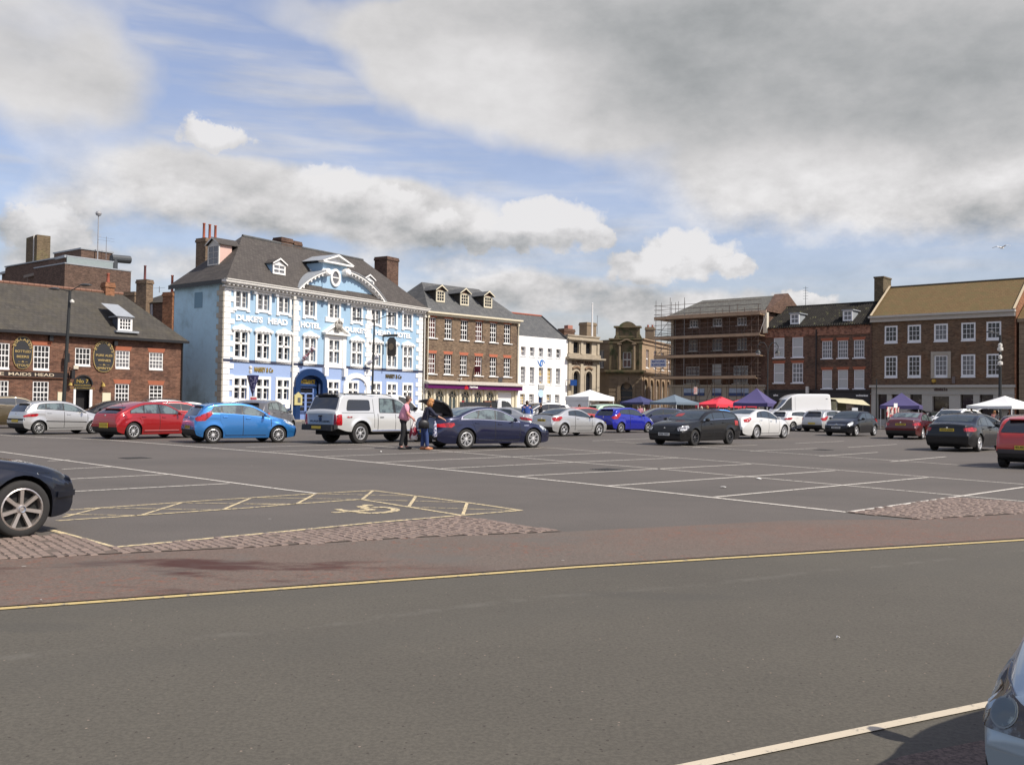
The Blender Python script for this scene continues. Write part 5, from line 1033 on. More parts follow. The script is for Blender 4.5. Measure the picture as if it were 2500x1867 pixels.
x, z_ = B.uv(1, 820, 370, off=1); mb = MB(); mb.cyl((x-.9, 1, bz), (x-.9, 1, z_), .4, n=12); mb.cyl((x-1.2, 1, z_), (x+.9, 1, z_+.1), .42, n=12); mb.build('vent_cowl', mat('cowl_dark', (.05, .055, .06), .5), r)
# face running away to the left, with the stack
G = Fac((-59.5, 112.0), (-45.2, 97.5), 'x', None); rr = G.root; rr.name = 'left_face'; rr.parent = r; rr.matrix_parent_inverse = Matrix.Identity(4)
rel = Matrix.Rotation(-B.rz, 4, 'Z') @ Matrix.Translation(G.A-B.A); rr.matrix_local = rel @ Matrix.Rotation(G.rz, 4, 'Z')
del rr['category']
GL = G.L; tz = G.uv(1, 200, 390)[1]; tz = zt
mb = MB(); wall(mb, 0, GL, 0, tz, [[GL-13+k*3.1, GL-13+k*3.1+2.7, tz-4.4, tz-1.7] for k in range(4)], reveal=.6); mb.build('side_wall', far_brick, rr)
for k in range(4): window(rr, [GL-13+k*3.1, GL-13+k*3.1+2.7, tz-4.4, tz-1.7], 3, 2, y=.4, fr=.12, bar=.1, m=mat('brown_frame', (.2, .16, .13), .7), gl=glass_d, sill=False)
MB().box(-.1, -.3, tz-.1, GL, 0, tz+.15).build('coping', lead, rr)
mb = MB()
for k in range(6): mb.box(GL-14+k*2.6, -1.0, 0, GL-14+k*2.6+.3, -.2, tz-1.2)
mb.box(GL-14, -1.1, tz-1.5, GL, -.2, tz-1.2); mb.build('concrete_frame', mat('brown_concrete', (.2, .16, .13), .8, var=.2), rr)
a_, _ = G.uv(1, 175, 300, off=3); b_, z2 = G.uv(1, 250, 200, off=3); MB().box(a_, 3, tz-2, b_, 4.5, z2).build('stack', brickmat('stack_brick', (.13, .095, .055), (.16, .115, .07), (.14, .12, .09), patch=(.16, .14, .07), stain=.2), rr)
MB().cyl((b_-.9, 2.95, tz), (b_-.9, 2.95, z2+.05), .08, n=6).build('flue', offwhite, rr)
# ================================================================== GROUND
def struct(o): o['kind'] = 'structure'; return o
def asphalt(name, c, c2, sc=1.0, speck=.5, coords='Object'):
    m = bpy.data.materials.new(name); m.use_nodes = True; g = NG(m.node_tree); b = m.node_tree.nodes['Principled BSDF']
    b.inputs['Roughness'].default_value = .85; b.inputs['Specular IOR Level'].default_value = .35
    tc = g.n('ShaderNodeTexCoord').outputs['Object']
    cc = g.mix(g.ss(g.noise(g.v('MULTIPLY', tc, (.6, 1, 1)), .16, 6, .62), .35, .68), c, c2)
    cc = g.mix(1, cc, g.mix(g.noise(tc, 1.1, 5, .6), (.90,)*3, (1.10,)*3), 'MULTIPLY')
    cc = g.mix(1, cc, g.mix(g.ss(g.noise(tc, 42, 3, .75), .3, .7), (1-speck*.5,)*3, (1+speck*.5,)*3), 'MULTIPLY')
    vo = g.n('ShaderNodeTexVoronoi'); g.put(vo.inputs['Vector'], tc); vo.inputs['Scale'].default_value = 26
    sep = g.n('ShaderNodeSeparateColor'); g.put(sep.inputs[0], vo.outputs['Color'])
    dk = g.m('MULTIPLY', g.m('LESS_THAN', vo.outputs['Distance'], .19), g.m('LESS_THAN', sep.outputs[0], .13))
    cc = g.mix(g.m('MULTIPLY', dk, .75), cc, (.03, .022, .018))
    br = g.m('MULTIPLY', g.m('LESS_THAN', vo.outputs['Distance'], .16), g.m('GREATER_THAN', sep.outputs[1], .955))
    cc = g.mix(g.m('MULTIPLY', br, .6), cc, (.34, .26, .2))
    v2 = g.n('ShaderNodeTexVoronoi'); g.put(v2.inputs['Vector'], tc); v2.inputs['Scale'].default_value = 1.6; s2 = g.n('ShaderNodeSeparateColor'); g.put(s2.inputs[0], v2.outputs['Color'])
    gum = g.m('MULTIPLY', g.m('LESS_THAN', v2.outputs['Distance'], .035), g.m('GREATER_THAN', s2.outputs[0], .8)); cc = g.mix(g.m('MULTIPLY', gum, .6), cc, (.4, .38, .34))
    g.put(b.inputs['Base Color'], cc)
    bn = g.n('ShaderNodeBump'); bn.inputs['Strength'].default_value = .10; bn.inputs['Distance'].default_value = .006; g.put(bn.inputs['Height'], g.noise(tc, 90, 2, .6)); g.put(b.inputs['Normal'], bn.outputs[0])
    return m
asp = asphalt('car_park_asphalt', (.110, .096, .084), (.090, .080, .070), speck=.35)
asp2 = asphalt('road_asphalt', (.092, .083, .066), (.079, .071, .057), speck=.35)
def sheet(name, pts, z, m, extra=None):
    mb = MB(); mb.add([(p.x, p.y, z) for p in pts], [tuple(range(len(pts)))])
    me_o = mb.build(name, m)
    if me_o.data.polygons[0].normal.z < 0: me_o.data.flip_normals()
    return me_o
mb = MB(); N = 1
mb.add([(-600, -300, 0), (600, -300, 0), (600, 900, 0), (-600, 900, 0)], [(0, 1, 2, 3)]); struct(mb.build('ground', asp))
def G_(*pts): return [gnd(*cp(c, x, y)) if c else gnd(x, y) for c, x, y in pts]
yl = G_((0, 0, 1488), (0, 700, 1438), (0, 1400, 1387), (0, 2500, 1319.4))
d0 = (yl[0]-yl[1]).normalized(); d1 = (yl[3]-yl[2]).normalized(); yext = [yl[0]+d0*30]+yl+[yl[3]+d1*40]
# road in the foreground
struct(sheet('road', [yext[0], *yext[1:], Vector((yext[-1].x, -40, 0)), Vector((yext[0].x, -40, 0))], .004, asp2))
# a faint pale drag mark along the road and darker patch repairs
g = NG(asp2.node_tree); b = asp2.node_tree.nodes['Principled BSDF']; old = b.inputs['Base Color'].links[0].from_socket; tco = g.n('ShaderNodeTexCoord').outputs['Object']
qa, qb = gnd(0, 1605), gnd(1100, 1490); qd = (qb-qa).normalized(); qn = Vector((-qd.y, qd.x, 0))
wv = g.v('ADD', tco, g.v('MULTIPLY', g.v('SUBTRACT', g.noise(tco, .5, 3, .5, col=True), (.5, .5, .5)), (.5, .5, 0)))
ds = g.m('ABSOLUTE', g.v('DOT_PRODUCT', g.v('SUBTRACT', wv, tuple(qa)), tuple(qn), out=1))
cc = g.mix(g.m('MULTIPLY', g.m('MULTIPLY', g.ss(ds, .10, .01), g.ss(g.noise(tco, 3, 5, .7), .45, .62)), .30), old, (.15, .14, .12))
for k_, (qx_, qy_, w1, w2) in enumerate(((-3.2, 6.6, .5, .16), (1.2, 7.9, .7, .2))):
    pp_ = g.v('SUBTRACT', wv, (qx_, qy_, 0)); cc = g.mix(g.m('MULTIPLY', g.ss(g.v('LENGTH', g.v('MULTIPLY', pp_, (1/w1, 1/w2, 0)), out=1), 1.2, .5), .30), cc, (.055, .052, .046))
for off_ in (-1.1, .45):   # tyre-polished wheel tracks
    dt = g.m('ABSOLUTE', g.m('ADD', g.v('DOT_PRODUCT', g.v('SUBTRACT', wv, tuple(qa)), tuple(qn), out=1), off_)); cc = g.mix(g.m('MULTIPLY', g.ss(dt, .5, .05), .22), cc, (.072, .067, .056))
g.put(b.inputs['Base Color'], cc)
# worn red strip
rs = asphalt('worn_red_surfacing', (.135, .094, .074), (.120, .100, .082), speck=.5)
g = NG(rs.node_tree); b = rs.node_tree.nodes['Principled BSDF']; old = b.inputs['Base Color'].links[0].from_socket; tco = g.n('ShaderNodeTexCoord').outputs['Object']
cc = g.mix(g.m('MULTIPLY', g.ss(g.noise(tco, 9, 5, .8), .52, .66), g.ss(g.noise(tco, .45, 5, .65), .40, .62)), old, (.20, .075, .045))
cc = g.mix(g.m('MULTIPLY', g.ss(g.noise(g.v('MULTIPLY', g.v('SUBTRACT', tco, (-3.2, 9.5, 0)), (.55, 1.4, 1)), .8, 5, .6), .50, .62), g.ss(g.v('LENGTH', g.v('MULTIPLY', g.v('SUBTRACT', tco, tuple(gnd(480, 1395))), (.32, .75, 1)), out=1), 1.0, .35)), cc, (.058, .022, .016))
cc = g.mix(g.m('MULTIPLY', g.ss(g.noise(tco, .7, 4, .6), .52, .7), .55), cc, (.11, .102, .09))
g.put(b.inputs['Base Color'], cc)
tp = G_((0, 0, 1367), (0, 269, 1354), (0, 600, 1338.5), (0, 1016, 1313), (0, 1376, 1299), (0, 1951, 1270.6), (0, 2244, 1269), (0, 2500, 1254))
bt = G_((0, 0, 1482), (0, 700, 1432), (0, 1400, 1381), (0, 2500, 1314))
struct(sheet('red_strip', [tp[0]+(tp[0]-tp[2]).normalized()*30, *tp, tp[-1]+(tp[-1]-tp[-2]).normalized()*40, bt[3]+d1*40, *bt[::-1], bt[0]+d0*30], .004+.004, rs))
# cobbles: setts as geometry
sett = mat('granite_setts', (.195, .145, .120), .9, var=.35, vscale=6, fine=.2, fscale=30)
moss = mat('sett_joints', (.115, .088, .070), .95, var=.3)
def inside(p, poly):
    c = False; n = len(poly)
    for i in range(n):
        a, b = poly[i], poly[i-1]
        if (a.y > p.y) != (b.y > p.y) and p.x < (b.x-a.x)*(p.y-a.y)/(b.y-a.y)+a.x: c = not c
    return c
def cobbles(poly, dirv, w, l, lab):
    o = sheet('cobbles', poly, .0105, moss); struct(o)
    u = Vector(dirv).normalized(); v = Vector((-u.y, u.x, 0)); mb = MB(); us = [p.dot(u) for p in poly]; vs = [p.dot(v) for p in poly]
    a = min(us); rnd = random.Random(3)
    j = 0; b = min(vs)
    while b < max(vs):
        a = min(us)-rnd.random()*l
        while a < max(us):
            ll = l*rnd.uniform(.75, 1.2); c = u*(a+ll/2)+v*(b+w/2)
            if inside(c, poly) and rnd.random() > .03:
                c = c+u*rnd.uniform(-.008, .008)+v*rnd.uniform(-.007, .007)
                hw, hl = w*.5*rnd.uniform(.86, 1.0)-.001, ll*.5*rnd.uniform(.88, 1)-.002; z = .017+rnd.uniform(-.003, .004); q = [c-u*hl-v*hw, c+u*hl-v*hw, c+u*hl+v*hw, c-u*hl+v*hw]; k = .82
                top = [c+(p_-c)*k for p_ in q]; n0 = len(mb.v)
                mb.add([(p_.x, p_.y, .009) for p_ in q]+[(p_.x, p_.y, z) for p_ in top], [(4, 5, 6, 7), (0, 1, 5, 4), (1, 2, 6, 5), (2, 3, 7, 6), (3, 0, 4, 7)])
            a += ll+.012
        b += w+.012
    return struct(mb.build('cobble_setts', sett))
def inset(p): return p
c1 = G_((0, 0, 1314), (0, 86, 1309), (0, 164, 1306), (0, 280, 1339), (0, 700, 1299.5), (0, 1128, 1261.5), (0, 1376, 1298), (0, 1016, 1312), (0, 600, 1337.5), (0, 269, 1353), (0, 0, 1366))
c1 = [c1[0]+(c1[0]-c1[1]).normalized()*5]+c1+[c1[-1]+(c1[-1]-c1[-2]).normalized()*5]
lineA = (gnd(2068, 1250.5)-gnd(1300, 1167)); cobbles(c1, lineA, .085, .17, '')
c2 = G_((0, 2078, 1252.5), (0, 2325, 1214.5), (0, 2500, 1227), (0, 2500, 1253), (0, 2244, 1268), ); c2 = c2[:2]+[c2[2], c2[2]+(c2[2]-c2[1]).normalized()*8, c2[3]+(c2[3]-c2[4]).normalized()*8]+c2[3:]
cobbles(c2, lineA, .10, .15, '')
# painted lines
def paintmat(name, c, wear):
    m = bpy.data.materials.new(name); m.use_nodes = True; g = NG(m.node_tree); b = m.node_tree.nodes['Principled BSDF']; b.inputs['Roughness'].default_value = .7
    tc = g.n('ShaderNodeTexCoord').outputs['Object']
    f = g.ss(g.noise(tc, 14, 5, .75), wear, wear+.14); cc = g.mix(f, c, (.17, .155, .135)); g.put(b.inputs['Base Color'], cc); return m
pw = paintmat('worn_white_line', (.68, .63, .55), .50); py_ = paintmat('worn_yellow_line', (.66, .53, .30), .46); pk_ = paintmat('kerb_yellow_line', (.50, .38, .16), .52); pw2 = paintmat('cream_line', (.52, .45, .34), .56)
def lines(name, segs, m, z=.0045, jit=0):
    mb = MB(); k = 0
    for (a, b, w) in segs:
        a, b = a.copy(), b.copy(); d = (b-a).normalized(); n = Vector((-d.y, d.x, 0)); L_ = (b-a).length; ns = max(1, int(L_/.6)) if w < .2 else 1
        zz = z+.0006*(k % 5); k += 1
        for i in range(ns):
            p_, q_ = a+(b-a)*(i/ns), a+(b-a)*((i+1)/ns); mb.add([(p_.x-n.x*w/2, p_.y-n.y*w/2, zz), (q_.x-n.x*w/2, q_.y-n.y*w/2, zz), (q_.x+n.x*w/2, q_.y+n.y*w/2, zz), (p_.x+n.x*w/2, p_.y+n.y*w/2, zz)], [(0, 1, 2, 3)])
    o = mb.build(name, m); bm = bmesh.new(); bm.from_mesh(o.data)
    for f in bm.faces:
        if f.normal.z < 0: f.normal_flip()
    bm.to_mesh(o.data); bm.free(); return struct(o)
def pl(pts, w=.075): q = G_(*pts); return [(q[i], q[i+1], w) for i in range(len(q)-1)]
sg = []
sg += pl([(0, -60, 1095), (0, 0, 1102.5), (0, 407, 1157), (0, 700, 1196), (0, 772, 1204.5)])
sg += pl([(0, 0, 1062), (0, 31, 1064), (0, 269, 1074), (0, 700, 1107.5), (0, 1400, 1177.5), (0, 2067.6, 1250.5)], .10)
sg += pl([(0, 860, 1084), (0, 1052, 1098), (0, 1400, 1128), (0, 1593, 1143), (0, 2500, 1224)]); sg += pl([(0, 1200, 1085), (0, 1354, 1094), (0, 1658, 1117.6), (0, 2500, 1182)]); sg += pl([(0, 1500, 1078), (0, 1699, 1090.5), (0, 2500, 1146)])
for p_ in ([(13, 1415, 388), (13, 2212, 275), ], [(13, 820, 320), (13, 1780, 231)], [(13, 340, 269), (13, 1360, 200)], [(12, 1840, 285), (13, 0, 222), (13, 985, 171)], [(0, 1077, 1144), (0, 1400, 1128.3), (0, 1658, 1117.6)],
           [(12, 880, 190), (0, 1400, 1108.8), (0, 1490, 1105)], [(12, 530, 150), (0, 1142, 1101.6), (0, 1323, 1093)], [(12, 160, 118), (12, 870, 95)], [(12, 0, 88), (12, 720, 68)], [(11, 545, 345), (11, 1320, 308)], [(11, 560, 442), (11, 1770, 380)], [(11, 480, 270), (11, 880, 250)], [(11, 370, 207), (11, 540, 198)],
           [(13, 980, 112), (13, 1280, 100)], [(13, 1290, 135), (13, 1555, 118)], [(13, 1610, 160), (13, 1860, 138)], [(13, 1180, 78), (13, 1400, 68)], [(13, 1420, 96), (13, 1640, 82)], [(13, 720, 96), (13, 1010, 85)], [(13, 270, 66), (13, 540, 55)]):
    sg += pl(p_, .08)
lines('white_bay_lines', sg, pw)
sg = [(yext[i], yext[i+1], .08) for i in range(len(yext)-1)]
lines('yellow_kerb_line', sg, pk_, z=.0098)
sg = pl([(11, 380, 735), (11, 880, 872), (0, 700, 1297), (0, 907, 1276.5), (0, 1128, 1258), (0, 1274.5, 1246)], .075)+pl([(11, 270, 790), (11, 520, 775)], .08)
sg += pl([(12, 1865, 515), (12, 1500, 462), (12, 860, 380), (12, 480, 401), (0, 440, 1226.5), (11, 545, 583)], .07); sg += pl([(12, 1460, 548), (12, 780, 440), (12, 345, 470), (0, 600, 1240.5), (11, 1060, 627), (11, 430, 668)], .07)
for p_ in ([(12, 860, 380), (12, 785, 440)], [(12, 1150, 417), (12, 1100, 490)], [(12, 1495, 462), (12, 1465, 546)], [(12, 475, 401), (12, 345, 470)], [(11, 1940, 490), (11, 1710, 585)], [(11, 1395, 530), (11, 1080, 627)], [(11, 770, 569), (11, 490, 640)]): sg += pl(p_, .05)
for p_ in ([(11, 770, 569), (11, 1720, 585)], [(11, 1395, 530), (0, 700, 1232)], [(11, 500, 617), (11, 1060, 627)], [(12, 480, 402), (12, 1150, 417)], [(12, 60, 428), (12, 780, 440)], [(12, 0, 470), (12, 345, 472)], [(12, 785, 441), (12, 1490, 462)], [(12, 1130, 492), (12, 1860, 515)]): sg += pl(p_, .04)
lines('disabled_bay_lines', sg, py_, z=.0048)
sg = []
for p_ in ([(12, 585, 529), (12, 690, 522), (12, 760, 517), (12, 870, 512)], [(12, 618, 507), (12, 660, 516), (12, 755, 525)], [(12, 870, 511), (12, 790, 500), (12, 822, 494), (12, 760, 491), (12, 850, 480), (12, 790, 478)]): sg += pl(p_, .11)
sg += pl([(12, 755, 526), (12, 800, 531), (12, 850, 533), (12, 900, 532), (12, 950, 528), (12, 990, 521), (12, 1012, 514), (12, 1008, 506), (12, 985, 500), (12, 950, 495), (12, 900, 493), (12, 855, 495)], .13)
lines('wheelchair_symbol', sg, py_, z=.005)
a_ = gnd(1716, 1867); b_ = gnd(2401, 1724.6); d_ = (b_-a_).normalized(); lines('foreground_line', [(a_-d_*6, b_+d_*8, .066)], pw2, z=.0105)
# reddish surfacing cut to the outline of the right-hand car's shadow and a long pale drag mark
struct(sheet('red_shadow_patch', [gnd(2120, 1880), gnd(2200, 1850), gnd(2390, 1812), gnd(2560, 1790), gnd(2600, 1950), gnd(2100, 1950)], .009, asphalt('red_shadow_patch_mat', (.12, .075, .06), (.12, .10, .085), speck=.9)))
# pavement in front of the hotel and the bank
pav = mat('pavement_slabs', (.26, .23, .19), .85, var=.15, vscale=1.5, fine=.15, fscale=12)
def pavement(Fr, off, x0, x1):
    mb = MB(); mb.box(x0, -off, 0, x1, .1, .12); o = mb.build('pavement', pav); o.location = Fr.A; o.rotation_euler = (0, 0, Fr.rz); struct(o); return o
pavement(H, 2.6, -1.5, H.L)
for s_, lab in ((((-8.3, 92.7), (9.95, 110.5)), 0), (((17.3, 105.0), (50, 76.6)), 1)):
    A2 = Vector((*s_[0], 0)); B2 = Vector((*s_[1], 0)); d2 = (B2-A2).normalized(); mb = MB(); mb.box(.2, -3, 0, (B2-A2).length, .05, .12); o = mb.build('pavement', pav); o.location = A2; o.rotation_euler = (0, 0, math.atan2(d2.y, d2.x)); struct(o)
# scraps of litter
for i, (x, y, s_, lb) in enumerate(((1765, 1191, .07, 'white paper scrap lying in the first empty bay'), (929, 1103.5, .07, 'white paper scrap lying near the man in pink'), (1852, 1170, .08, 'flattened pale wrapper on the tarmac in the second empty bay'), (100, 1472, .02, 'tiny white litter scrap beside the yellow line at the left'), (2046, 1563, .018, 'small pale leaf on the open road surface'))):
    p_ = gnd(x, y); mb = MB(); rnd = random.Random(i); n = 7
    ring = [(s_*rnd.uniform(.6, 1)*math.cos(2*math.pi*k/n), s_*rnd.uniform(.5, .9)*math.sin(2*math.pi*k/n), rnd.uniform(.0, .02)) for k in range(n)]
    mb.add([(0, 0, .012+s_*.12)]+ring, [(0, k+1, (k+1) % n+1) for k in range(n)]+[tuple(range(n, 0, -1))]); o = mb.build('litter_scrap', white, loc=(p_.x, p_.y, .016)); tag(o, lb, 'litter')

for i, (x, y, w_, lb) in enumerate(((1484, 1146, .36, 'dark iron drain cover set in the empty parking bays'), (330, 1118, .34, 'dark iron drain cover in the tarmac left of the pickup'), (2010, 1098, .34, 'dark iron drain cover in front of the white cars at the right'))):
    p_ = gnd(x, y); mb = MB(); mb.box(-w_, -w_*.8, 0, w_, w_*.8, .006)
    for k_ in range(6): mb.box(-w_*.85, -w_*.7+k_*w_*.26, .006, w_*.85, -w_*.6+k_*w_*.26, .012)
    o = mb.build('drain_cover', mat('cast_iron', (.03, .028, .026), .6), loc=(p_.x, p_.y, .001)); o.rotation_euler = (0, 0, R(47)); tag(o, lb, 'drain cover')
# ================================================================== CARS
def pchip(pts):
    x = np.array([p[0] for p in pts], float); y = np.array([p[1] for p in pts], float); h = np.diff(x); d = np.diff(y)/h; n = len(x); m = np.zeros(n)
    for i in range(1, n-1):
        if d[i-1]*d[i] > 0: w1, w2 = 2*h[i]+h[i-1], h[i]+2*h[i-1]; m[i] = (w1+w2)/(w1/d[i-1]+w2/d[i])
    m[0], m[-1] = d[0], d[-1]
    def f(q):
        q = min(max(q, x[0]), x[-1]); i = min(int(np.searchsorted(x, q, 'right'))-1, n-2); i = max(i, 0); t = (q-x[i])/h[i]
        return float(y[i]*(1+2*t)*(1-t)**2+h[i]*m[i]*t*(1-t)**2+y[i+1]*t*t*(3-2*t)+h[i]*m[i+1]*t*t*(t-1))
    return f
def paint(name, c, metal=.0, rough=.35, flake=0, coat=1.):
    if name in MATS: return MATS[name]
    m = mat(name, c, rough, metal=metal, spec=.5, coat=coat, var=.03, vscale=2); m.node_tree.nodes['Principled BSDF'].inputs['Coat Roughness'].default_value = .03
    if coat < 1: m.node_tree.nodes['Principled BSDF'].inputs['Specular IOR Level'].default_value = .12
    return m
plastic = mat('black_plastic', (.018, .018, .019), .6)
under = mat('underbody_black', (.006, .006, .006), .9)
tyre_m = mat('tyre_rubber', (.020, .019, .018), .85, var=.2, vscale=20)
rim_m = mat('alloy_rim', (.72, .72, .72), .32, metal=.45); rim_dark = mat('dark_rim', (.10, .10, .105), .4, metal=.6); rim_dull = mat('dull_rim', (.50, .50, .49), .4, metal=.4)
wellk = mat('wheel_dark', (.01, .01, .01), .8)
cglass = mat('car_glass', (.022, .030, .030), .03, spec=.9, var=.35, vscale=3, ior=1.6)
cglass_l = mat('car_glass_light', (.12, .16, .155), .04, spec=.9, col2=(.035, .045, .045), c2lo=.45, c2hi=.58, c2scale=2.4, ior=1.6)
cglass_d = mat('car_glass_dark', (.012, .013, .015), .03, spec=.9, ior=1.6)
chrome = mat('chrome', (.75, .75, .75), .12, metal=1.0)
headl = mat('headlight_lens', (.50, .53, .55), .08, spec=.9, col2=(.12, .13, .14), c2lo=.5, c2hi=.56, c2scale=7)
taill = mat('taillight_lens', (.42, .012, .016), .12, spec=.8, col2=(.20, .005, .008), c2lo=.48, c2hi=.56, c2scale=6)
tailc = mat('clear_lens', (.55, .50, .48), .1, spec=.8)
plate_y = mat('yellow_plate', (.55, .40, .04), .4); plate_w = mat('white_plate', (.62, .62, .60), .4); plate_k = mat('plate_letters', (.01, .01, .01), .5)
def clipcell(poly, x0, x1, z0, z1):
    for ax, v, s in ((0, x0, 1), (0, x1, -1), (1, z0, 1), (1, z1, -1)):
        o = []
        for i in range(len(poly)):
            a, b = poly[i-1], poly[i]; ia, ib = (a[ax]-v)*s >= 0, (b[ax]-v)*s >= 0
            if ia != ib: t = (v-a[ax])/(b[ax]-a[ax]); o.append((a[0]+(b[0]-a[0])*t, a[1]+(b[1]-a[1])*t))
            if ib: o.append(b)
        poly = o
        if len(poly) < 3: return []
    return poly
def halfplane(poly, p, q, keep=1):
    """keeps the side of line p->q where cross*keep >= 0"""
    def sd(a): return ((q[0]-p[0])*(a[1]-p[1])-(q[1]-p[1])*(a[0]-p[0]))*keep
    o = []
    for i in range(len(poly)):
        a, b = poly[i-1], poly[i]; sa, sb = sd(a), sd(b)
        if (sa >= 0) != (sb >= 0): t = sa/(sa-sb); o.append((a[0]+(b[0]-a[0])*t, a[1]+(b[1]-a[1])*t))
        if sb >= 0: o.append(b)
    return o
def poly_round(poly, r=.04, n=3):
    o = []
    for i in range(len(poly)):
        a, b, c = Vector(poly[i-1]), Vector(poly[i]), Vector(poly[(i+1) % len(poly)])
        u, v = a-b, c-b; lu, lv = u.length, v.length
        if lu < 1e-6 or lv < 1e-6: continue
        if u.angle(v) > 2.7: o.append(tuple(b)); continue
        k = min(r, lu*.45, lv*.45); p, q = b+u/lu*k, b+v/lv*k
        for j in range(n+1): t = j/n; o.append(tuple(p*(1-t)**2+b*2*t*(1-t)+q*t*t))
    return o
class Car:
    def __init__(c, S, name, label, pm, cat='car', group=None, lod=1):
        c.S = S; c.L, c.W, c.H = S['L'], S['W'], S['H']; c.pm = pm; c.root = empty(name, (0, 0, 0), 0, label, cat, group)
        c.top = pchip(S['top']); c.bot = pchip(S['bot']); c.belt = pchip(S['belt']); c.xf, c.xr, c.RT_ = S['xf'], S['xr'], S['R']; c.Ra = S.get('Ra', c.RT_+.065)
        c.shell(lod)
    def plan(c, x):
        L = c.L; S = c.S; a0, n0, a1, n1 = S.get('plan', (.20, .85, .13, .75)); w = 1.
        if x < n0: w -= a0*((n0-x)/n0)**2.4
        if x > L-n1: w -= a1*((x-L+n1)/n1)**2.4
        return c.W/2*w
    def hw(c, x, z):
        S = c.S; wm = c.plan(x); zs = min(c.belt(x), c.top(x)-.02); zm = S.get('zm', .58)
        if z < zm: y = wm*(1-.075*((zm-z)/max(zm-.2, .1))**2)
        elif z <= zs: y = wm*(1-.035*((z-zm)/max(zs-zm, .1))**2)
        else:
            y = wm*.965-c.S.get('tumble', .30)*(z-zs)-.015
        for xw in (c.xf, c.xr):
            d = math.hypot(x-xw, z-c.RT_)-c.Ra; y += S.get('flare', .022)*math.exp(-(d/.09)**2) if z < zs else 0
        # crease along the flank
        if z < zs: y += .008*math.exp(-((z-(zs-.13))/.03)**2)-.012*math.exp(-((z-.36)/.07)**2)
        return y
    def section(c, x):
        zt = c.top(x); zb = c.bot(x); 
        for xw in (c.xf, c.xr):
            d = c.Ra**2-(x-xw)**2
            if d > 0: zb = max(zb, c.RT_+math.sqrt(d))
        zs = min(c.belt(x), zt-.02); zb = min(zb, zs-.03); P = []
        for i in range(10): z = zb+(zs-zb)*i/9; P.append((c.hw(x, z), z))
        h = zt-zs; r = min(.075, h*.55); ze = zt-r
        for i in range(1, 6): z = zs+(ze-zs)*i/5; P.append((c.hw(x, z), z))
        ye = c.hw(x, ze); rh = min(.11+.05*(h < .2), ye*.5)
        for i in range(1, 6): t = i/5*math.pi/2; P.append((ye-rh+rh*math.cos(t), ze+r*math.sin(t)))
        cr = min(.03, h*.3); yc = ye-rh
        for i in range(1, 6): y = yc*(1-i/5); P.append((y, zt+cr*(1-(y/yc)**2)))
        P.insert(0, (0, zb)); return P
    def shell(c, lod):
        xs = set(); n = 46 if lod else 30
        for i in range(n+1): t = i/n; xs.add(round(c.L*(t-.13*math.sin(2*math.pi*t)/(2*math.pi)*1.0), 4))
        for q in (.004, .012, .03, .06, .1, .15): xs.add(q); xs.add(round(c.L-q, 4))
        for xw in (c.xf, c.xr):
            for k in range(13): a = math.pi*k/12; xs.add(round(xw+c.Ra*math.cos(a)*.9999, 4))
            xs.add(round(xw-c.Ra-.004, 4)); xs.add(round(xw+c.Ra+.004, 4))
        xs = sorted(x for x in xs if 0 <= x <= c.L); ys = [xs[0]]
        for x in xs[1:]:
            if x-ys[-1] > .0035: ys.append(x)
        xs = ys; V = []; F = []; MI = []; K = None; zp = c.S.get('plastic', -1)
        for s in (1, -1):
            b = len(V)
            for x in xs:
                P = c.section(x); K = len(P); V += [(x, s*y, z) for y, z in P]
            for i in range(len(xs)-1):
                for j in range(K-1):
                    f = (b+i*K+j, b+(i+1)*K+j, b+(i+1)*K+j+1, b+i*K+j+1); F.append(f if s < 0 else f[::-1])
                    zc = sum(V[q][2] for q in f)/4; MI.append(1 if (j == 0 or zc < zp) else 0)
            for i0, fl in ((0, 1), (len(xs)-1, -1)):   # end caps: strips between the two halves
                pass
        b2 = len(xs)*K
        for i0 in (0, len(xs)-1):
            for j in range(K-1):
                f = (i0*K+j, i0*K+j+1, b2+i0*K+j+1, b2+i0*K+j); F.append(f if i0 == 0 else f[::-1]); MI.append(0)
        bm = bmesh.new(); vs = [bm.verts.new(v) for v in V]
        for f, mi in zip(F, MI):
            try: q = bm.faces.new([vs[i] for i in f]); q.material_index = mi; q.smooth = True
            except ValueError: pass
        bmesh.ops.remove_doubles(bm, verts=bm.verts, dist=.0008); bmesh.ops.recalc_face_normals(bm, faces=bm.faces)
        for e in bm.edges:
            if len(e.link_faces) == 2 and e.calc_face_angle(0) > R(48): e.smooth = False
        me = bpy.data.meshes.new('body'); bm.to_mesh(me); c.bvh = BVHTree.FromBMesh(bm); bm.free()
        me.materials.append(c.pm); me.materials.append(plastic); o = bpy.data.objects.new('body', me); COL.objects.link(o); o.parent = c.root; c.body = o
        u = MB(); zi = .17 if c.S.get('sus', 0) == 0 else .32; w = c.W/2-.30
        u.box(.35, -w, zi, c.L-.3, w, zi+.55); u.box(.12, -w*.8, c.bot(.12)+.05, .4, w*.8, c.bot(.12)+.2); u.build('underbody', under, c.root)
    def cast(c, o, d):
        h = c.bvh.ray_cast(Vector(o), Vector(d)); return (h[0], h[1]) if h[0] is not None else None
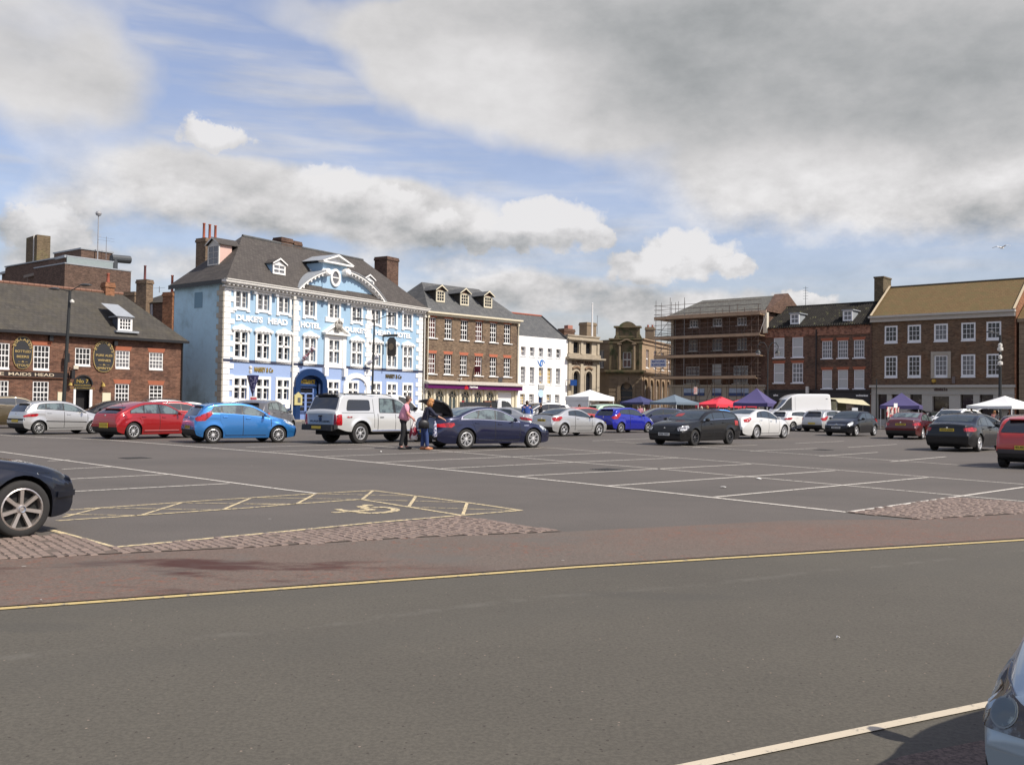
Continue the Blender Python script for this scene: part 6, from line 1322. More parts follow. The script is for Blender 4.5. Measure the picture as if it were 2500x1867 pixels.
    def patch(c, poly, proj, name, m, off=.006, step=.09, parent=None, rnd=0, rim=.008):
        if rnd: poly = poly_round(poly, rnd)
        x0, x1 = min(p[0] for p in poly), max(p[0] for p in poly); z0, z1 = min(p[1] for p in poly), max(p[1] for p in poly)
        nx, nz = max(1, math.ceil((x1-x0)/step)), max(1, math.ceil((z1-z0)/step)); bm = bmesh.new()
        for i in range(nx):
            for j in range(nz):
                q = clipcell(poly, x0+(x1-x0)*i/nx, x0+(x1-x0)*(i+1)/nx, z0+(z1-z0)*j/nz, z0+(z1-z0)*(j+1)/nz)
                if len(q) > 2:
                    try: bm.faces.new([bm.verts.new((a, b, 0)) for a, b in q])
                    except ValueError: pass
        bmesh.ops.remove_doubles(bm, verts=bm.verts, dist=.0015); dead = []; nrm = {}
        for v in bm.verts:
            o, d = proj(v.co.x, v.co.y); h = c.cast(o, d)
            if h is None: dead.append(v); continue
            nn = h[1]
            if nn.dot(Vector(d))*(1 if proj.inside else -1) < 0: nn = -nn
            v.co = h[0]+nn*off; nrm[v] = nn
        bmesh.ops.delete(bm, geom=dead, context='VERTS')
        if not bm.faces: bm.free(); return None
        be = [e for e in bm.edges if len(e.link_faces) == 1]; r = bmesh.ops.extrude_edge_only(bm, edges=be); nv = [v for v in r['geom'] if isinstance(v, bmesh.types.BMVert)]
        bm.normal_update()
        for v in nv:
            h = c.bvh.find_nearest(v.co); v.co = v.co-h[1]*(off+rim) if h[0] is not None else v.co
        bmesh.ops.recalc_face_normals(bm, faces=bm.faces)
        f0 = max(bm.faces, key=lambda f: f.calc_area()); h = c.bvh.find_nearest(f0.calc_center_median())
        if f0.normal.dot(h[1]) < 0: bmesh.ops.reverse_faces(bm, faces=bm.faces)
        for f in bm.faces: f.smooth = True
        for e in bm.edges:
            if len(e.link_faces) == 2 and e.calc_face_angle(0) > R(40): e.smooth = False
        me = bpy.data.meshes.new(name); bm.to_mesh(me); bm.free(); me.materials.append(m); o = bpy.data.objects.new(name, me); COL.objects.link(o); o.parent = parent or c.root; return o
    # projections
    def P_side(c, s):
        f = lambda x, z: ((x, s*3, z), (0, -s, 0)); f.__dict__['inside'] = False; return f
    def P_top(c):
        f = lambda x, y: ((x, y, 5), (0, 0, -1)); f.__dict__['inside'] = False; return f
    def P_end(c, e):
        f = lambda y, z: ((-3 if e < 0 else c.L+3, y, z), (1 if e < 0 else -1, 0, 0)); f.__dict__['inside'] = False; return f
    def P_wrap(c, e, s, px=.6, py=.45):
        X = px if e < 0 else c.L-px; Y = c.W/2-py
        f = lambda a, z: ((X, s*Y, z), (math.cos(a)*(-1 if e < 0 else 1), s*math.sin(a), 0)); f.__dict__['inside'] = True; return f
    # parts
    def dlo(c, xa, xb, rear, top_in=.085, bot_in=.035, rearlean=None):
        n = 26; lo = []; up = []
        for i in range(n+1):
            x = xa+(xb-xa)*i/n; zl = c.belt(x)+bot_in; zu = c.top(x)-top_in
            if zu > zl+.015: lo.append((x, zl)); up.append((x, zu))
        P = lo+up[::-1]
        if rear: (x0, z0), (x1, z1) = rear; P = halfplane(P, (x0, z0), (x1, z1), 1)
        return P
    def glasshouse(c, gl, frame=None, pillars=(), side=None, rear=None, wind=None, rearwin=None, chrome_frame=None, qgl=None, pill_w=.055):
        frame = frame or black
        xa, xb = side
        for s in (1, -1):
            P = c.dlo(xa, xb, rear)
            if len(P) > 2:
                if chrome_frame: c.patch(c.dlo(xa-.06, xb+.06, [(rear[0][0]+.05, rear[0][1]), (rear[1][0]+.05, rear[1][1])] if rear else None, .062, .012), c.P_side(s), 'window_trim', chrome_frame, .004)
                c.patch(P, c.P_side(s), 'window_surround', frame, .007)
                cuts = sorted(pillars); rest = c.dlo(xa+.03, xb-.03, [(rear[0][0]-.03, rear[0][1]), (rear[1][0]-.03, rear[1][1])] if rear else None, .105, .05)
                for k, (bx, tx) in enumerate(cuts):
                    w = pill_w/2; left = halfplane(rest, (bx-w, .8), (tx-w, 1.5), 1); rest = halfplane(rest, (bx+w, .8), (tx+w, 1.5), -1)
                    if len(left) > 2: c.patch(left, c.P_side(s), 'side_window', gl, .011)
                if len(rest) > 2: c.patch(rest, c.P_side(s), 'side_window', qgl or gl, .011)
        if wind:
            x0, x1 = wind; y0 = c.hw(x0+.1, c.top(x0+.1)-.02)-.11; y1 = c.hw(x1, c.top(x1)-.08)-.11
            Q = [(x0+.1, -y0), (x1, -y1), (x1, y1), (x0+.1, y0), (x0+.01, y0*.55), (x0-.02, 0), (x0+.01, -y0*.55)]
            c.patch(Q, c.P_top(), 'windscreen', gl if not c.S.get('wind_dark') else cglass_d, .008, .12)
        if rearwin:
            if rearwin[0] == 'top':
                x0, x1 = rearwin[1:]; y0 = c.hw(x0, c.top(x0)-.08)-.12; y1 = c.hw(x1, c.top(x1)-.02)-.16
                c.patch([(x0, -y0), (x1-.06, -y1), (x1, -y1*.5), (x1, y1*.5), (x1-.06, y1), (x0, y0)], c.P_top(), 'rear_window', gl, .008, .12)
            else:
                z0, z1, w0, w1 = rearwin[1:]; c.patch([(-w0, z0), (w0, z0), (w1, z1), (-w1, z1)], c.P_end(1), 'rear_window', cglass_d if c.S.get('rwdark', 1) else gl, .008, .1, rnd=.06)
    def doors(c, xs, zb=.30, handle=None, hz=None):
        for s in (1, -1):
            for i in range(len(xs)-1):
                x0, x1 = xs[i]+.006, xs[i+1]-.006; P = [(x0, zb), (x1, zb)]
                n = 6; P += [(x1-(x1-x0)*k/n, c.belt(x1-(x1-x0)*k/n)+.012) for k in range(n+1)]
                # rear door skirts the wheel arch
                if abs(c.xr-x1) < c.Ra+.02: P = halfplane(P, (c.xr-c.Ra-.10, zb-.01), (c.xr-c.Ra+.16, .95), 1)
                d = c.patch(P, c.P_side(s), 'door', c.pm, .006, .12, rim=.012)
                if d is None: continue
                hx = x1-.10; z = (hz or c.belt(hx)-.10); h = c.cast((hx, s*3, z), (0, -s, 0))
                if h:
                    y = abs(h[0].y); mb = MB()
                    mb.cyl((hx-.17, s*(y+.022), z), (hx, s*(y+.022), z), .015, n=6); mb.box(hx-.17, s*y, z-.01, hx-.145, s*(y+.03), z+.012); mb.box(hx-.02, s*y, z-.01, hx, s*(y+.03), z+.012)
                    mb.build('door_handle', handle or c.pm, d)
            for x in xs[:-1] if abs(c.xr-xs[-1]) < c.Ra+.02 else xs:
                c.patch([(x-.010, zb), (x+.010, zb), (x+.010, c.belt(x)-.0), (x-.010, c.belt(x)-.0)], c.P_side(s), 'door_seam', wellk, .0068, .12)
            c.patch([(xs[0], zb-.02), (xs[-1]-.2, zb-.02), (xs[-1]-.2, zb), (xs[0], zb)], c.P_side(s), 'sill_seam', wellk, .0062, .2)
    def mirror(c, x, m=None, z=None):
        for s in (1, -1):
            z_ = z or c.belt(x)+.04; h = c.cast((x, s*3, z_-.05), (0, -s, 0)); y = abs(h[0].y) if h else c.W/2-.08
            mb = MB(); b = len(mb.v); cx_, cy_, cz = x-.02, s*(y+.13), z_+.05
            for i in range(7):
                for j in range(10):
                    t = math.pi*i/6; a = 2*math.pi*j/10; mb.v.append((cx_+.075*math.cos(t)*(1 if math.cos(t) < 0 else .35), cy_+.115*math.sin(t)*math.cos(a), cz+.075*math.sin(t)*math.sin(a)))
            mb.f += [(i*10+j, i*10+(j+1) % 10, (i+1)*10+(j+1) % 10, (i+1)*10+j) for i in range(6) for j in range(10)]; mb.mi += [0]*60
            mb.cyl((x, s*(y-.02), z_-.03), (cx_, s*(y+.08), cz-.03), .02, n=6)
            mb.build('wing_mirror', m or c.pm, c.root, smooth=True)
    def wheels(c, spokes=5, rm=None, split=False, wide=.20, rr=.70, style=0, dish=.02, sw=.30):
        rm = rm or rim_m; Rr = c.RT_; ri = Rr*rr
        key = ('w', round(Rr, 3), spokes, rm.name, split, style, rr)
        if key not in CACHE:
            t = MB(); w = wide; prof = [(ri, .0), (ri+.012, -.004), (Rr-.03, 0), (Rr-.008, .012), (Rr, .035), (Rr, w-.035), (Rr-.008, w-.012), (Rr-.03, w), (ri, w)]
            t.lathe(prof, 32, (0, 0, 0), 'y'); me_t = t.build('tyre', tyre_m, None, smooth=True)
            k = MB(); k.cur = 0
            k.lathe([(ri*.985+.004, .004), (ri*.93, -.003), (ri*.90, .012), (ri*.88, .10)], 32, (0, 0, 0), 'y'); k.lathe([(.001, dish-.012), (.045, dish-.008), (.06, dish+.01), (.075, dish+.05)], 16, (0, 0, 0), 'y')
            for i in range(spokes):
                for dd_ in ((-.10, .10) if split else (0,)):
                    a = 2*math.pi*i/spokes+math.pi/2; w0, w1 = (sw*.75, sw*.95) if not split else (sw*.42, sw*.50)
                    ca_, sa_ = math.cos(a), math.sin(a); a2 = a+dd_*(1.6 if split else 0); P = []
                    r0, r1 = ri*.12, ri*.915
                    for (rr_, aa_, ww_, dy) in ((r0, a+dd_*1.5, w0*ri/ .21*.21, dish), (r1, a2, w1*ri/.21*.21, .006)):
                        u = Vector((math.cos(aa_), 0, math.sin(aa_))); v = Vector((-u.z, 0, u.x)); h_ = ri*ww_*.5/ri if False else ww_*ri*.5
                        P += [u*rr_-v*h_+Vector((0, dy, 0)), u*rr_+v*h_+Vector((0, dy, 0)), u*rr_+v*h_*1.2+Vector((0, dy+.035, 0)), u*rr_-v*h_*1.2+Vector((0, dy+.035, 0))]
                    k.add(P, [(0, 1, 5, 4), (1, 2, 6, 5), (3, 0, 4, 7), (2, 3, 7, 6)])
            k.cur = 1; k.lathe([(ri*.92, .075), (.001, .075)], 24, (0, 0, 0), 'y'); k.lathe([(ri, .09), (ri*.6, w-.02), (.001, w-.02)], 24, (0, 0, 0), 'y')
            me_r = k.build('rim', [rm, wellk], None, smooth=False)
            CACHE[key] = (me_t.data, me_r.data); bpy.data.objects.remove(me_t); bpy.data.objects.remove(me_r)
        mt, mr = CACHE[key]; c.wo = c.W/2-.012
        for xw in (c.xf, c.xr):
            for s in (1, -1):
                o = bpy.data.objects.new('wheel', mt); COL.objects.link(o); o.parent = c.root; o.location = (xw, s*c.wo, Rr); o.rotation_euler = (0, random.uniform(0, 6), 0) if s < 0 else (0, random.uniform(0, 6), math.pi)
                q = bpy.data.objects.new('rim', mr); COL.objects.link(q); q.parent = o
    def lights(c, head=None, tail=None, hm=None, tm=None, hpx=(.6, .45), tpx=(.6, .45)):
        for s in (1, -1):
            if head: c.patch([(R(a), z) for a, z in head], c.P_wrap(-1, s, *hpx), 'headlight', hm or headl, .006, .06, rnd=.03)
            if tail: c.patch([(R(a), z) for a, z in tail], c.P_wrap(1, s, *tpx), 'taillight', tm or taill, .007, .06, rnd=.03)
    def endpatch(c, e, poly, name, m, off=.006, rnd=0, step=.09): return c.patch(poly, c.P_end(e), name, m, off, step, rnd=rnd)
    def plate(c, e, z, s_, w=.52, h=.112):
        hh = c.cast((-3 if e < 0 else c.L+3, 0, z), (1 if e < 0 else -1, 0, 0)); x = hh[0].x if hh else (0 if e < 0 else c.L)
        hh2 = c.cast((-3 if e < 0 else c.L+3, .2, z+.05), (1 if e < 0 else -1, 0, 0)); 
        x = (x-.03) if e < 0 else (x+.022)
        o = MB().box(x-.006, -w/2, z-h/2, x+.006, w/2, z+h/2).build('number_plate', plate_w if e < 0 else plate_y, c.root)
        if s_:
            if e < 0: text(s_, .1, plate_k, o, (x-.009, w*.44, z-.037), 'plate_lettering', rot=(R(90), 0, R(-90)), ext=.001, width=w*.88, height=.075, bold=.0015)
            else: text(s_, .1, plate_k, o, (x+.009, -w*.44, z-.037), 'plate_lettering', rot=(R(90), 0, R(90)), ext=.001, width=w*.88, height=.075, bold=.0015)
        return o
    def strip(c, x0, x1, z0, z1, m, h=.035, name='side_trim', off=.012):
        for s in (1, -1): c.patch([(x0, z0), (x1, z1), (x1, z1+h), (x0, z0+h)], c.P_side(s), name, m, off, .15)
    def badge(c, e, z, m=None, r=.04):
        h = c.cast((-3 if e < 0 else c.L+3, 0, z), (1 if e < 0 else -1, 0, 0))
        if h: MB().lathe([(.001, -.012), (r, -.01), (r*1.05, .01)] if e < 0 else [(r*1.05, -.01), (r, .01), (.001, .012)], 14, h[0], 'x').build('emblem', m or chrome, c.root)
    def antenna(c, x, l=.3):
        z = c.top(x)+.02; MB().cyl((x, 0, z), (x+l*.6, 0, z+l*.7), .008, .004, 5).build('antenna', plastic, c.root)
    def spoiler(c, x0, x1, z, m, w=.55, lip=.03):
        MB().add([(x0, -w, z-.03), (x0, w, z-.03), (x1, w*.97, z), (x1, -w*.97, z), (x0, -w, z-.05), (x0, w, z-.05), (x1, w*.97, z-lip), (x1, -w*.97, z-lip)], [(0, 1, 2, 3), (3, 2, 6, 7), (7, 6, 5, 4), (0, 3, 7, 4), (1, 5, 6, 2)]).build('roof_spoiler', m, c.root)
    def rails(c, x0, x1, m=None, y=None):
        for s in (1, -1):
            Y = y or (c.hw((x0+x1)/2, c.top((x0+x1)/2)-.08)-.10); pts = [(x0+(x1-x0)*i/8, s*Y, c.top(x0+(x1-x0)*i/8)+.035+.035*math.sin(math.pi*i/8)**.4) for i in range(9)]; mb = MB()
            for a, b in zip(pts, pts[1:]): mb.cyl(a, b, .018, n=6)
            for i in (0, 8): p_ = pts[i]; mb.cyl((p_[0], p_[1], p_[2]-.06), p_, .025, n=6)
            mb.build('roof_rail', m or plastic, c.root)
    def exhaust(c, y, z=.25): MB().cyl((c.L-.35, y, z), (c.L-.02, y, z), .045, n=10).build('exhaust', chrome, c.root)
    # placing
    def place_wheels(c, anchor, pa, pb):
        """anchor 'f'/'r': the near-side wheel whose foot is at picture point pa; pb is where the other near-side wheel's foot shows"""
        A = gnd(*pa); wb = c.xr-c.xf; r_ = ray(*pb); k = r_.x/r_.y; a = 1+k*k; b = -2*(k*A.x+A.y); q = A.x**2+A.y**2-wb**2; D = b*b-4*a*q
        if D < 0: Y = -b/(2*a); print('place fallback', c.root.name, D)
        else:
            sol = [(-b+math.sqrt(D))/(2*a), (-b-math.sqrt(D))/(2*a)]; gy = gnd(*pb).y; Y = min(sol, key=lambda v: abs(v-gy))
        Bp = Vector((k*Y, Y, 0)); Fp, Rp = (A, Bp) if anchor == 'f' else (Bp, A); fw = (Fp-Rp).normalized(); c.put(fw, Rp if anchor == 'r' else Fp, c.xr if anchor == 'r' else c.xf, True)
    def put(c, fw, pt, xl, near=True, y=None):
        """stands the car so that local (xl, side wheel line) is at pt, forward fw"""
        X = -fw; Yl = Vector((0, 0, 1)).cross(X); mid = pt; side = 1 if Yl.dot(Vector((-pt.x, -pt.y, 0))) > 0 else -1
        yl = (y if y is not None else side*(c.W/2-.1)) if near else 0
        if y is not None: yl = y
        c.root.location = pt-X*xl-Yl*yl; c.root.rotation_euler = (0, 0, math.atan2(X.y, X.x))
    def place_dir(c, pix, ang, xl, y='near'):
        """heading ang: degrees clockwise from +Y (away from the camera)"""
        fw = Vector((math.sin(R(ang)), math.cos(R(ang)), 0)); p = pix if isinstance(pix, Vector) else gnd(*pix)
        if y == 'near': c.put(fw, p, xl, True)
        else: c.put(fw, p, xl, True, y=y)
CACHE = {}
def spec(**k): return k
def stdbot(L, z=.19, f=.24, r=.30): return [(0, f+.16), (.05, f), (.5, z), (L-.6, z), (L-.08, r), (L, r+.18)]
HATCH = spec(L=3.95, W=1.73, H=1.47, xf=.80, xr=3.29, R=.305, plan=(.24, .95, .12, .7),
    top=[(0, .52), (.02, .60), (.10, .70), (.35, .83), (.80, .95), (1.02, 1.01), (1.45, 1.25), (1.85, 1.42), (2.3, 1.475), (2.9, 1.46), (3.45, 1.37), (3.62, 1.27), (3.80, 1.06), (3.90, .92), (3.94, .75), (3.95, .62)],
    belt=[(0, .45), (.5, .74), (.95, .88), (1.3, .93), (3.4, 1.07), (3.8, .98), (3.95, .6)], bot=stdbot(3.95))
SALOON = spec(L=4.62, W=1.81, H=1.42, xf=.80, xr=3.58, R=.33, plan=(.22, .9, .14, .9), tumble=.36,
    top=[(0, .50), (.02, .60), (.10, .70), (.4, .82), (1.0, .93), (1.32, .985), (1.85, 1.25), (2.2, 1.375), (2.6, 1.42), (3.0, 1.405), (3.35, 1.32), (3.85, 1.115), (4.05, 1.06), (4.48, 1.035), (4.56, .98), (4.60, .8), (4.62, .65)],
    belt=[(0, .45), (.5, .72), (1.2, .87), (2.0, .92), (3.4, .97), (4.1, .96), (4.62, .6)], bot=stdbot(4.62))
def variant(base, **k): d = dict(base); d.update(k); return d
def stretch(base, L, H=None, W=None, **k):
    """scale a base shape to another length and height"""
    s = L/base['L']; h = (H/base['H']) if H else 1; d = dict(base); f = lambda P: [(x*s, z*(h if z > .5 else 1)) for x, z in P]
    d['top'] = f(base['top']); d['belt'] = f(base['belt']); d['bot'] = stdbot(L); d['L'] = L; d['H'] = H or base['H']; d['W'] = W or base['W']; d['xf'] = base['xf']*s; d['xr'] = base['xr']*s; d.update(k); return d
def hatch(name, label, pm, S=None, gl=None, pillars=None, doors=True, spokes=5, rm=None, split=False, tail=None, head=None, rw=None, plates=('', ''), cat='car', three=False, grille=True, side_rear=None, mir=None, trim=None, rearwinw=None, **kw):
    S = S or HATCH; c = Car(S, name, label, pm, cat); L = c.L; s = L/3.95; h = S['H']/1.47; gl = gl or cglass
    sr = side_rear or [(3.50*s, 1.0*h), (3.22*s, 1.40*h)]
    pil = pillars if pillars is not None else ([(2.18*s, 2.22*s), (3.02*s, 2.95*s)] if not three else [(2.45*s, 2.50*s)])
    c.glasshouse(gl, pillars=pil, side=(1.15*s, 3.5*s), rear=sr, wind=(1.03*s, 1.80*s), rearwin=rw or ('end', 1.00*h, 1.33*h, .62, .50))
    c.doors([1.10*s, 2.18*s, 3.05*s] if not three else [1.15*s, 2.48*s]); c.mirror(1.42*s, m=mir); c.wheels(spokes, rm, split, **kw)
    hh = head or [(8, .66), (14, .60), (60, .66), (82, .80), (80, .86), (50, .80), (20, .73)]; tt = tail or [(22, .80), (30, .74), (75, .84), (98, 1.02), (88, 1.07), (48, 1.0)]
    c.lights(hh, tt); c.badge(1, .92*h); c.endpatch(1, [(-.30, .50), (.30, .50), (.30, .64), (-.30, .64)], 'plate_recess', c.pm, .004)
    if grille: c.endpatch(-1, [(-.42, .34), (.42, .34), (.46, .46), (-.46, .46)], 'grille', plastic, .006, .03); c.endpatch(-1, [(-.34, .56), (.34, .56), (.38, .64), (-.38, .64)], 'grille', plastic, .006, .03); c.badge(-1, .66)
    c.spoiler(3.36*s, 3.66*s, c.top(3.5*s)+.035, c.pm, .5); c.antenna(3.2*s, .25)
    if trim: c.strip(1.15*s, 3.0*s, .52, .56, trim)
    c.plate(-1, .50, plates[0]); c.plate(1, .58 if not kw.get('pz') else kw['pz'], plates[1]); return c
def saloon(name, label, pm, S=None, gl=None, pillars=((2.42, 2.42), (3.30, 3.15)), spokes=5, rm=None, split=False, tail=None, head=None, plates=('', ''), chromef=None, rearside=((3.72, .97), (3.28, 1.36)), three=False, mir=None, hand=None, rp=.80, wind=None, rearw=None, sidex=None, dx=None, **kw):
    S = S or SALOON; c = Car(S, name, label, pm); s = c.L/4.62; gl = gl or cglass; sc = lambda t: [(a*s, b) for a, b in t]
    c.glasshouse(gl, pillars=sc(pillars), side=sidex or (1.45*s, 3.8*s), rear=sc(rearside), wind=wind or (1.34*s, 2.15*s), rearwin=rearw or ('top', 3.20*s, 3.82*s), chrome_frame=chromef)
    c.doors(dx or ([1.42*s, 2.42*s, 3.32*s] if not three else [1.42*s, 2.75*s]), handle=hand); c.mirror(1.72*s, m=mir); c.wheels(spokes, rm, split, **kw)
    c.lights(head or [(6, .66), (14, .60), (60, .64), (84, .76), (80, .80), (50, .76), (20, .72)], tail or [(16, .80), (20, .72), (80, .76), (96, .86), (90, .92), (40, .88)])
    c.endpatch(-1, [(-.45, .30), (.45, .30), (.5, .42), (-.5, .42)], 'grille', plastic, .006, .03); c.endpatch(-1, [(-.30, .52), (.30, .52), (.36, .66), (-.36, .66)], 'grille', plastic, .006, .03); c.badge(-1, .68); c.badge(1, .90)
    c.plate(-1, .47, plates[0]); c.plate(1, rp, plates[1]); return c
# ---- paints
p_silver = paint('silver_paint', (.50, .50, .49), .55, .32); p_white = paint('white_car_paint', (.72, .72, .71), 0, .3); p_pearl = paint('pearl_silver_paint', (.60, .60, .58), .35, .3)
p_red = paint('metallic_red_paint', (.36, .012, .014), .35, .3); p_red2 = paint('plain_red_paint', (.42, .02, .012), .0, .3); p_maroon = paint('maroon_paint', (.095, .010, .010), .3, .3)
p_blue = paint('mid_blue_paint', (.035, .20, .52), .5, .3); p_royal = paint('royal_blue_paint', (.012, .020, .36), .35, .25); p_navy = paint('dark_navy_paint', (.008, .012, .045), .4, .22)
p_black = paint('black_car_paint', (.004, .0045, .006), .0, .35, coat=.8); p_dgrey = paint('dark_grey_paint', (.035, .036, .037), .4, .35); p_grey = paint('mid_grey_paint', (.17, .165, .165), .5, .35); p_olive = paint('olive_brown_paint', (.085, .062, .028), .4, .35)
p_ice = paint('ice_blue_paint', (.27, .35, .43), .45, .3); p_dblue = paint('dusky_blue_paint', (.03, .038, .085), .4, .3); p_green = paint('pale_green_paint', (.35, .50, .36), .2, .35); p_bmwnavy = paint('ink_blue_paint', (.006, .008, .015), .0, .3, coat=.95)
CRX = {1: (0, 940, 4.809), 2: (400, 940, 6.144), 3: (700, 940, 6.144), 4: (940, 940, 5.267), 5: (1260, 940, 6.144), 6: (1560, 940, 5.53), 7: (1860, 940, 6.144), 8: (2160, 940, 6.506)}
def k(c, x, y): a = CRX[c]; return a[0]+x/a[2], a[1]+y/a[2]
# 1 silver small hatch on the left
c = hatch('parked_car', 'small silver five-door hatchback with black bumper strip, left of the red hatchback', p_silver, stretch(HATCH, 3.84, 1.43, 1.66, R=.285), cglass_l, spokes=9, rm=rim_dull, trim=plastic,
          tail=[(25, .80), (30, .74), (80, .78), (92, .86), (80, .90), (45, .88)], plates=('', ''))
c.endpatch(1, [(-.75, .60), (.75, .60), (.75, .68), (-.75, .68)], 'bumper_strip', plastic, .012); c.place_wheels('r', k(1, 447, 582), k(1, 1088, 577))
# 2 red coupe-like hatch
C4 = stretch(HATCH, 4.26, 1.46, 1.77, R=.325); C4['top'] = [(0, .52), (.02, .60), (.12, .70), (.4, .84), (.95, .98), (1.15, 1.04), (1.6, 1.27), (2.0, 1.42), (2.4, 1.46), (2.9, 1.44), (3.4, 1.32), (3.85, 1.13), (4.12, 1.0), (4.2, .9), (4.25, .74), (4.26, .64)]
C4['belt'] = [(0, .45), (.5, .74), (1.0, .88), (1.4, .92), (3.4, .98), (4.0, .93), (4.26, .6)]
c = hatch('parked_car', 'bright red hatchback with arched roofline and ten-spoke wheels, partly behind the light blue hatchback', p_red, C4, cglass_l, pillars=[(2.3, 2.35), (3.1, 3.02)], spokes=10, side_rear=[(3.72, .9), (3.62, 1.4)], rw=('end', 1.00, 1.26, .60, .48),
          tail=[(30, .84), (40, .78), (80, .82), (96, .92), (80, .98), (50, .98)], sw=.18)
c.strip(1.1, 3.05, .33, .33, mat('pink_strip', (.45, .16, .16), .3), .03); c.plate(1, .50, ''); c.place_wheels('r', (323, 1072.3), (460, 1071))
# 3 light blue hatch
c = hatch('parked_car', 'metallic light blue five-door hatchback with twelve-spoke silver wheel trims', p_blue, variant(HATCH, W=1.74), cglass_l, spokes=12, rm=rim_m, sw=.17,
          tail=[(18, .90), (34, .80), (60, .82), (98, 1.10), (88, 1.19), (60, 1.10)], head=[(20, .70), (30, .64), (70, .74), (96, .92), (92, .96), (60, .86)], plates=('', 'AU12 FJE'))
c.endpatch(1, [(-.8, .30), (.8, .30), (.7, .50), (-.7, .50)], 'rear_bumper_insert', plastic, .006); c.place_wheels('r', k(2, 730, 872), k(2, 1705, 852))
for s in (1, -1): c.patch([(R(70), .44), (R(86), .45), (R(84), .50), (R(68), .49)], c.P_wrap(1, s), 'reflector', taill, .01)
# 4 grey MPV behind it
MPV = stretch(HATCH, 4.37, 1.59, 1.82, R=.32)
c = hatch('parked_car', 'grey people carrier parked behind the light blue hatchback, only its nose clear', p_grey, MPV, cglass_l, spokes=7); c.place_wheels('f', k(2, 1900, 748), (655, 1063))
# pickup with canopy
PK = spec(L=5.36, W=1.88, H=1.86, xf=.95, xr=4.17, R=.395, Ra=.49, sus=1, plan=(.16, .7, .02, .3), tumble=.20, zm=.80, flare=.05,
    top=[(0, .80), (.02, .98), (.10, 1.08), (.4, 1.14), (1.2, 1.20), (1.38, 1.24), (1.75, 1.52), (2.15, 1.74), (2.5, 1.81), (3.4, 1.82), (3.48, 1.78), (3.56, 1.82), (4.4, 1.84), (4.95, 1.83), (5.02, 1.79), (5.28, 1.26), (5.35, 1.20), (5.36, 1.15)],
    belt=[(0, .8), (.5, 1.02), (1.3, 1.10), (3.4, 1.13), (5.2, 1.15), (5.36, 1.1)], bot=[(0, .62), (.08, .52), (.6, .46), (4.7, .46), (5.25, .58), (5.36, .62)])
c = Car(PK, 'pickup_truck', 'large silver pickup truck with matching hardtop canopy and chunky tyres', p_pearl, 'pickup')
c.glasshouse(cglass_l, pillars=[(2.38, 2.40)], side=(1.62, 3.20), rear=[(3.22, 1.1), (3.14, 1.8)], wind=(1.42, 2.1), rearwin=None, pill_w=.13)
for s in (1, -1):
    c.patch([(3.66, 1.25), (4.86, 1.24), (4.74, 1.66), (3.66, 1.66)], c.P_side(s), 'canopy_window', cglass_d, .010, rnd=.09)
    c.patch([(3.50, 1.16), (5.26, 1.16), (5.26, 1.175), (3.50, 1.175)], c.P_side(s), 'canopy_seam', plastic, .003, .2)
    c.patch([(3.475, .6), (3.49, .6), (3.49, 1.7), (3.475, 1.7)], c.P_side(s), 'cab_gap', plastic, .003, .1)
c.patch([(5.05, -.70), (5.27, -.76), (5.27, .76), (5.05, .70)], c.P_top(), 'rear_window', cglass_d, .010)
c.doors([1.58, 2.38, 3.30], .52, handle=plastic, hz=1.0); c.mirror(1.80, z=1.16); c.wheels(6, rim_m, True, wide=.26, rr=.62, sw=.30)
c.lights([(10, .98), (14, .84), (60, .86), (88, 1.0), (80, 1.06)], [(30, .74), (32, .70), (66, .70), (68, .78), (66, 1.10), (34, 1.10)], tpx=(.45, .45))
c.endpatch(-1, [(-.5, .78), (.5, .78), (.55, 1.0), (-.55, 1.0)], 'grille', chrome, .01)
MB().box(5.34, -.86, .50, 5.56, .86, .68).box(5.30, -.93, .56, 5.48, .93, .72).build('step_bumper', plastic, c.root)
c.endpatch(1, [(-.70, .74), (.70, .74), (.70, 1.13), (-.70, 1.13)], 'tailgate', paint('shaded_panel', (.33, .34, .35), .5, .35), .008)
text('RANGER', .1, mat('letter_grey', (.04, .05, .07), .5), c.root, (5.374, -.58, .80), 'tailgate_lettering', rot=(R(90), 0, R(90)), ext=.002, width=1.16, height=.07, bold=.004)
MB().box(5.36, -.10, 1.0, 5.39, .10, 1.06).build('tailgate_handle', plastic, c.root); MB().lathe([(.09, .0), (.08, .012), (.001, .02)], 16, (5.37, 0, .92), 'x').build('emblem', mat('dark_oval', (.03, .05, .10), .3, metal=.5), c.root)
for s in (1, -1):
    MB().cyl((1.55, s*.96, .47), (3.65, s*.96, .47), .045, n=10).build('side_step', chrome, c.root)
    text('4x4', .1, taill, c.root, (4.88 if s > 0 else 4.62, s*.955, .98), 'side_lettering', rot=(R(90), 0, R(180) if s > 0 else 0), ext=.002, width=.26, height=.06, bold=.004)
c.rails(2.35, 4.75, y=.62); MB().box(5.565, -.26, .56, 5.575, .26, .66).build('number_plate', plate_y, c.root); c.place_wheels('r', k(3, 1085, 876), (1024, 1078))
MB().add([(4.90, -.58, 1.83), (4.90, .58, 1.83), (5.16, .58, 1.86), (5.16, -.58, 1.86), (4.92, -.58, 1.78), (4.92, .58, 1.78), (5.14, .58, 1.80), (5.14, -.58, 1.80)], [(0, 1, 2, 3), (3, 2, 6, 7), (7, 6, 5, 4), (0, 3, 7, 4), (1, 5, 6, 2)]).build('canopy_spoiler', plastic, c.root)
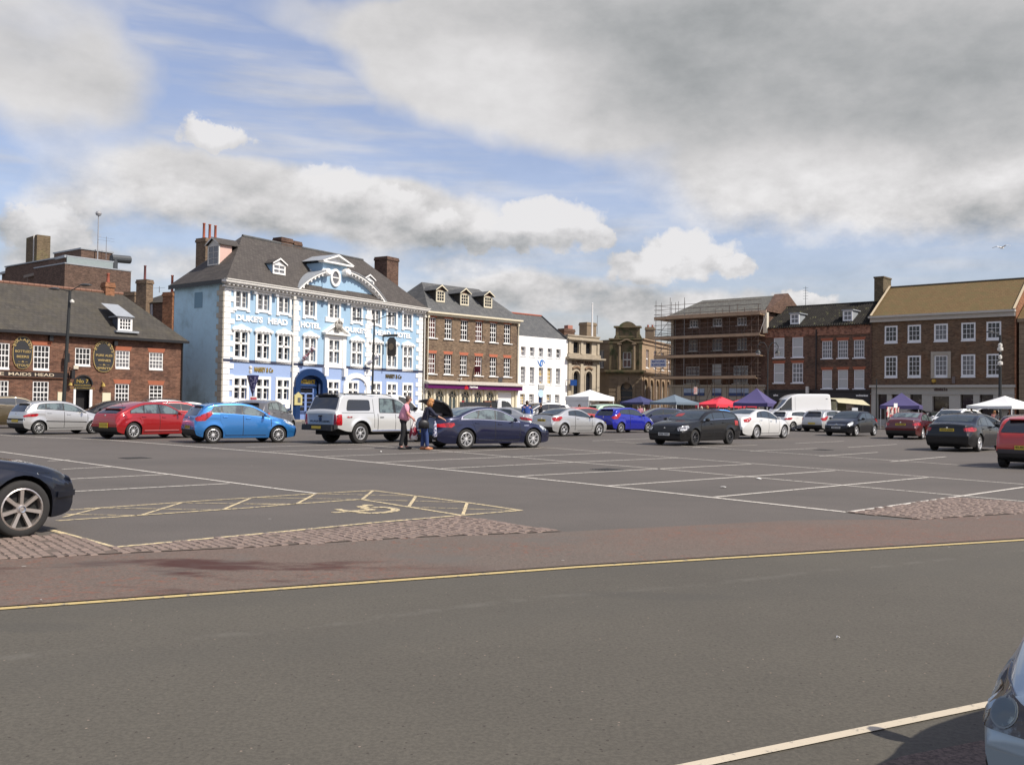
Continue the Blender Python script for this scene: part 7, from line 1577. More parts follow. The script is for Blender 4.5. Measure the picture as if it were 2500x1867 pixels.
# dark blue executive saloon with open boot
XF = spec(L=4.96, W=1.88, H=1.46, xf=.90, xr=3.81, R=.345, Ra=.405, plan=(.26, 1.1, .16, 1.0), tumble=.42,
    top=[(0, .50), (.02, .58), (.12, .70), (.45, .83), (1.1, .95), (1.42, 1.0), (1.95, 1.27), (2.35, 1.41), (2.75, 1.46), (3.2, 1.43), (3.6, 1.33), (4.15, 1.13), (4.5, 1.09), (4.82, 1.07), (4.90, 1.0), (4.94, .82), (4.96, .66)],
    belt=[(0, .45), (.5, .72), (1.2, .88), (2.0, .93), (3.5, 1.0), (4.4, .99), (4.96, .6)], bot=stdbot(4.96))
c = saloon('parked_car', 'dark navy executive saloon with its boot lid raised and chrome window line', p_navy, XF, cglass_l, pillars=((2.45, 2.47), (3.22, 3.12)), spokes=7, split=True, chromef=chrome, rearside=((3.72, .98), (3.50, 1.36)), sw=.42,
           tail=[(20, .86), (22, .76), (80, .74), (100, .82), (96, .90), (60, .90)], head=[(20, .68), (26, .62), (70, .66), (88, .80), (84, .84), (50, .78)], hand=None, rp=.6)
lid = []; n = 8
pts = [(4.22, 1.14), (4.20, 1.26), (4.26, 1.42), (4.40, 1.58), (4.60, 1.70), (4.80, 1.72)]
mb = MB(); K = 9; V = []
for off in (0, .05):
    for (x, z) in pts:
        for j in range(K): y = -.66+1.32*j/(K-1); V.append((x+off*.8, y, z-off-.07*(y/.66)**2))
n = len(pts); F = [(i*K+j, i*K+j+1, (i+1)*K+j+1, (i+1)*K+j) for i in range(n-1) for j in range(K-1)]; b = n*K
F += [(b+i*K+j, b+(i+1)*K+j, b+(i+1)*K+j+1, b+i*K+j+1) for i in range(n-1) for j in range(K-1)]
F += [((n-1)*K+j, (n-1)*K+j+1, b+(n-1)*K+j+1, b+(n-1)*K+j) for j in range(K-1)]+[(j+1, j, b+j, b+j+1) for j in range(K-1)]+[(i*K, (i+1)*K, b+(i+1)*K, b+i*K) for i in range(n-1)]+[((i+1)*K+K-1, i*K+K-1, b+i*K+K-1, b+(i+1)*K+K-1) for i in range(n-1)]
mb.add(V, F); lo = mb.build('boot_lid', black, c.root, smooth=True)
c.patch([(4.20, -.60), (4.86, -.62), (4.86, .62), (4.20, .60)], c.P_top(), 'boot_opening', under, .006); c.exhaust(-.55, .30); c.exhaust(.55, .30)
MB().box(4.3, -.4, 1.06, 4.75, .1, 1.22).build('boot_luggage', mat('luggage_pale', (.5, .45, .45), .7, var=.4, vscale=6), c.root)
c.strip(1.5, 3.3, .38, .38, mat('navy_crease', (.02, .03, .09), .2, metal=.4), .02, 'sill_crease'); c.place_wheels('r', (1135.6, 1096), (1299, 1093))
for s in (1, -1): c.patch([(1.12, .80), (1.34, .80), (1.33, .825), (1.13, .825)], c.P_side(s), 'side_vent', chrome, .012)
# silver coupe
CP = spec(L=4.34, W=1.74, H=1.40, xf=.83, xr=3.545, R=.325, plan=(.24, .9, .13, .8), tumble=.38,
    top=[(0, .50), (.02, .58), (.10, .68), (.4, .82), (1.0, .94), (1.30, .99), (1.8, 1.24), (2.15, 1.36), (2.5, 1.40), (3.0, 1.37), (3.4, 1.26), (3.9, 1.08), (4.15, 1.06), (4.26, 1.04), (4.30, .9), (4.33, .75), (4.34, .64)],
    belt=[(0, .45), (.5, .72), (1.2, .87), (2.0, .93), (3.3, 1.02), (4.0, .98), (4.34, .6)], bot=stdbot(4.34))
c = saloon('parked_car', 'silver two-door coupe with black boot spoiler and five-spoke wheels', p_silver, CP, cglass, pillars=((2.75, 2.70),), spokes=5, three=True, rearside=((3.42, 1.0), (3.30, 1.36)), rearw=('top', 2.95, 3.92), tail=[(22, .92), (34, .76), (70, .78), (98, .94), (88, 1.0), (55, .99)], plates=('', 'HN51 VAF'), sw=.42, wind=(1.32, 2.1), sidex=(1.45, 3.6), dx=[1.42, 2.72], mir=plastic)
c.patch([(3.95, -.62), (4.24, -.66), (4.24, .66), (3.95, .62)], c.P_top(), 'boot_spoiler', black, .03); c.place_wheels('r', k(5, 705, 768), k(5, 1230, 756)); c.strip(1.0, 3.1, .52, .52, mat('silver_trim', (.3, .3, .3), .4, metal=.5), .02)
# royal blue three door hatch
c = hatch('parked_car', 'royal blue three-door hatchback with dark five-spoke wheels and black tailgate glass', p_royal, variant(HATCH), cglass, spokes=5, split=True, rm=rim_dull, three=True, tail=[(18, .90), (34, .80), (60, .82), (98, 1.10), (88, 1.19), (60, 1.10)], plates=('', 'FN13 UHA'), sw=.30)
c.place_wheels('r', k(5, 1560, 717), k(5, 1965, 706)); c.endpatch(1, [(-.8, .28), (.8, .28), (.7, .42), (-.7, .42)], 'rear_bumper_insert', plastic, .006); c.strip(1.1, 2.9, .26, .26, p_royal, .04, 'sill_skirt', .03)
# black estate facing the camera
EST = spec(L=4.82, W=1.80, H=1.46, xf=.93, xr=3.76, R=.325, plan=(.17, .75, .10, .7), tumble=.32, plastic=.0,
    top=[(0, .52), (.02, .62), (.08, .74), (.4, .88), (1.0, .98), (1.32, 1.02), (1.85, 1.26), (2.2, 1.38), (2.6, 1.44), (3.3, 1.45), (4.0, 1.40), (4.38, 1.31), (4.68, 1.12), (4.76, .98), (4.81, .78), (4.82, .62)],
    belt=[(0, .45), (.5, .78), (1.2, .93), (2.0, .97), (4.2, 1.05), (4.6, 1.0), (4.82, .6)], bot=stdbot(4.82))
c = Car(EST, 'parked_car', 'dusty black estate car facing the camera with white plate and silver window strip', p_dgrey if False else paint('dusty_black_paint', (.008, .008, .0085), .0, .5, coat=.55))
c.glasshouse(cglass, pillars=[(2.42, 2.44), (3.35, 3.30)], side=(1.5, 4.45), rear=[(4.42, 1.0), (4.15, 1.45)], wind=(1.34, 2.15), rearwin=('end', 1.04, 1.36, .6, .5)); c.doors([1.4, 2.42, 3.38], handle=black)
c.mirror(1.72, m=black); c.wheels(8, rim_dark, sw=.3); c.lights([(12, .72), (18, .60), (50, .62), (76, .74), (72, .82), (40, .80)], [(60, .8), (60, 1.0), (100, 1.02), (96, .82)], hm=mat('clear_headlight', (.42, .44, .46), .06, spec=1, col2=(.10, .10, .11), c2lo=.50, c2hi=.55, c2scale=9))
c.endpatch(-1, [(-.46, .58), (.46, .58), (.52, .74), (-.52, .74)], 'grille', plastic, .008, .03); c.endpatch(-1, [(-.55, .28), (.55, .28), (.55, .38), (-.55, .38)], 'lower_grille', plastic, .006); c.badge(-1, .70); c.plate(-1, .46, 'KF56 YWT')
for s in (1, -1): c.patch([(1.6, 1.015), (4.2, 1.09), (4.2, 1.105), (1.6, 1.03)], c.P_side(s), 'chrome_strip', chrome, .015, .3); c.patch([(1.35, .52), (3.3, .54), (3.3, .55), (1.35, .53)], c.P_side(s), 'side_moulding', plastic, .012, .3)
c.place_wheels('f', k(6, 735, 817), k(6, 1205, 797))
for sxx, (ya, za) in enumerate(((.30, 1.18),)): c.patch([(1.62, .18), (1.86, .16), (1.86, .48), (1.62, .5)], c.P_top(), 'windscreen_red_patch', mat('red_mottle', (.28, .04, .035), .4, var=.4, vscale=8), .013)  # mottled red patch laid on the windscreen glass
# white saloon
INS = spec(L=4.83, W=1.86, H=1.50, xf=.95, xr=3.69, R=.345, Ra=.405, plan=(.24, 1.0, .15, .9), tumble=.40,
    top=[(0, .52), (.02, .60), (.10, .72), (.4, .86), (1.05, .99), (1.35, 1.05), (1.85, 1.30), (2.25, 1.45), (2.7, 1.50), (3.2, 1.47), (3.6, 1.37), (4.1, 1.19), (4.35, 1.12), (4.64, 1.11), (4.73, 1.04), (4.80, .85), (4.83, .66)],
    belt=[(0, .45), (.5, .74), (1.2, .92), (2.0, .97), (3.5, 1.05), (4.3, 1.02), (4.83, .6)], bot=stdbot(4.83))
c = saloon('parked_car', 'pearl white saloon with multi-spoke wheels parked beside the black estate', paint('pearl_white_paint', (.66, .66, .64), .15, .28), INS, cglass, pillars=((2.34, 2.36), (3.15, 3.05)), spokes=9, split=True, rearside=((3.55, .98), (3.30, 1.36)), tail=[(30, .98), (36, .84), (68, .86), (100, 1.02), (90, 1.08), (60, 1.04)], hand=chrome, sw=.22)
c.place_wheels('r', k(6, 1570, 727), k(6, 1945, 717)); c.antenna(3.3, .12)
# white compact behind it
c = hatch('parked_car', 'white compact hatchback behind the pearl white saloon', p_white, stretch(HATCH, 4.28, 1.42, 1.78, R=.32), cglass, spokes=10, rm=rim_dull, tail=[(20, .86), (24, .78), (80, .80), (94, .90), (84, .94), (45, .93)])
c.place_dir(k(7, 455, 690), 55, c.xr)
# silver hatch next
c = hatch('parked_car', 'silver rounded hatchback with pale rear glass beside the white van', p_silver, stretch(HATCH, 4.0, 1.48, 1.74, R=.315), cglass_l, spokes=5, split=True, rwdark=0) if False else hatch('parked_car', 'silver rounded hatchback with bronze rear plate in front of the white van', p_silver, stretch(HATCH, 4.0, 1.48, 1.74, R=.315), cglass, spokes=5, split=True, sw=.34, tail=[(20, .92), (34, .76), (60, .78), (96, 1.04), (84, 1.10), (52, 1.02)])
c.place_wheels('r', k(7, 980, 706), k(7, 1265, 700))
c = hatch('parked_car', 'cream white car half hidden behind the silver rounded hatchback', p_white, stretch(HATCH, 4.2, 1.42, 1.78), cglass, spokes=7); c.place_dir(Vector((26.4, 78.5, 0)), 62, 2.0, y=0)
# white high-roof van
VAN = spec(L=5.6, W=1.98, H=2.75, xf=.95, xr=4.35, R=.34, Ra=.42, plan=(.10, .6, .02, .3), tumble=.05, zm=1.0, flare=.01,
    top=[(0, .7), (.04, .95), (.3, 1.15), (.95, 1.32), (1.15, 1.45), (1.75, 2.0), (2.0, 2.3), (2.5, 2.62), (3.0, 2.72), (5.3, 2.75), (5.5, 2.70), (5.57, 2.2), (5.6, 1.6)],
    belt=[(0, .6), (.5, 1.0), (1.2, 1.20), (2.0, 1.35), (5.3, 1.5), (5.6, 1.4)], bot=stdbot(5.6, .28))
c = Car(VAN, 'white_van', 'white high-roofed panel van parked in front of the pantiled building', p_white, 'van')
c.glasshouse(cglass_d, pillars=[], side=(1.35, 2.35), rear=[(2.42, 1.2), (2.42, 2.2)], wind=(1.18, 1.95)); 
c.wheels(5, rim_dull); c.doors([1.2, 2.45], .4); c.mirror(1.4, m=plastic, z=1.5); c.lights([(20, .9), (20, .75), (80, .8), (86, 1.0), (60, 1.05)], [(80, 1.0), (80, 1.5), (110, 1.5), (110, 1.0)]); c.plate(-1, .6, '')
for s in (1, -1): c.patch([(2.62, .45), (2.63, .45), (2.63, 2.5), (2.62, 2.5)], c.P_side(s), 'panel_gap', plastic, .004); c.patch([(5.15, 2.35), (5.3, 2.35), (5.3, 2.39), (5.15, 2.39)], c.P_side(s), 'roof_marker', plastic, .01)
c.place_dir(Vector((22.5, 77.3, 0)), 264, 2.8, y=0)
# white van behind the pickup
VAN2 = stretch(VAN, 4.9, 1.98, 1.9); VAN2['top'] = [(0, .7), (.04, .9), (.3, 1.08), (.85, 1.2), (1.05, 1.3), (1.6, 1.75), (1.95, 1.93), (2.3, 1.97), (4.6, 1.98), (4.82, 1.92), (4.88, 1.5), (4.9, 1.2)]; VAN2['belt'] = [(0, .6), (.5, .95), (1.2, 1.12), (4.6, 1.2), (4.9, 1.1)]; VAN2['H'] = 1.98
c = Car(VAN2, 'white_van', 'white van almost hidden behind the pickup truck and its driver side cab', p_white, 'van'); c.glasshouse(cglass_d, side=(1.2, 2.2), rear=[(2.2, 1.1), (2.2, 1.9)], wind=(1.08, 1.85)); c.wheels(5, rim_dull); c.doors([1.1, 2.25], .4); c.mirror(1.3, m=plastic, z=1.25); c.lights([(20, .9), (20, .75), (80, .8), (86, 1.0), (60, 1.05)], None)
c.place_dir(gnd(945, 1058), 58, 2.4, y=0)
# dark facing hatch by the maroon saloon
c = hatch('parked_car', 'black hatchback facing the camera with chrome chevron grille', p_black, variant(C4), cglass, spokes=5, head=[(16, .66), (22, .58), (60, .66), (84, .80), (78, .86), (40, .78)], plates=('AF05 ZNS', ''))
for dz in (0, .05): c.endpatch(-1, [(-.55, .62+dz), (-.08, .62+dz), (0, .66+dz), (.08, .62+dz), (.55, .62+dz), (.55, .635+dz), (.08, .64+dz), (0, .68+dz), (-.08, .64+dz), (-.55, .635+dz)], 'chrome_chevron', chrome, .014, step=.06)
c.place_dir(k(7, 1400, 768), 222, c.xf, y=-.78)
# maroon saloon
c = saloon('parked_car', 'maroon saloon seen from behind with bright silver wheel and yellow plate', p_maroon, stretch(SALOON, 4.78, 1.44, 1.80), cglass_l, spokes=12, plates=('', 'NV02 KGP'), sw=.17, tail=[(12, .86), (14, .74), (80, .76), (94, .84), (90, .90), (50, .90)])
c.place_dir(k(8, 583, 862), 37, c.xr)
# black saloon
c = saloon('parked_car', 'glossy black saloon seen from behind, left of the red car at the right edge', p_black, SALOON, cglass, spokes=5, split=True, plates=('', 'YG14 AWA'), sw=.42, tail=[(12, .90), (16, .78), (80, .78), (96, .84), (92, .92), (50, .94)], rp=.83)
c.place_wheels('r', k(8, 1475, 1058), k(8, 1812, 1022)); c.antenna(3.3, .1)
# red hatch at the right edge
RH = stretch(HATCH, 3.82, 1.44, 1.65, R=.29); RH = variant(RH)
c = hatch('parked_car', 'plain red hatchback cut off by the right edge with yellow plate', p_red2, RH, cglass, spokes=5, plates=('', 'EU02 HJK'), rw=('end', .98, 1.32, .66, .54), tail=[(60, .84), (64, .80), (100, .82), (100, .92), (90, .96)]); c.endpatch(1, [(-.78, .42), (.78, .42), (.78, .53), (-.78, .53)], 'bumper_strip', mat('grey_plastic', (.05, .045, .05), .6), .02)
c.place_dir(k(8, 1915, 1302), 43, c.xr, y=-.68)
# ---- second row, mostly hidden
c = hatch('parked_car', 'olive brown estate cut off by the left edge behind the silver hatchback', p_olive, stretch(HATCH, 4.3, 1.62, 1.75), cglass, spokes=7); c.place_dir(Vector((-25.6, 50.0, 0)), 52, 2.2, y=0)
c = hatch('parked_car', 'black hatchback behind the bonnet of the small silver hatchback', p_black, stretch(HATCH, 4.1, 1.46, 1.72), cglass_d, spokes=7); c.place_dir(gnd(262, 1046), 235, 2.0, y=0)
c = hatch('parked_car', 'white estate with roof rails showing above the red hatchback roof', p_white, stretch(HATCH, 4.5, 1.55, 1.78), cglass, spokes=7); c.rails(1.9, 3.6); c.place_dir(gnd(362, 1046), 235, 2.2, y=0)
c = hatch('parked_car', 'dark red car with its roof just showing between red and blue hatchbacks', p_red, stretch(HATCH, 4.2, 1.47, 1.74), cglass, spokes=7); c.place_dir(gnd(447, 1054), 55, 2.0, y=0)
c = hatch('parked_car', 'white car behind the dark red roof beside the blue hotel side wall', p_white, stretch(HATCH, 4.2, 1.45, 1.74), cglass_l, spokes=7); c.place_dir(gnd(478, 1047), 55, 2.0, y=0)
c = saloon('parked_car', 'silver saloon roof showing beyond the navy saloon with raised boot', p_silver, CP, cglass, pillars=((2.75, 2.70),), three=True, rearside=((3.42, 1.0), (3.30, 1.36)), rearw=('top', 2.95, 3.92), wind=(1.32, 2.1), sidex=(1.45, 3.6), dx=[1.42, 2.72]); c.place_dir(gnd(1236, 1057), 300, 2.4, y=0)
# small tipper truck
TR = stretch(VAN, 1.9, 1.95, 1.8); TR['top'] = [(0, .7), (.03, .95), (.2, 1.15), (.45, 1.3), (.75, 1.75), (1.0, 1.92), (1.3, 1.97), (1.75, 1.95), (1.87, 1.7), (1.9, 1.2)]; TR['belt'] = [(0, .6), (.3, 1.0), (.6, 1.15), (1.8, 1.2), (1.9, 1.0)]; TR['bot'] = stdbot(1.9, .35); TR['xf'] = .75; TR['xr'] = 1.5; TR['plan'] = (.1, .5, .01, .2)
c = Car(TR, 'tipper_truck', 'small white-cab tipper truck with dark drop-side body near the purple bank', p_white, 'truck'); c.glasshouse(cglass_d, side=(.5, 1.5), rear=[(1.5, 1.1), (1.5, 1.9)], wind=(.48, .92)); c.xr = 4.0; c.wheels(5, rim_dull); c.doors([.5, 1.55], .5)
mb = MB(); mb.box(2.0, -.95, .85, 4.9, .95, .95); mb.box(2.0, -.97, .95, 4.9, -.92, 1.75); mb.box(2.0, .92, .95, 4.9, .97, 1.75); mb.box(2.0, -.92, .95, 2.06, .92, 1.9); mb.box(4.84, -.92, .95, 4.9, .92, 1.75); mb.build('tipper_body', mat('tipper_dark', (.03, .032, .036), .5), c.root)
MB().box(1.5, -.4, .55, 4.8, .4, .8).build('chassis', under, c.root); MB().box(2.3, -.5, 1.75, 2.9, .3, 1.88).build('load', mat('load_brown', (.25, .10, .06), .8), c.root); c.place_dir(gnd(1189, 1030), 75, 2.6, y=0)
# dark flatbed / SUV pair by the man in blue
SUV = stretch(HATCH, 4.5, 1.72, 1.86, R=.37, Ra=.44, sus=1)
c = hatch('parked_car', 'silver four-wheel drive with dark glass behind the man in blue', p_silver, SUV, cglass_d, spokes=6); c.place_dir(gnd(1318, 1043), 250, 2.2, y=0)
c = hatch('parked_car', 'dark grey people carrier in front of the white building', p_dgrey, stretch(HATCH, 4.6, 1.72, 1.85), cglass, spokes=6); c.place_dir(gnd(1340, 1037), 80, 2.2, y=0)
c = hatch('parked_car', 'red hatchback showing through between silver coupe and royal blue hatchback', p_red2, stretch(HATCH, 4.0, 1.45, 1.7), cglass, spokes=6); c.place_dir(gnd(1436, 1047), 65, 2.0, y=0)
c = hatch('parked_car', 'pale green people carrier with open black tailgate behind the royal blue hatchback', p_green, stretch(HATCH, 4.5, 1.68, 1.82), cglass_d, spokes=6); c.place_dir(gnd(1500, 1045), 60, 2.2, y=0)
c = hatch('parked_car', 'dusky blue hatchback facing left behind the royal blue hatchback', p_dblue, stretch(HATCH, 4.1, 1.47, 1.76), cglass, spokes=6); c.place_dir(gnd(1600, 1050), 262, 2.0, y=0)
c = hatch('parked_car', 'red hatchback behind the windscreen of the black estate', p_red2, stretch(HATCH, 4.0, 1.45, 1.7), cglass, spokes=6); c.place_dir(gnd(1632, 1043), 62, 2.0, y=0)
c = hatch('parked_car', 'blue hatchback roof visible over the black estate below the red gazebo', p_blue, stretch(HATCH, 4.0, 1.43, 1.7), cglass, spokes=6); c.place_dir(gnd(1762, 1046), 70, 2.0, y=0)
c = hatch('parked_car', 'dark blue hatchback roof visible over the black estate, left of the blue roof', p_dblue, stretch(HATCH, 4.0, 1.43, 1.7), cglass, spokes=6); c.place_dir(gnd(1716, 1046), 70, 2.0, y=0)
# tailgate helper
def tailgate_up(c, m, gl, H):
    s = c.L; mb = MB(); x0 = c.L-.55; z0 = H-.05; V = []; K = 7; pts = [(x0, z0), (x0+.35, z0+.17), (x0+.72, z0+.24), (x0+1.0, z0+.16)]
    for o_ in (0, .05):
        for (x, z) in pts:
            for j in range(K): y = -.6+1.2*j/(K-1); V.append((x, y, z-o_-.05*(y/.6)**2))
    n = len(pts); b = n*K; F = [(i*K+j, (i+1)*K+j, (i+1)*K+j+1, i*K+j+1) for i in range(n-1) for j in range(K-1)]+[(b+i*K+j, b+i*K+j+1, b+(i+1)*K+j+1, b+(i+1)*K+j) for i in range(n-1) for j in range(K-1)]
    F += [((n-1)*K+j, b+(n-1)*K+j, b+(n-1)*K+j+1, (n-1)*K+j+1) for j in range(K-1)]+[(i*K, b+i*K, b+(i+1)*K, (i+1)*K) for i in range(n-1)]+[(i*K+K-1, (i+1)*K+K-1, b+(i+1)*K+K-1, b+i*K+K-1) for i in range(n-1)]
    mb.add(V, F); t = mb.build('open_tailgate', m, c.root, smooth=True)
    V = []
    for (x, z) in pts[:3]:
        for j in range(K): y = -.5+1.0*j/(K-1); V.append((x+.03, y, z-.062-.05*(y/.6)**2))
    MB().add(V, [(i*K+j, i*K+j+1, (i+1)*K+j+1, (i+1)*K+j) for i in range(2) for j in range(K-1)]).build('tailgate_glass', gl, t, smooth=True)
    c.endpatch(1, [(-.6, .72), (.6, .72), (.52, H-.16), (-.52, H-.16)], 'boot_opening', under, .012)
c = hatch('parked_car', 'dark hatchback with raised tailgate behind the maroon saloon', p_dgrey, stretch(HATCH, 4.2, 1.5, 1.76), cglass, spokes=6); tailgate_up(c, p_dgrey, mat('tailgate_glass_light', (.10, .12, .12), .1), 1.48); c.place_dir(gnd(2268, 1047), 60, 2.6, y=0)
c = hatch('parked_car', 'white crossover facing left with roof rails, in front of the pale stone shopfront', p_white, stretch(HATCH, 4.4, 1.64, 1.85, R=.35, Ra=.42), cglass, spokes=6); c.rails(1.9, 3.6, chrome); c.place_dir(gnd(2322, 1060), 222, 2.0, y=0)
c = hatch('parked_car', 'silver four-wheel drive with raised tailgate behind the white crossover', p_silver, SUV, cglass, spokes=6); tailgate_up(c, p_silver, cglass_d, 1.70); c.place_dir(gnd(2335, 1052), 262, 2.6, y=0)
c = hatch('parked_car', 'dark grey hatchback facing right between the black saloon and the white gazebo', p_dgrey, stretch(HATCH, 4.3, 1.44, 1.8), cglass, spokes=6, head=[(10, .66), (14, .60), (60, .66), (82, .78), (80, .84), (50, .80)]); c.place_dir(gnd(2392, 1073), 100, 2.1, y=0)
c = saloon('parked_car', 'grey saloon facing left at the right edge above the red hatchback', p_grey, stretch(SALOON, 4.5, 1.44), cglass, spokes=6); c.place_dir(gnd(2512, 1076), 245, 2.0, y=0)
c = hatch('parked_car', 'dark maroon hatchback squeezed between black saloon and red hatchback', paint('wine_paint', (.03, .006, .010), .3, .3), stretch(HATCH, 3.9, 1.42, 1.7), cglass, spokes=6, tail=[(50, .84), (55, .76), (100, .78), (100, .98), (90, 1.0)]); c.place_dir(gnd(2510, 1092), 46, 2.4, y=0)
# ---- foreground cars
BM = spec(L=4.49, W=1.76, H=1.37, xf=.70, xr=3.50, R=.318, Ra=.375, plan=(.27, .85, .14, .9), tumble=.36, flare=.016,
    top=[(0, .50), (.015, .58), (.08, .67), (.3, .76), (.9, .87), (1.42, .94), (1.95, 1.20), (2.3, 1.32), (2.7, 1.37), (3.1, 1.35), (3.5, 1.24), (3.9, 1.06), (4.35, 1.02), (4.44, .95), (4.48, .8), (4.49, .65)],
    belt=[(0, .45), (.3, .62), (.7, .74), (1.2, .82), (2.0, .90), (3.4, .95), (4.1, .94), (4.49, .6)], bot=[(0, .34), (.04, .24), (.3, .19), (.5, .2), (3.9, .2), (4.4, .3), (4.49, .48)])
c = saloon('foreground_saloon', 'dark blue-black coupe nose with seven-spoke alloy wheel entering at the left edge', p_bmwnavy, BM, cglass, pillars=((2.75, 2.70),), three=True, spokes=7, rm=mat('satin_alloy', (.55, .50, .46), .32, metal=.8), rearside=((3.42, .95), (3.20, 1.3)), sw=.80, rr=.74,
           head=[(32, .60), (36, .52), (60, .54), (80, .65), (78, .71), (55, .70)], wind=(1.44, 2.2), sidex=(1.6, 3.6), dx=[1.42, 2.72])
c.strip(.0, .42, .42, .42, p_bmwnavy, .06, 'bumper_moulding', .02)
for s in (1, -1):
    MB().lathe([(.001, -.02), (.033, -.018), (.035, .0)], 16, (c.xf, -s*(c.wo-.006) if False else s*(c.wo+.004), c.RT_), 'y').build('wheel_emblem', mat('emblem_blue_white', (.25, .35, .5), .3), c.root)
c.place_dir(gnd(44, 1311), 38, c.xf)
FG = stretch(HATCH, 4.1, 1.43, 1.78, R=.315); FG = variant(FG, plan=(.30, 1.0, .12, .7))
c = hatch('foreground_hatchback', 'ice blue hatchback nose with large dark headlight at the lower right corner', p_ice, FG, cglass, spokes=5, head=[(-10, .57), (-6, .46), (30, .45), (54, .47), (66, .53), (70, .60), (58, .655), (36, .645), (10, .61)], grille=False)
HLM = mat('smoked_headlight', (.035, .028, .026), .05, spec=.7, col2=(.16, .19, .21), c2lo=.52, c2hi=.60, c2scale=4)
for o in [q for q in c.root.children if q.name.startswith('headlight')]: bpy.data.objects.remove(o)
for s in (1, -1):
    c.patch([(s*a, b) for a, b in ((.36, .57), (.40, .535), (.62, .53), (.70, .545), (.745, .60), (.755, .66), (.72, .69), (.60, .65), (.45, .60))], c.P_end(-1), 'headlight', HLM, .008, .04, rnd=.03)
c.endpatch(-1, [(-.70, .375), (.70, .375), (.72, .425), (-.72, .425)], 'grille', plastic, .008, .02); 
for i in range(9): c.endpatch(-1, [(-.5+i*.115, .385), (-.42+i*.115, .385), (-.42+i*.115, .415), (-.5+i*.115, .415)], 'grille_bar', rim_dull, .016)
FGC = c
c.place_dir(Vector((1.85, 2.60, 0)), 240, 0.0, y=.0)
for s in (1, -1):
    n_ = 20; c.patch([(s*(.57+.048*math.cos(2*math.pi*i/n_)), .588+.046*math.sin(2*math.pi*i/n_)) for i in range(n_)], c.P_end(-1), 'lamp_ring', mat('lamp_ring_metal', (.17, .19, .20), .25, metal=.3), .0105, .03)
    c.patch([(s*(.57+.042*math.cos(2*math.pi*i/n_)), .588+.040*math.sin(2*math.pi*i/n_)) for i in range(n_)], c.P_end(-1), 'lamp_reflector', mat('lamp_reflector_glass', (.10, .13, .15), .08, col2=(.30, .36, .36), c2lo=.48, c2hi=.58, c2scale=9), .012, .03)
# ================================================================== PEOPLE
def skin(name, V, E, Rd, m, parent, sub=2):
    me = bpy.data.meshes.new(name); me.from_pydata(V, E, []); o = bpy.data.objects.new(name, me); COL.objects.link(o)
    o.modifiers.new('s', 'SKIN'); sv = me.skin_vertices[0].data
    for i, r in enumerate(Rd): sv[i].radius = r if isinstance(r, tuple) else (r, r)
    sv[0].use_root = True; ss = o.modifiers.new('u', 'SUBSURF'); ss.levels = ss.render_levels = sub
    dg = bpy.context.evaluated_depsgraph_get(); dg.update(); m2 = bpy.data.meshes.new_from_object(o.evaluated_get(dg)); bpy.data.objects.remove(o)
    m2.materials.clear(); m2.materials.append(m); m2.polygons.foreach_set('use_smooth', [True]*len(m2.polygons)); m2.name = name
    q = bpy.data.objects.new(name, m2); COL.objects.link(q); q.parent = parent; return q
skin_m = mat('skin', (.50, .27, .19), .55); skin_p = mat('skin_pink', (.55, .26, .20), .55)
def ell(mb, c, r, n=12, m=8, cut=-1.1):
    b = len(mb.v); rows = [j for j in range(m+1) if math.sin(-math.pi/2+math.pi*j/m) >= cut]
    for j in rows:
        t = -math.pi/2+math.pi*j/m
        for i in range(n): a = 2*math.pi*i/n; mb.v.append((c[0]+r[0]*math.cos(t)*math.cos(a), c[1]+r[1]*math.cos(t)*math.sin(a), c[2]+r[2]*math.sin(t)))
    k_ = len(rows); mb.f += [(b+j*n+i, b+j*n+(i+1) % n, b+(j+1)*n+(i+1) % n, b+(j+1)*n+i) for j in range(k_-1) for i in range(n)]; mb.mi += [0]*((k_-1)*n)
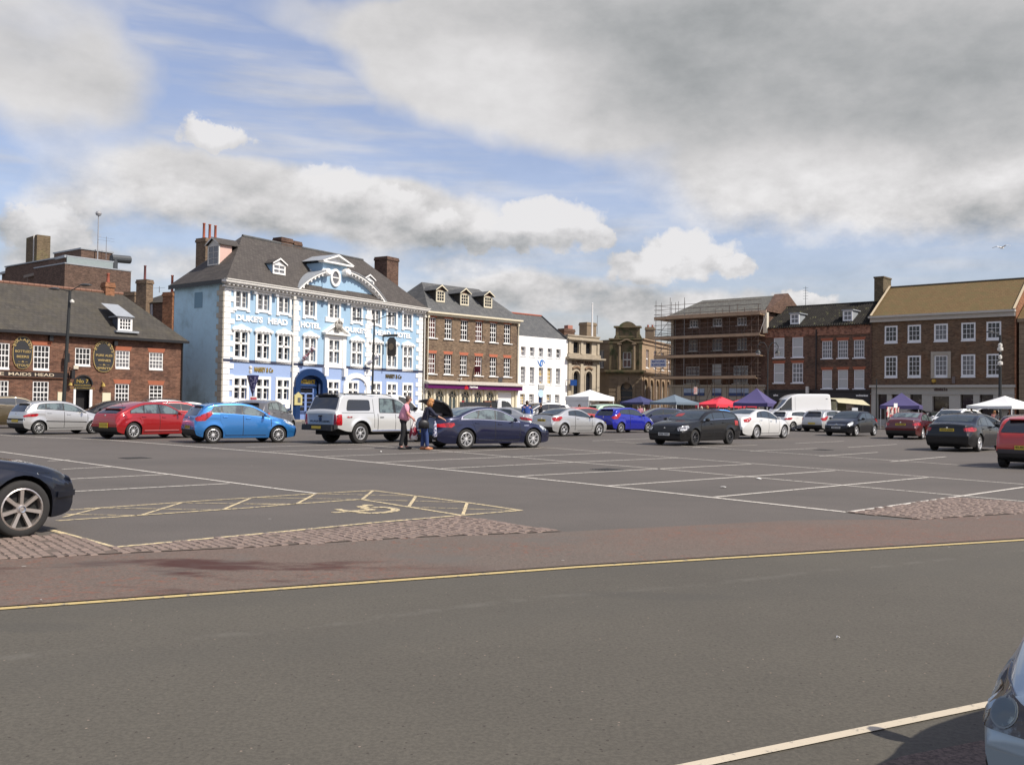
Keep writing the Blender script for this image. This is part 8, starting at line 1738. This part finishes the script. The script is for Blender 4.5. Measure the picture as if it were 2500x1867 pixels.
def person(pos, face, label, top, legs, hair, h=1.75, lean=.04, headfwd=.03, arms=None, feet=None, girth=1., sleeves='short', hairlen=0, shoes=None, group=None, seated=False, fingers=False, skinm=None, bow=0.):
    """faces local +x; face = world angle of that direction (radians from +X)"""
    r = empty('person', pos, face, label, 'person', group); s = h/1.75; sm = skinm or skin_m
    hz = .93*s if not seated else .50*s; dz = 0 if not seated else -.43*s
    def P(x, y, z): return Vector((x*s, y*s, z*s+dz)) if z > .93 or seated is False else Vector((x*s, y*s, z*s))
    hip = Vector((0, 0, hz)); L1 = lean
    wa = Vector((L1*.35*s, 0, hz+.17*s)); ch = Vector((L1*.8*s, 0, hz+.38*s)); nk = Vector(((L1+.0)*s, 0, hz+.56*s)); hd = Vector(((L1+headfwd)*s, 0, hz+.70*s))
    arms = arms or [((.03, .27, -.30), (.10, .27, -.55)), ((.03, -.27, -.30), (.08, -.27, -.55))]
    feet = feet or [(.02, .10), (-.04, -.10)]
    V = [hip, wa, ch, nk, hd-Vector((0, 0, .06*s)), hd+Vector((.012*s, 0, .03*s)), hd+Vector((.0, 0, .09*s))]; E = [(0, 1), (1, 2), (2, 3), (3, 4), (4, 5), (5, 6)]
    Rd = [(.105*s, .09*s), (.11*s, .09*s), (.14*s, .10*s), (.055*s, .055*s), (.062*s, .066*s), (.078*s, .088*s), (.055*s, .062*s)]
    shs = []; hands = []
    for sg_, (eo, ho) in zip((1, -1), arms):
        sh = ch+Vector((0, sg_*.185*s, .12*s)); el = sh+Vector((eo[0]*s, (eo[1]-sg_*.185 if abs(eo[1]) > .2 else eo[1])*s*1., (eo[2]+.02)*s)); hn = sh+Vector((ho[0]*s, (ho[1]-sg_*.185 if abs(ho[1]) > .2 else ho[1])*s, ho[2]*s))
        b = len(V); V += [sh, el, hn, hn+(hn-el).normalized()*.06*s]; E += [(2, b), (b, b+1), (b+1, b+2), (b+2, b+3)]; Rd += [.058*s, .042*s, .028*s, (.035*s, .02*s)]
        shs.append((sh, el, hn)); hands.append((hn+(hn-el).normalized()*.06*s, (hn-el).normalized(), sg_))
    lg = []
    for sg_, (fx, fy) in zip((1, -1), feet):
        hp = hip+Vector((0, sg_*.09*s, -.03*s)); fo = Vector((fx*s, fy*s, .09*s))
        kn = (hp+fo)/2+Vector((.03*s, 0, .0)) if not seated else hip+Vector((.42*s, sg_*.10*s, .0))
        if seated: fo = Vector((.40*s, sg_*.1*s, .09*s))
        b = len(V); V += [hp, kn, fo, fo+Vector((.15*s, 0, -.055*s))]; E += [(0, b), (b, b+1), (b+1, b+2), (b+2, b+3)]; Rd += [.085*s, .058*s, .042*s, (.04*s, .03*s)]; lg.append((hp, kn, fo))
    for hnd, d, sg_ in (hands if fingers else []):
        pass
    body = skin('body', [tuple(v) for v in V], E, Rd, sm, r)
    if fingers:
        for hnd, d, sg_ in hands:
            up = Vector((0, 0, 1)); sd = d.cross(up).normalized() if d.cross(up).length > .1 else Vector((1, 0, 0)); dn = d.cross(sd).normalized()
            for f, (o_, ln) in enumerate(((-.03, .075), (-.01, .085), (.01, .08), (.03, .065))):
                a = hnd+sd*o_*s-d*.02*s; b_ = a+d*ln*.5*s; c_ = b_+(d*.5-up*.8).normalized()*ln*.55*s
                skin('finger', [tuple(a), tuple(b_), tuple(c_)], [(0, 1), (1, 2)], [.009*s]*3, sm, body, 1)
            a = hnd-d*.05*s-sd*.03*s; skin('thumb', [tuple(a), tuple(a+(d*.4-sd).normalized()*.04*s), tuple(a+(d-sd*.6).normalized()*.075*s)], [(0, 1), (1, 2)], [.011*s, .010*s, .009*s], sm, body, 1)
    # face
    mb = MB(); 
    for q in (1, -1): ell(mb, (hd.x+.085*s, hd.y+q*.032*s, hd.z+.02*s), (.012*s, .014*s, .010*s), 8, 5)
    mb.build('eyes', mat('eye_dark', (.02, .015, .012), .3), body, smooth=True)
    mb = MB(); ell(mb, (hd.x+.086*s, hd.y, hd.z-.008*s), (.018*s, .011*s, .020*s), 8, 6)
    for q in (1, -1): ell(mb, (hd.x, hd.y+q*.080*s, hd.z), (.016*s, .010*s, .028*s), 8, 6)
    mb.build('nose_and_ears', sm, body, smooth=True)
    MB().box(hd.x+.082*s, hd.y-.022*s, hd.z-.055*s, hd.x+.092*s, hd.y+.022*s, hd.z-.048*s).build('mouth', mat('lips', (.35, .12, .10), .5), body)
    # clothes
    V = [hip-Vector((0, 0, .02*s)), wa, ch, ch+Vector((0, 0, .13*s))]; E = [(0, 1), (1, 2), (2, 3)]; Rd = [(.155*s*girth, .125*s*girth), (.15*s*girth, .125*s*girth), (.172*s, .13*s), (.075*s, .07*s)]
    for sh, el, hn in shs:
        b = len(V); e2 = sh+(el-sh)*(.85 if sleeves == 'short' else 1)
        V += [sh, e2]; E += [(2, b), (b, b+1)]; Rd += [.075*s, .06*s]
        if sleeves != 'short': V.append(el+(hn-el)*(.85 if sleeves == 'long' else .45)); E.append((b+1, b+2)); Rd.append(.045*s)
    skin('shirt', [tuple(v) for v in V], E, Rd, top, r)
    V = [hip+Vector((0, 0, -.02*s)), hip+Vector((0, 0, .09*s))]; E = [(0, 1)]; Rd = [(.14*s*min(girth, 1.3), .125*s), (.145*s*min(girth, 1.3), .125*s)]
    for hp, kn, fo in lg:
        b = len(V); V += [hp, kn, fo+Vector((0, 0, .0))]; E += [(0, b), (b, b+1), (b+1, b+2)]; Rd += [.098*s, .082*s, .068*s]
    skin('trousers', [tuple(v) for v in V], E, Rd, legs, r)
    for hp, kn, fo in lg:
        mb = MB(); ell(mb, (fo.x+.06*s, fo.y, .045*s), (.15*s, .052*s, .05*s), 12, 8); mb.build('shoe', shoes or black, r, smooth=True)
    mb = MB(); hn0 = 0; ell(mb, (hd.x-.022*s, hd.y, hd.z+.03*s), (.092*s, .092*s, .102*s), 18, 14, cut=-.25)
    if hairlen: ell(mb, (hd.x-.045*s, hd.y, hd.z-.035*s), (.100*s, .120*s, .135*s), 22, 18); ell(mb, (hd.x+.0*s, hd.y, hd.z+.06*s), (.105*s, .105*s, .085*s), 18, 12); ell(mb, (hd.x-.02*s, hd.y-.085*s, hd.z-.06*s), (.06*s, .05*s, .10*s), 14, 10); ell(mb, (hd.x-.02*s, hd.y+.085*s, hd.z-.06*s), (.06*s, .05*s, .10*s), 14, 10)
    else: ell(mb, (hd.x-.045*s, hd.y, hd.z-.005*s), (.060*s, .086*s, .085*s), 16, 12)
    rn = random.Random(5); cz_ = Vector(hd); mb.v = [tuple(cz_+(Vector(v)-cz_)*(1+rn.uniform(-.05, .07)*(2 if hairlen else 1)*.8)) for v in mb.v]
    mb.build('hair', hair, r, smooth=True)
    return r, hd, hands
hb = mat('hair_brown', (.05, .03, .02), .7); hg = mat('hair_grey_brown', (.10, .07, .055), .7); hblond = mat('hair_strawberry', (.42, .19, .06), .6, var=.5, vscale=14)
cl_pink = mat('pink_shirt', (.66, .30, .38), .8, var=.12, vscale=5); cl_blk = mat('black_trousers', (.010, .010, .012), .8); cl_navy = mat('navy_top', (.012, .014, .035), .8, var=.2); cl_jean = mat('blue_jeans', (.03, .055, .16), .85, var=.2, vscale=6)
cl_blue = mat('blue_sweatshirt', (.02, .06, .24), .8, var=.15); cl_grey = mat('grey_trousers', (.12, .13, .15), .85); cl_dark = mat('dark_jacket', (.015, .017, .025), .8)
m_, hd, hn = person(gnd(984, 1096.5), R(12), 'man in pink short-sleeved shirt and black trousers looking down beside the navy saloon', cl_pink, cl_blk, hg, h=1.80, lean=.10, headfwd=.07, girth=1.7, arms=[((.05, .30, -.28), (.24, .22, -.40)), ((.02, -.30, -.29), (.22, -.22, -.44))], feet=[(.10, .12), (-.10, -.10)], fingers=True, skinm=skin_p)
# shopping bag
p_ = m_.matrix_basis @ Vector((.34, -.02, .62)); b_ = empty('shopping_bag', p_, R(12), 'white and maroon plastic shopping bag held by the man in pink', 'bag')
mb = MB(); V = []; n = 14
for z, rx, ry in ((-.30, .10, .14), (-.26, .15, .17), (-.05, .15, .18), (.15, .09, .13), (.26, .03, .05), (.40, .015, .02)):
    V += [(rx*math.cos(2*math.pi*i/n)*(1+.12*math.sin(5*i)), ry*math.sin(2*math.pi*i/n)*(1+.1*math.cos(7*i)), z) for i in range(n)]
mb.add(V, [(j*n+i, j*n+(i+1) % n, (j+1)*n+(i+1) % n, (j+1)*n+i) for j in range(5) for i in range(n)]+[tuple(range(n-1, -1, -1))]); mb.build('bag_body', mat('bag_plastic', (.62, .58, .58), .4, col2=(.20, .008, .025), c2lo=.48, c2hi=.50, c2scale=3.5), b_, smooth=True)
w_, hd, hn = person(gnd(1033, 1097.5), R(20), 'woman with strawberry blonde bob in navy top and jeans bending over the open boot', cl_navy, cl_jean, hblond, h=1.70, lean=.20, headfwd=.06, girth=1.0, sleeves='mid', arms=[((.16, .24, -.22), (.46, .22, -.30)), ((.18, -.24, -.24), (.44, -.20, -.36))], feet=[(-.02, .09), (.12, -.09)], shoes=mat('tan_shoes', (.40, .15, .06), .6), fingers=True, hairlen=1)
p_ = w_.matrix_basis @ Vector((-.05, -.22, .92)); b_ = empty('handbag', p_, R(20), 'large black shoulder bag on the woman in the navy top', 'bag')
mb = MB(); ell(mb, (0, 0, -.05), (.19, .07, .14), 14, 10); mb.box(-.17, -.05, -.2, .17, .05, .0); mb.build('bag_body', black, b_, smooth=True); MB().cyl((-.12, 0, .05), (.12, .10, .50), .012, n=6).cyl((.12, 0, .05), (.16, .10, .50), .012, n=6).build('strap', black, b_)
p_ = w_.matrix_basis @ Vector((.34, -.22, .78)); b_ = empty('scarf', p_, R(20), 'blue and white patterned scarf hanging from the arm of the woman', 'scarf')
mb = MB(); V = []; n = 8
for z, rx, ry in ((-.36, .03, .05), (-.30, .08, .07), (-.1, .06, .05), (.12, .05, .04), (.20, .02, .02)): V += [(rx*math.cos(2*math.pi*i/n), ry*math.sin(2*math.pi*i/n), z) for i in range(n)]
mb.add(V, [(j*n+i, j*n+(i+1) % n, (j+1)*n+(i+1) % n, (j+1)*n+i) for j in range(4) for i in range(n)]+[tuple(range(n-1, -1, -1))]); mb.build('cloth', mat('patterned_cloth', (.55, .55, .62), .8, col2=(.04, .05, .16), c2lo=.48, c2hi=.52, c2scale=16), b_, smooth=True)
def at(px, Y): d = ray(px, 1000); return Vector((d.x/d.y*Y, Y, 0))
person(at(1287, 52), R(95), 'man in blue sweatshirt and grey trousers walking away between silver cars', cl_blue, cl_grey, hb, h=1.78, sleeves='long', feet=[(.22, .10), (-.22, -.09)])
crowd = [
    (1322, 66, R(200), 'person with dark hair near the blue door of the white building', cl_dark, hb, 1.72, 0), (1198, 80, R(90), 'small figure in dark clothes beside the white panel of the bank', cl_dark, hb, 1.6, 0),
    (1415, 82, R(250), 'dark-haired person in pale top under the first white gazebo', mat('pale_top', (.55, .50, .48), .8), hb, 1.66, 1), (1563, 92, R(260), 'person in pink top beneath the small navy gazebo', cl_pink, hb, 1.65, 0), (1572, 93, R(200), 'person in cream top beneath the small navy gazebo', mat('cream_top', (.6, .55, .42), .8), hb, 1.68, 1),
    (1712, 83, R(270), 'person in olive top with pale hair at the red gazebo', mat('olive_top', (.22, .20, .07), .8), mat('hair_white', (.55, .5, .42), .7), 1.62, 1), (1727, 84, R(250), 'person in red and white top at the red gazebo', mat('red_white_top', (.6, .25, .22), .8, var=.5, vscale=9), hblond, 1.68, 1),
    (1753, 84, R(300), 'person in dark navy top at the right of the red gazebo', cl_navy, hb, 1.7, 0), (1781, 80, R(180), 'person in black and white top beyond the red gazebo', cl_dark, hb, 1.68, 0), (1852, 84, R(270), 'person in yellow top behind the purple gazebo leg', mat('yellow_top', (.45, .33, .05), .8), hb, 1.66, 0),
    (2178, 82, R(270), 'person in red top at the stall under the purple gazebo', mat('red_top', (.38, .02, .03), .8), hb, 1.7, 0), (2373, 73, R(200), 'person in red top beside the raised silver tailgate', mat('red_top', (.38, .02, .03), .8), hb, 1.72, 0),
    (2428, 78, R(250), 'person in red and cream top left inside the white gazebo at the right', mat('red_white_top', (.6, .25, .22), .8), hblond, 1.6, 1), (2436, 74, R(180), 'seated person with dark hair inside the white gazebo at the right', mat('white_top', (.6, .6, .6), .8), hb, 1.6, 1), (2472, 73, R(190), 'man in dark jacket leaning forward inside the white gazebo at the right', cl_dark, hg, 1.80, 0)]
for x, Y, f, lb, tp_, hr, h_, hl in crowd: person(at(x, Y), f, lb, tp_, cl_grey if h_ > 1.67 else cl_dark, hr, h=h_, hairlen=hl, sleeves='long', lean=.22 if 'leaning' in lb else .04, group=None)
# ================================================================== MARKET GAZEBOS
def gazebo(px, py, Y, rot, size, col, label, ez=2.12, val=.22, scallop=False, leg=None, walls=()):
    d = ray(px, py); t = Y/d.y; top = EYE+d.z*t; c = Vector((d.x*t, Y, 0)); m = mat('canopy_%s' % label.split()[0]+label.split()[1], col, .75, var=.06); m.node_tree.nodes['Principled BSDF'].inputs['Transmission Weight'].default_value = 0
    r = empty('gazebo', c, R(rot), label, 'gazebo'); h = size/2; mb = MB(); n = 6; V = []; F = []
    for q in range(4):
        a0 = (h*[1, -1, -1, 1][q], h*[1, 1, -1, -1][q]); a1 = (h*[-1, -1, 1, 1][q], h*[1, -1, -1, 1][q]); b = len(V)
        for i in range(n+1):
            t_ = i/n; z = top-(top-ez)*(1-(1-t_)**1.25)
            for j in range(n+1):
                u = j/n; e = Vector((a0[0]+(a1[0]-a0[0])*u, a0[1]+(a1[1]-a0[1])*u)); dip = .05*math.sin(math.pi*u)*t_
                V.append((e.x*t_*(1-.0), e.y*t_, z-dip*.6))
        F += [(b+i*(n+1)+j, b+(i+1)*(n+1)+j, b+(i+1)*(n+1)+j+1, b+i*(n+1)+j+1) for i in range(n) for j in range(n)]
        b = len(V)
        for j in range(n+1):
            u = j/n; e = Vector((a0[0]+(a1[0]-a0[0])*u, a0[1]+(a1[1]-a0[1])*u)); dip = .05*math.sin(math.pi*u)*.6; V += [(e.x, e.y, ez-dip), (e.x*1.005, e.y*1.005, ez-val)]
        F += [(b+2*j, b+2*j+1, b+2*j+3, b+2*j+2) for j in range(n)]
    mb.add(V, F); mb.build('canopy', m, r, smooth=False)
    for x in (1, -1):
        for y in (1, -1): MB().box(x*(h-.06)-.03, y*(h-.06)-.03, 0, x*(h-.06)+.03, y*(h-.06)+.03, ez-.01).build('leg', leg or mat('gazebo_leg', (.6, .6, .58), .5), r)
    for w in walls:
        if w == 'back': MB().box(-h+.05, h-.08, .1, h-.05, h-.05, ez-.05).build('side_sheet', m, r)
        if w == 'left': MB().box(-h+.03, -h+.1, .1, -h+.05, h-.1, ez-.05).build('side_sheet', m, r)
    return r
stallm = [mat('stall_cloth_red', (.35, .02, .03), .8), mat('stall_cloth_cream', (.55, .50, .42), .8), mat('goods_green', (.10, .22, .06), .8, var=.5), mat('goods_mixed', (.45, .12, .08), .7, col2=(.55, .5, .2), c2lo=.48, c2hi=.52, c2scale=5), mat('crate_wood', (.3, .2, .1), .8)]
def stall(p, rot, label, m, goods):
    r = empty('market_table', p, R(rot), label, 'market table'); MB().box(-1.1, -.4, .74, 1.1, .4, .79).build('table_top', stallm[4], r); MB().box(-1.12, -.42, .15, 1.12, -.405, .76).build('table_cloth', m, r)
    for x in (-1, 1): MB().box(x*1.0-.03, -.35, 0, x*1.0+.03, .35, .74).build('trestle', metal_d, r)
    for i in range(goods):
        x = -.85+i*1.7/max(goods-1, 1); c = empty('goods_crate', p+Vector((x*math.cos(R(rot)), x*math.sin(R(rot)), .79)), R(rot), 'open crate of market goods on '+label.split(',')[0], 'crate', 'goods crates on the market tables')
        w = .17; mb = MB(); mb.box(-w, -.2, 0, w, .2, .02).box(-w, -.2, .02, -w+.02, .2, .16).box(w-.02, -.2, .02, w, .2, .16).box(-w+.02, -.2, .02, w-.02, -.18, .16).box(-w+.02, .18, .02, w-.02, .2, .16); mb.build('crate_box', stallm[4], c)
        mb = MB(); rnd = random.Random(i)
        for k_ in range(7): ell(mb, (rnd.uniform(-.1, .1), rnd.uniform(-.13, .13), .14+rnd.random()*.05), (.06, .06, .06), 8, 5)
        mb.build('produce', stallm[2+i % 2], c, smooth=True)
gazebo(1440, 951, 84, 38, 3.0, (.78, .77, .75), 'white gazebo with grey side sheets before the stone bank, tallest of the left group', ez=2.35, val=.35, walls=('left', 'back'))
gazebo(1563.5, 967, 97, 45, 2.9, (.04, .045, .13), 'small navy gazebo in front of the corner stone building', ez=2.0)
gazebo(1646.5, 963, 84, 40, 3.0, (.13, .17, .21), 'blue grey gazebo with pale legs at the foot of the scaffolding', ez=1.98)
gazebo(1758, 967, 86, 25, 3.1, (.75, .045, .07), 'bright red gazebo with short valance, larger of the red pair', ez=1.88, leg=mat('red_leg', (.6, .05, .07), .6), val=.3)
gazebo(1806, 975, 90, 28, 2.2, (.72, .05, .075), 'low red awning gazebo joined to the right of the larger red one', ez=1.95, leg=mat('red_leg', (.6, .05, .07), .6), val=.3)
gazebo(1847.5, 947.5, 82, 55, 3.0, (.075, .062, .165), 'purple blue gazebo with tall peak beside the white van', ez=2.0, val=.3)
gazebo(2201, 958.5, 80, 62, 3.0, (.07, .058, .155), 'purple gazebo with a small notice, in front of the pale stone shopfront', ez=1.95, val=.3)
gazebo(2441, 961, 84, 40, 2.8, (.07, .058, .155), 'purple gazebo peak just showing behind the white gazebo at the right', ez=2.0)
gazebo(2453, 966, 72, 28, 3.7, (.74, .74, .72), 'large white gazebo with curtain legs at the right edge', ez=1.98, leg=mat('curtain_leg', (.7, .7, .68), .7))
# cream awning stall by the van
c = at(2060, 80); r = empty('market_stall', c, R(20), 'cream awning stall with greenery between the white van and the black shopfront', 'market stall')
MB().add([(-1.6, -1.0, 2.35), (1.1, -1.0, 2.35), (1.6, -1.3, 1.9), (-1.6, -1.3, 2.1), (-1.6, 1.2, 2.5), (1.1, 1.2, 2.5), (1.7, 1.2, 2.0)], [(0, 3, 2, 1), (0, 1, 5, 4), (1, 2, 6, 5)]).build('awning', mat('cream_awning', (.46, .42, .28), .8, var=.15, vscale=3), r)
for x, y in ((-1.5, -1), (1.1, -1), (-1.5, 1.1), (1.1, 1.1)): MB().cyl((x, y, 0), (x, y, 2.36), .03, n=6).build('leg', steel, r)
MB().box(-1.55, 1.05, .1, 1.1, 1.1, 2.3).box(-1.58, -1, .1, -1.53, 1.05, 2.2).build('back_sheet', mat('olive_sheet', (.20, .19, .12), .8, var=.2), r)
for i, (px, Y, rot, lb, m, gd) in enumerate(((2064, 79, 20, 'greengrocery table, under the cream awning', stallm[2], 4), (1732, 84, 25, 'display table, under the larger red gazebo', stallm[1], 4), (1640, 83, 40, 'dark trestle table, under the blue grey gazebo', mat('dark_cloth', (.03, .03, .04), .8), 3), (2200, 79, 40, 'red clothed table, under the purple gazebo by the pale shopfront', stallm[0], 3), (2445, 71.5, 25, 'cream clothed table, under the large white gazebo at the right', stallm[1], 3), (1440, 83, 38, 'pale table, under the white gazebo by the stone bank', stallm[1], 3))): stall(at(px, Y), rot, lb, m, gd)
def board(px, Y, rot, w, h, z, m, label, name='notice_board', cat='sign'):
    r = empty(name, at(px, Y), R(rot), label, cat); MB().box(-w/2, -.02, z, w/2, .02, z+h).build('panel', m, r)
    MB().box(-w/2, -.03, 0, -w/2+.04, .03, z).box(w/2-.04, -.03, 0, w/2, .03, z).build('stand', metal_d, r); return r
board(2087, 76, 20, .55, .8, .9, mat('pale_board', (.5, .52, .55), .6), 'pale menu board standing in front of the greengrocery table')
board(2180, 77.5, 40, 1.9, .8, 1.0, mat('red_cream_display', (.40, .03, .04), .6, col2=(.6, .55, .5), c2lo=.48, c2hi=.5, c2scale=2.5), 'red and cream display panels under the purple gazebo by the pale shopfront')
board(2186.5, 77, 20, .35, .35, 1.75, white, 'small white notice hanging at the edge of the purple gazebo')
board(2095, 79, 20, .9, .8, .5, mat('red_panel', (.32, .01, .02), .6), 'dark red windbreak panel beside the cream awning stall')
# ================================================================== STREET FURNITURE
def lamp_post(px, pyt, Y, label, arms, tip=(-.9, .9), drop=(.05, .12), rpost=.075, lean=0., ht=None):
    d = ray(px, pyt); t = Y/d.y; zt = EYE+d.z*t; c = Vector((d.x*t, Y, 0)); r = empty('street_lamp', c, 0, label, 'street lamp'); L0 = Vector((-lean, 0, 0))
    mb = MB(); mb.cyl((-lean, 0, 0), (-lean*.8, 0, 1.2), rpost*1.6, rpost*1.5, 12); mb.cyl((-lean*.8, 0, 1.2), (0, 0, zt), rpost*1.1, rpost*.75, 12); mb.build('post', metal_d, r, smooth=False)
    for (ax, az) in arms:
        s_ = 1 if ax > 0 else -1; MB().cyl((0, 0, zt-.05), (ax, 0, zt+az), .03, .025, 8).build('arm', metal_d, r)
        mb = MB(); n = 12; V = []
        for x, w, h0, h1 in ((0, .06, -.04, .03), (.12, .14, -.07, .07), (.34, .17, -.08, .09), (.55, .13, -.05, .06), (.66, .04, -.01, .02)):
            V += [(ax+s_*(x-.05), w*math.cos(2*math.pi*i/n), zt+az+(h1 if math.sin(2*math.pi*i/n) > 0 else -h0)*math.sin(2*math.pi*i/n)) for i in range(n)]
        mb.add(V, [(j*n+i, j*n+(i+1) % n, (j+1)*n+(i+1) % n, (j+1)*n+i) for j in range(4) for i in range(n)]+[tuple(range(n-1, -1, -1)), tuple(range(4*n, 5*n))]); mb.build('lamp_head', mat('lamp_head_dark', (.05, .052, .055), .4), r, smooth=True)
    return r, zt
r, zt = lamp_post(171, 709, 55, 'dark street lamp post with two arms in front of the red brick pub', [(-.62, .08), (.62, .32)], lean=.26, rpost=.10)
MB().lathe([(.001, .14), (.12, .05), (.12, -.05), (.001, -.12)], 10, (.18, -.1, zt-.65)).build('camera_dome', offwhite, r)
r, zt = lamp_post(914, 782, 72, 'dark street lamp post with two arms in front of the blue hotel', [(-.95, .1), (.95, .35)], lean=.10)
r, zt = lamp_post(2442, 818, 78, 'tall dark pole with white camera domes in front of the right-hand building', [(-.55, .25)], rpost=.13)
for z, w in ((.55, .16), (.85, .22), (1.5, .14), (2.0, .2)): MB().lathe([(.001, .2), (w, .12), (w, -.1), (.001, -.22)], 10, (-.08, -.15, zt-z-.3)).build('camera_dome', offwhite, r)
# ornate twin-crook lamp
d = ray(1875, 838); t = 84/d.y; zt = EYE+d.z*t; r = empty('ornate_lamp', Vector((d.x*t, 84, 0)), 0, 'ornate dark lamp post with twin crooked arms left of the white van', 'street lamp')
MB().cyl((0, 0, 0), (0, 0, 1), .14, .1, 10).cyl((0, 0, 1), (0, 0, zt-.9), .07, .05, 10).build('post', metal_d, r)
for s_ in (-1, 1):
    mb = MB(); pts = [(0, zt-1.2), (s_*.1, zt-.3), (s_*.35, zt+.05), (s_*.7, zt+.05), (s_*.9, zt-.25), (s_*.85, zt-.5)]
    for a, b in zip(pts, pts[1:]): mb.cyl((a[0], 0, a[1]), (b[0], 0, b[1]), .035, n=6)
    for k_ in range(8): a0, a1 = k_*.7, (k_+1)*.7; rr_ = .28-.02*k_; mb.cyl((s_*.5+rr_*math.cos(a0), 0, zt-.5+rr_*math.sin(a0)), (s_*.5+rr_*math.cos(a1), 0, zt-.5+rr_*math.sin(a1)), .015, n=4)
    mb.build('arm', metal_d, r); MB().lathe([(.02, .2), (.12, .12), (.26, -.08), (.28, -.12), (.001, -.14)], 12, (s_*.85, 0, zt-.75)).build('lamp_shade', metal_d, r, smooth=True); MB().lathe([(.22, .04), (.18, -.1), (.001, -.16)], 10, (s_*.85, 0, zt-.9)).build('lamp_bowl', mat('lamp_bowl', (.5, .5, .48), .3), r)
d = ray(2140, 925); t = 84/d.y; r = empty('post', Vector((d.x*t, 84, 0)), 0, 'thin dark post in front of the left end of the pale shopfront', 'post'); MB().cyl((0, 0, 0), (0, 0, EYE+d.z*t), .07, .055, 8).build('post_shaft', metal_d, r)
d = ray(1698, 930); t = 96/d.y; r = empty('signpost', Vector((d.x*t, 96, 0)), 0, 'dark signpost with small red and white sign in front of the scaffolding', 'signpost'); zz = EYE+d.z*t; MB().cyl((0, 0, 0), (0, 0, zz), .07, .05, 8).build('post_shaft', metal_d, r); MB().box(-.18, -.1, zz-1.3, .18, -.06, zz-.6).build('sign_panel', mat('red_white_sign', (.5, .2, .18), .5, col2=(.5, .45, .42), c2lo=.48, c2hi=.5, c2scale=3), r)
# banner post in front of the hotel
d = ray(614.5, 894); t = 70/d.y; zt = EYE+d.z*t; r = empty('banner_post', Vector((d.x*t, 70, 0)), 0, 'dark post with tapering navy lantern sign and white finial before the hotel', 'signpost')
MB().cyl((.12, 0, 0), (.12, 0, zt-.8), .055, n=8).build('post_shaft', metal_d, r); MB().lathe([(.03, -.7), (.12, -.5), (.42, .55), (.44, .7), (.001, .72)], 6, (.1, 0, zt-1.35)).build('sign_panel', mat('navy_sign', (.025, .025, .09), .5, col2=(.25, .24, .35), c2lo=.56, c2hi=.58, c2scale=9), r)
MB().lathe([(.001, .16), (.13, .08), (.13, -.05), (.07, -.12), (.12, -.2), (.12, -.42), (.001, -.45)], 10, (-.08, 0, zt-.1)).build('finial', offwhite, r)
d = ray(619.5, 968); t = 69.5/d.y; zt = EYE+d.z*t; r = empty('parking_sign', Vector((d.x*t, 69.5, 0)), 0, 'white rectangular sign with red band below the navy lantern sign', 'sign'); MB().cyl((0, 0, 0), (0, 0, zt), .03, n=6).build('post_shaft', metal_d, r)
o = MB().box(-.26, -.05, zt-.35, .26, -.02, zt+.02).build('sign_panel', white, r); MB().box(-.22, -.06, zt-.25, .22, -.05, zt-.06).build('sign_band', mat('sign_red', (.6, .12, .14), .5), o)
d = ray(2037, 935)
# seagull
g0 = ray(2445, 605); t = 62/g0.y; r = empty('seagull', Vector((g0.x*t, 62, EYE+g0.z*t)), R(30), 'white gull gliding high over the right-hand building', 'bird')
mb = MB(); ell(mb, (0, 0, 0), (.2, .06, .06), 10, 7); ell(mb, (.2, 0, .02), (.05, .04, .04), 8, 6); mb.add([(-.18, -.05, 0), (-.18, .05, 0), (-.30, .09, .01), (-.30, -.09, .01), (-.18, -.05, .02), (-.18, .05, .02), (-.30, .09, .02), (-.30, -.09, .02)], [(3, 2, 1, 0), (4, 5, 6, 7), (0, 1, 5, 4), (2, 3, 7, 6), (1, 2, 6, 5), (3, 0, 4, 7)]); mb.build('body', white, r, smooth=True)
for s_ in (1, -1):
    P_ = [(.08, .05, .02), (.10, .30, .14), (.0, .62, .06)]; Q_ = [(-.08, .05, .02), (-.06, .30, .12), (-.06, .62, .055)]; V = [(x, s_*y, z) for x, y, z in P_+Q_]+[(x, s_*y, z+.015) for x, y, z in P_+Q_]
    MB().add(V, [(0, 1, 4, 3), (1, 2, 5, 4), (9, 10, 7, 6), (10, 11, 8, 7), (0, 6, 7, 1), (1, 7, 8, 2), (3, 4, 10, 9), (4, 5, 11, 10), (2, 8, 11, 5)]).build('wing', white, r)
for o in bpy.data.objects:
    if o.type == 'MESH' and o.name.startswith('body') and len(o.data.materials) and o.data.materials[0] == white: o.name = 'body'
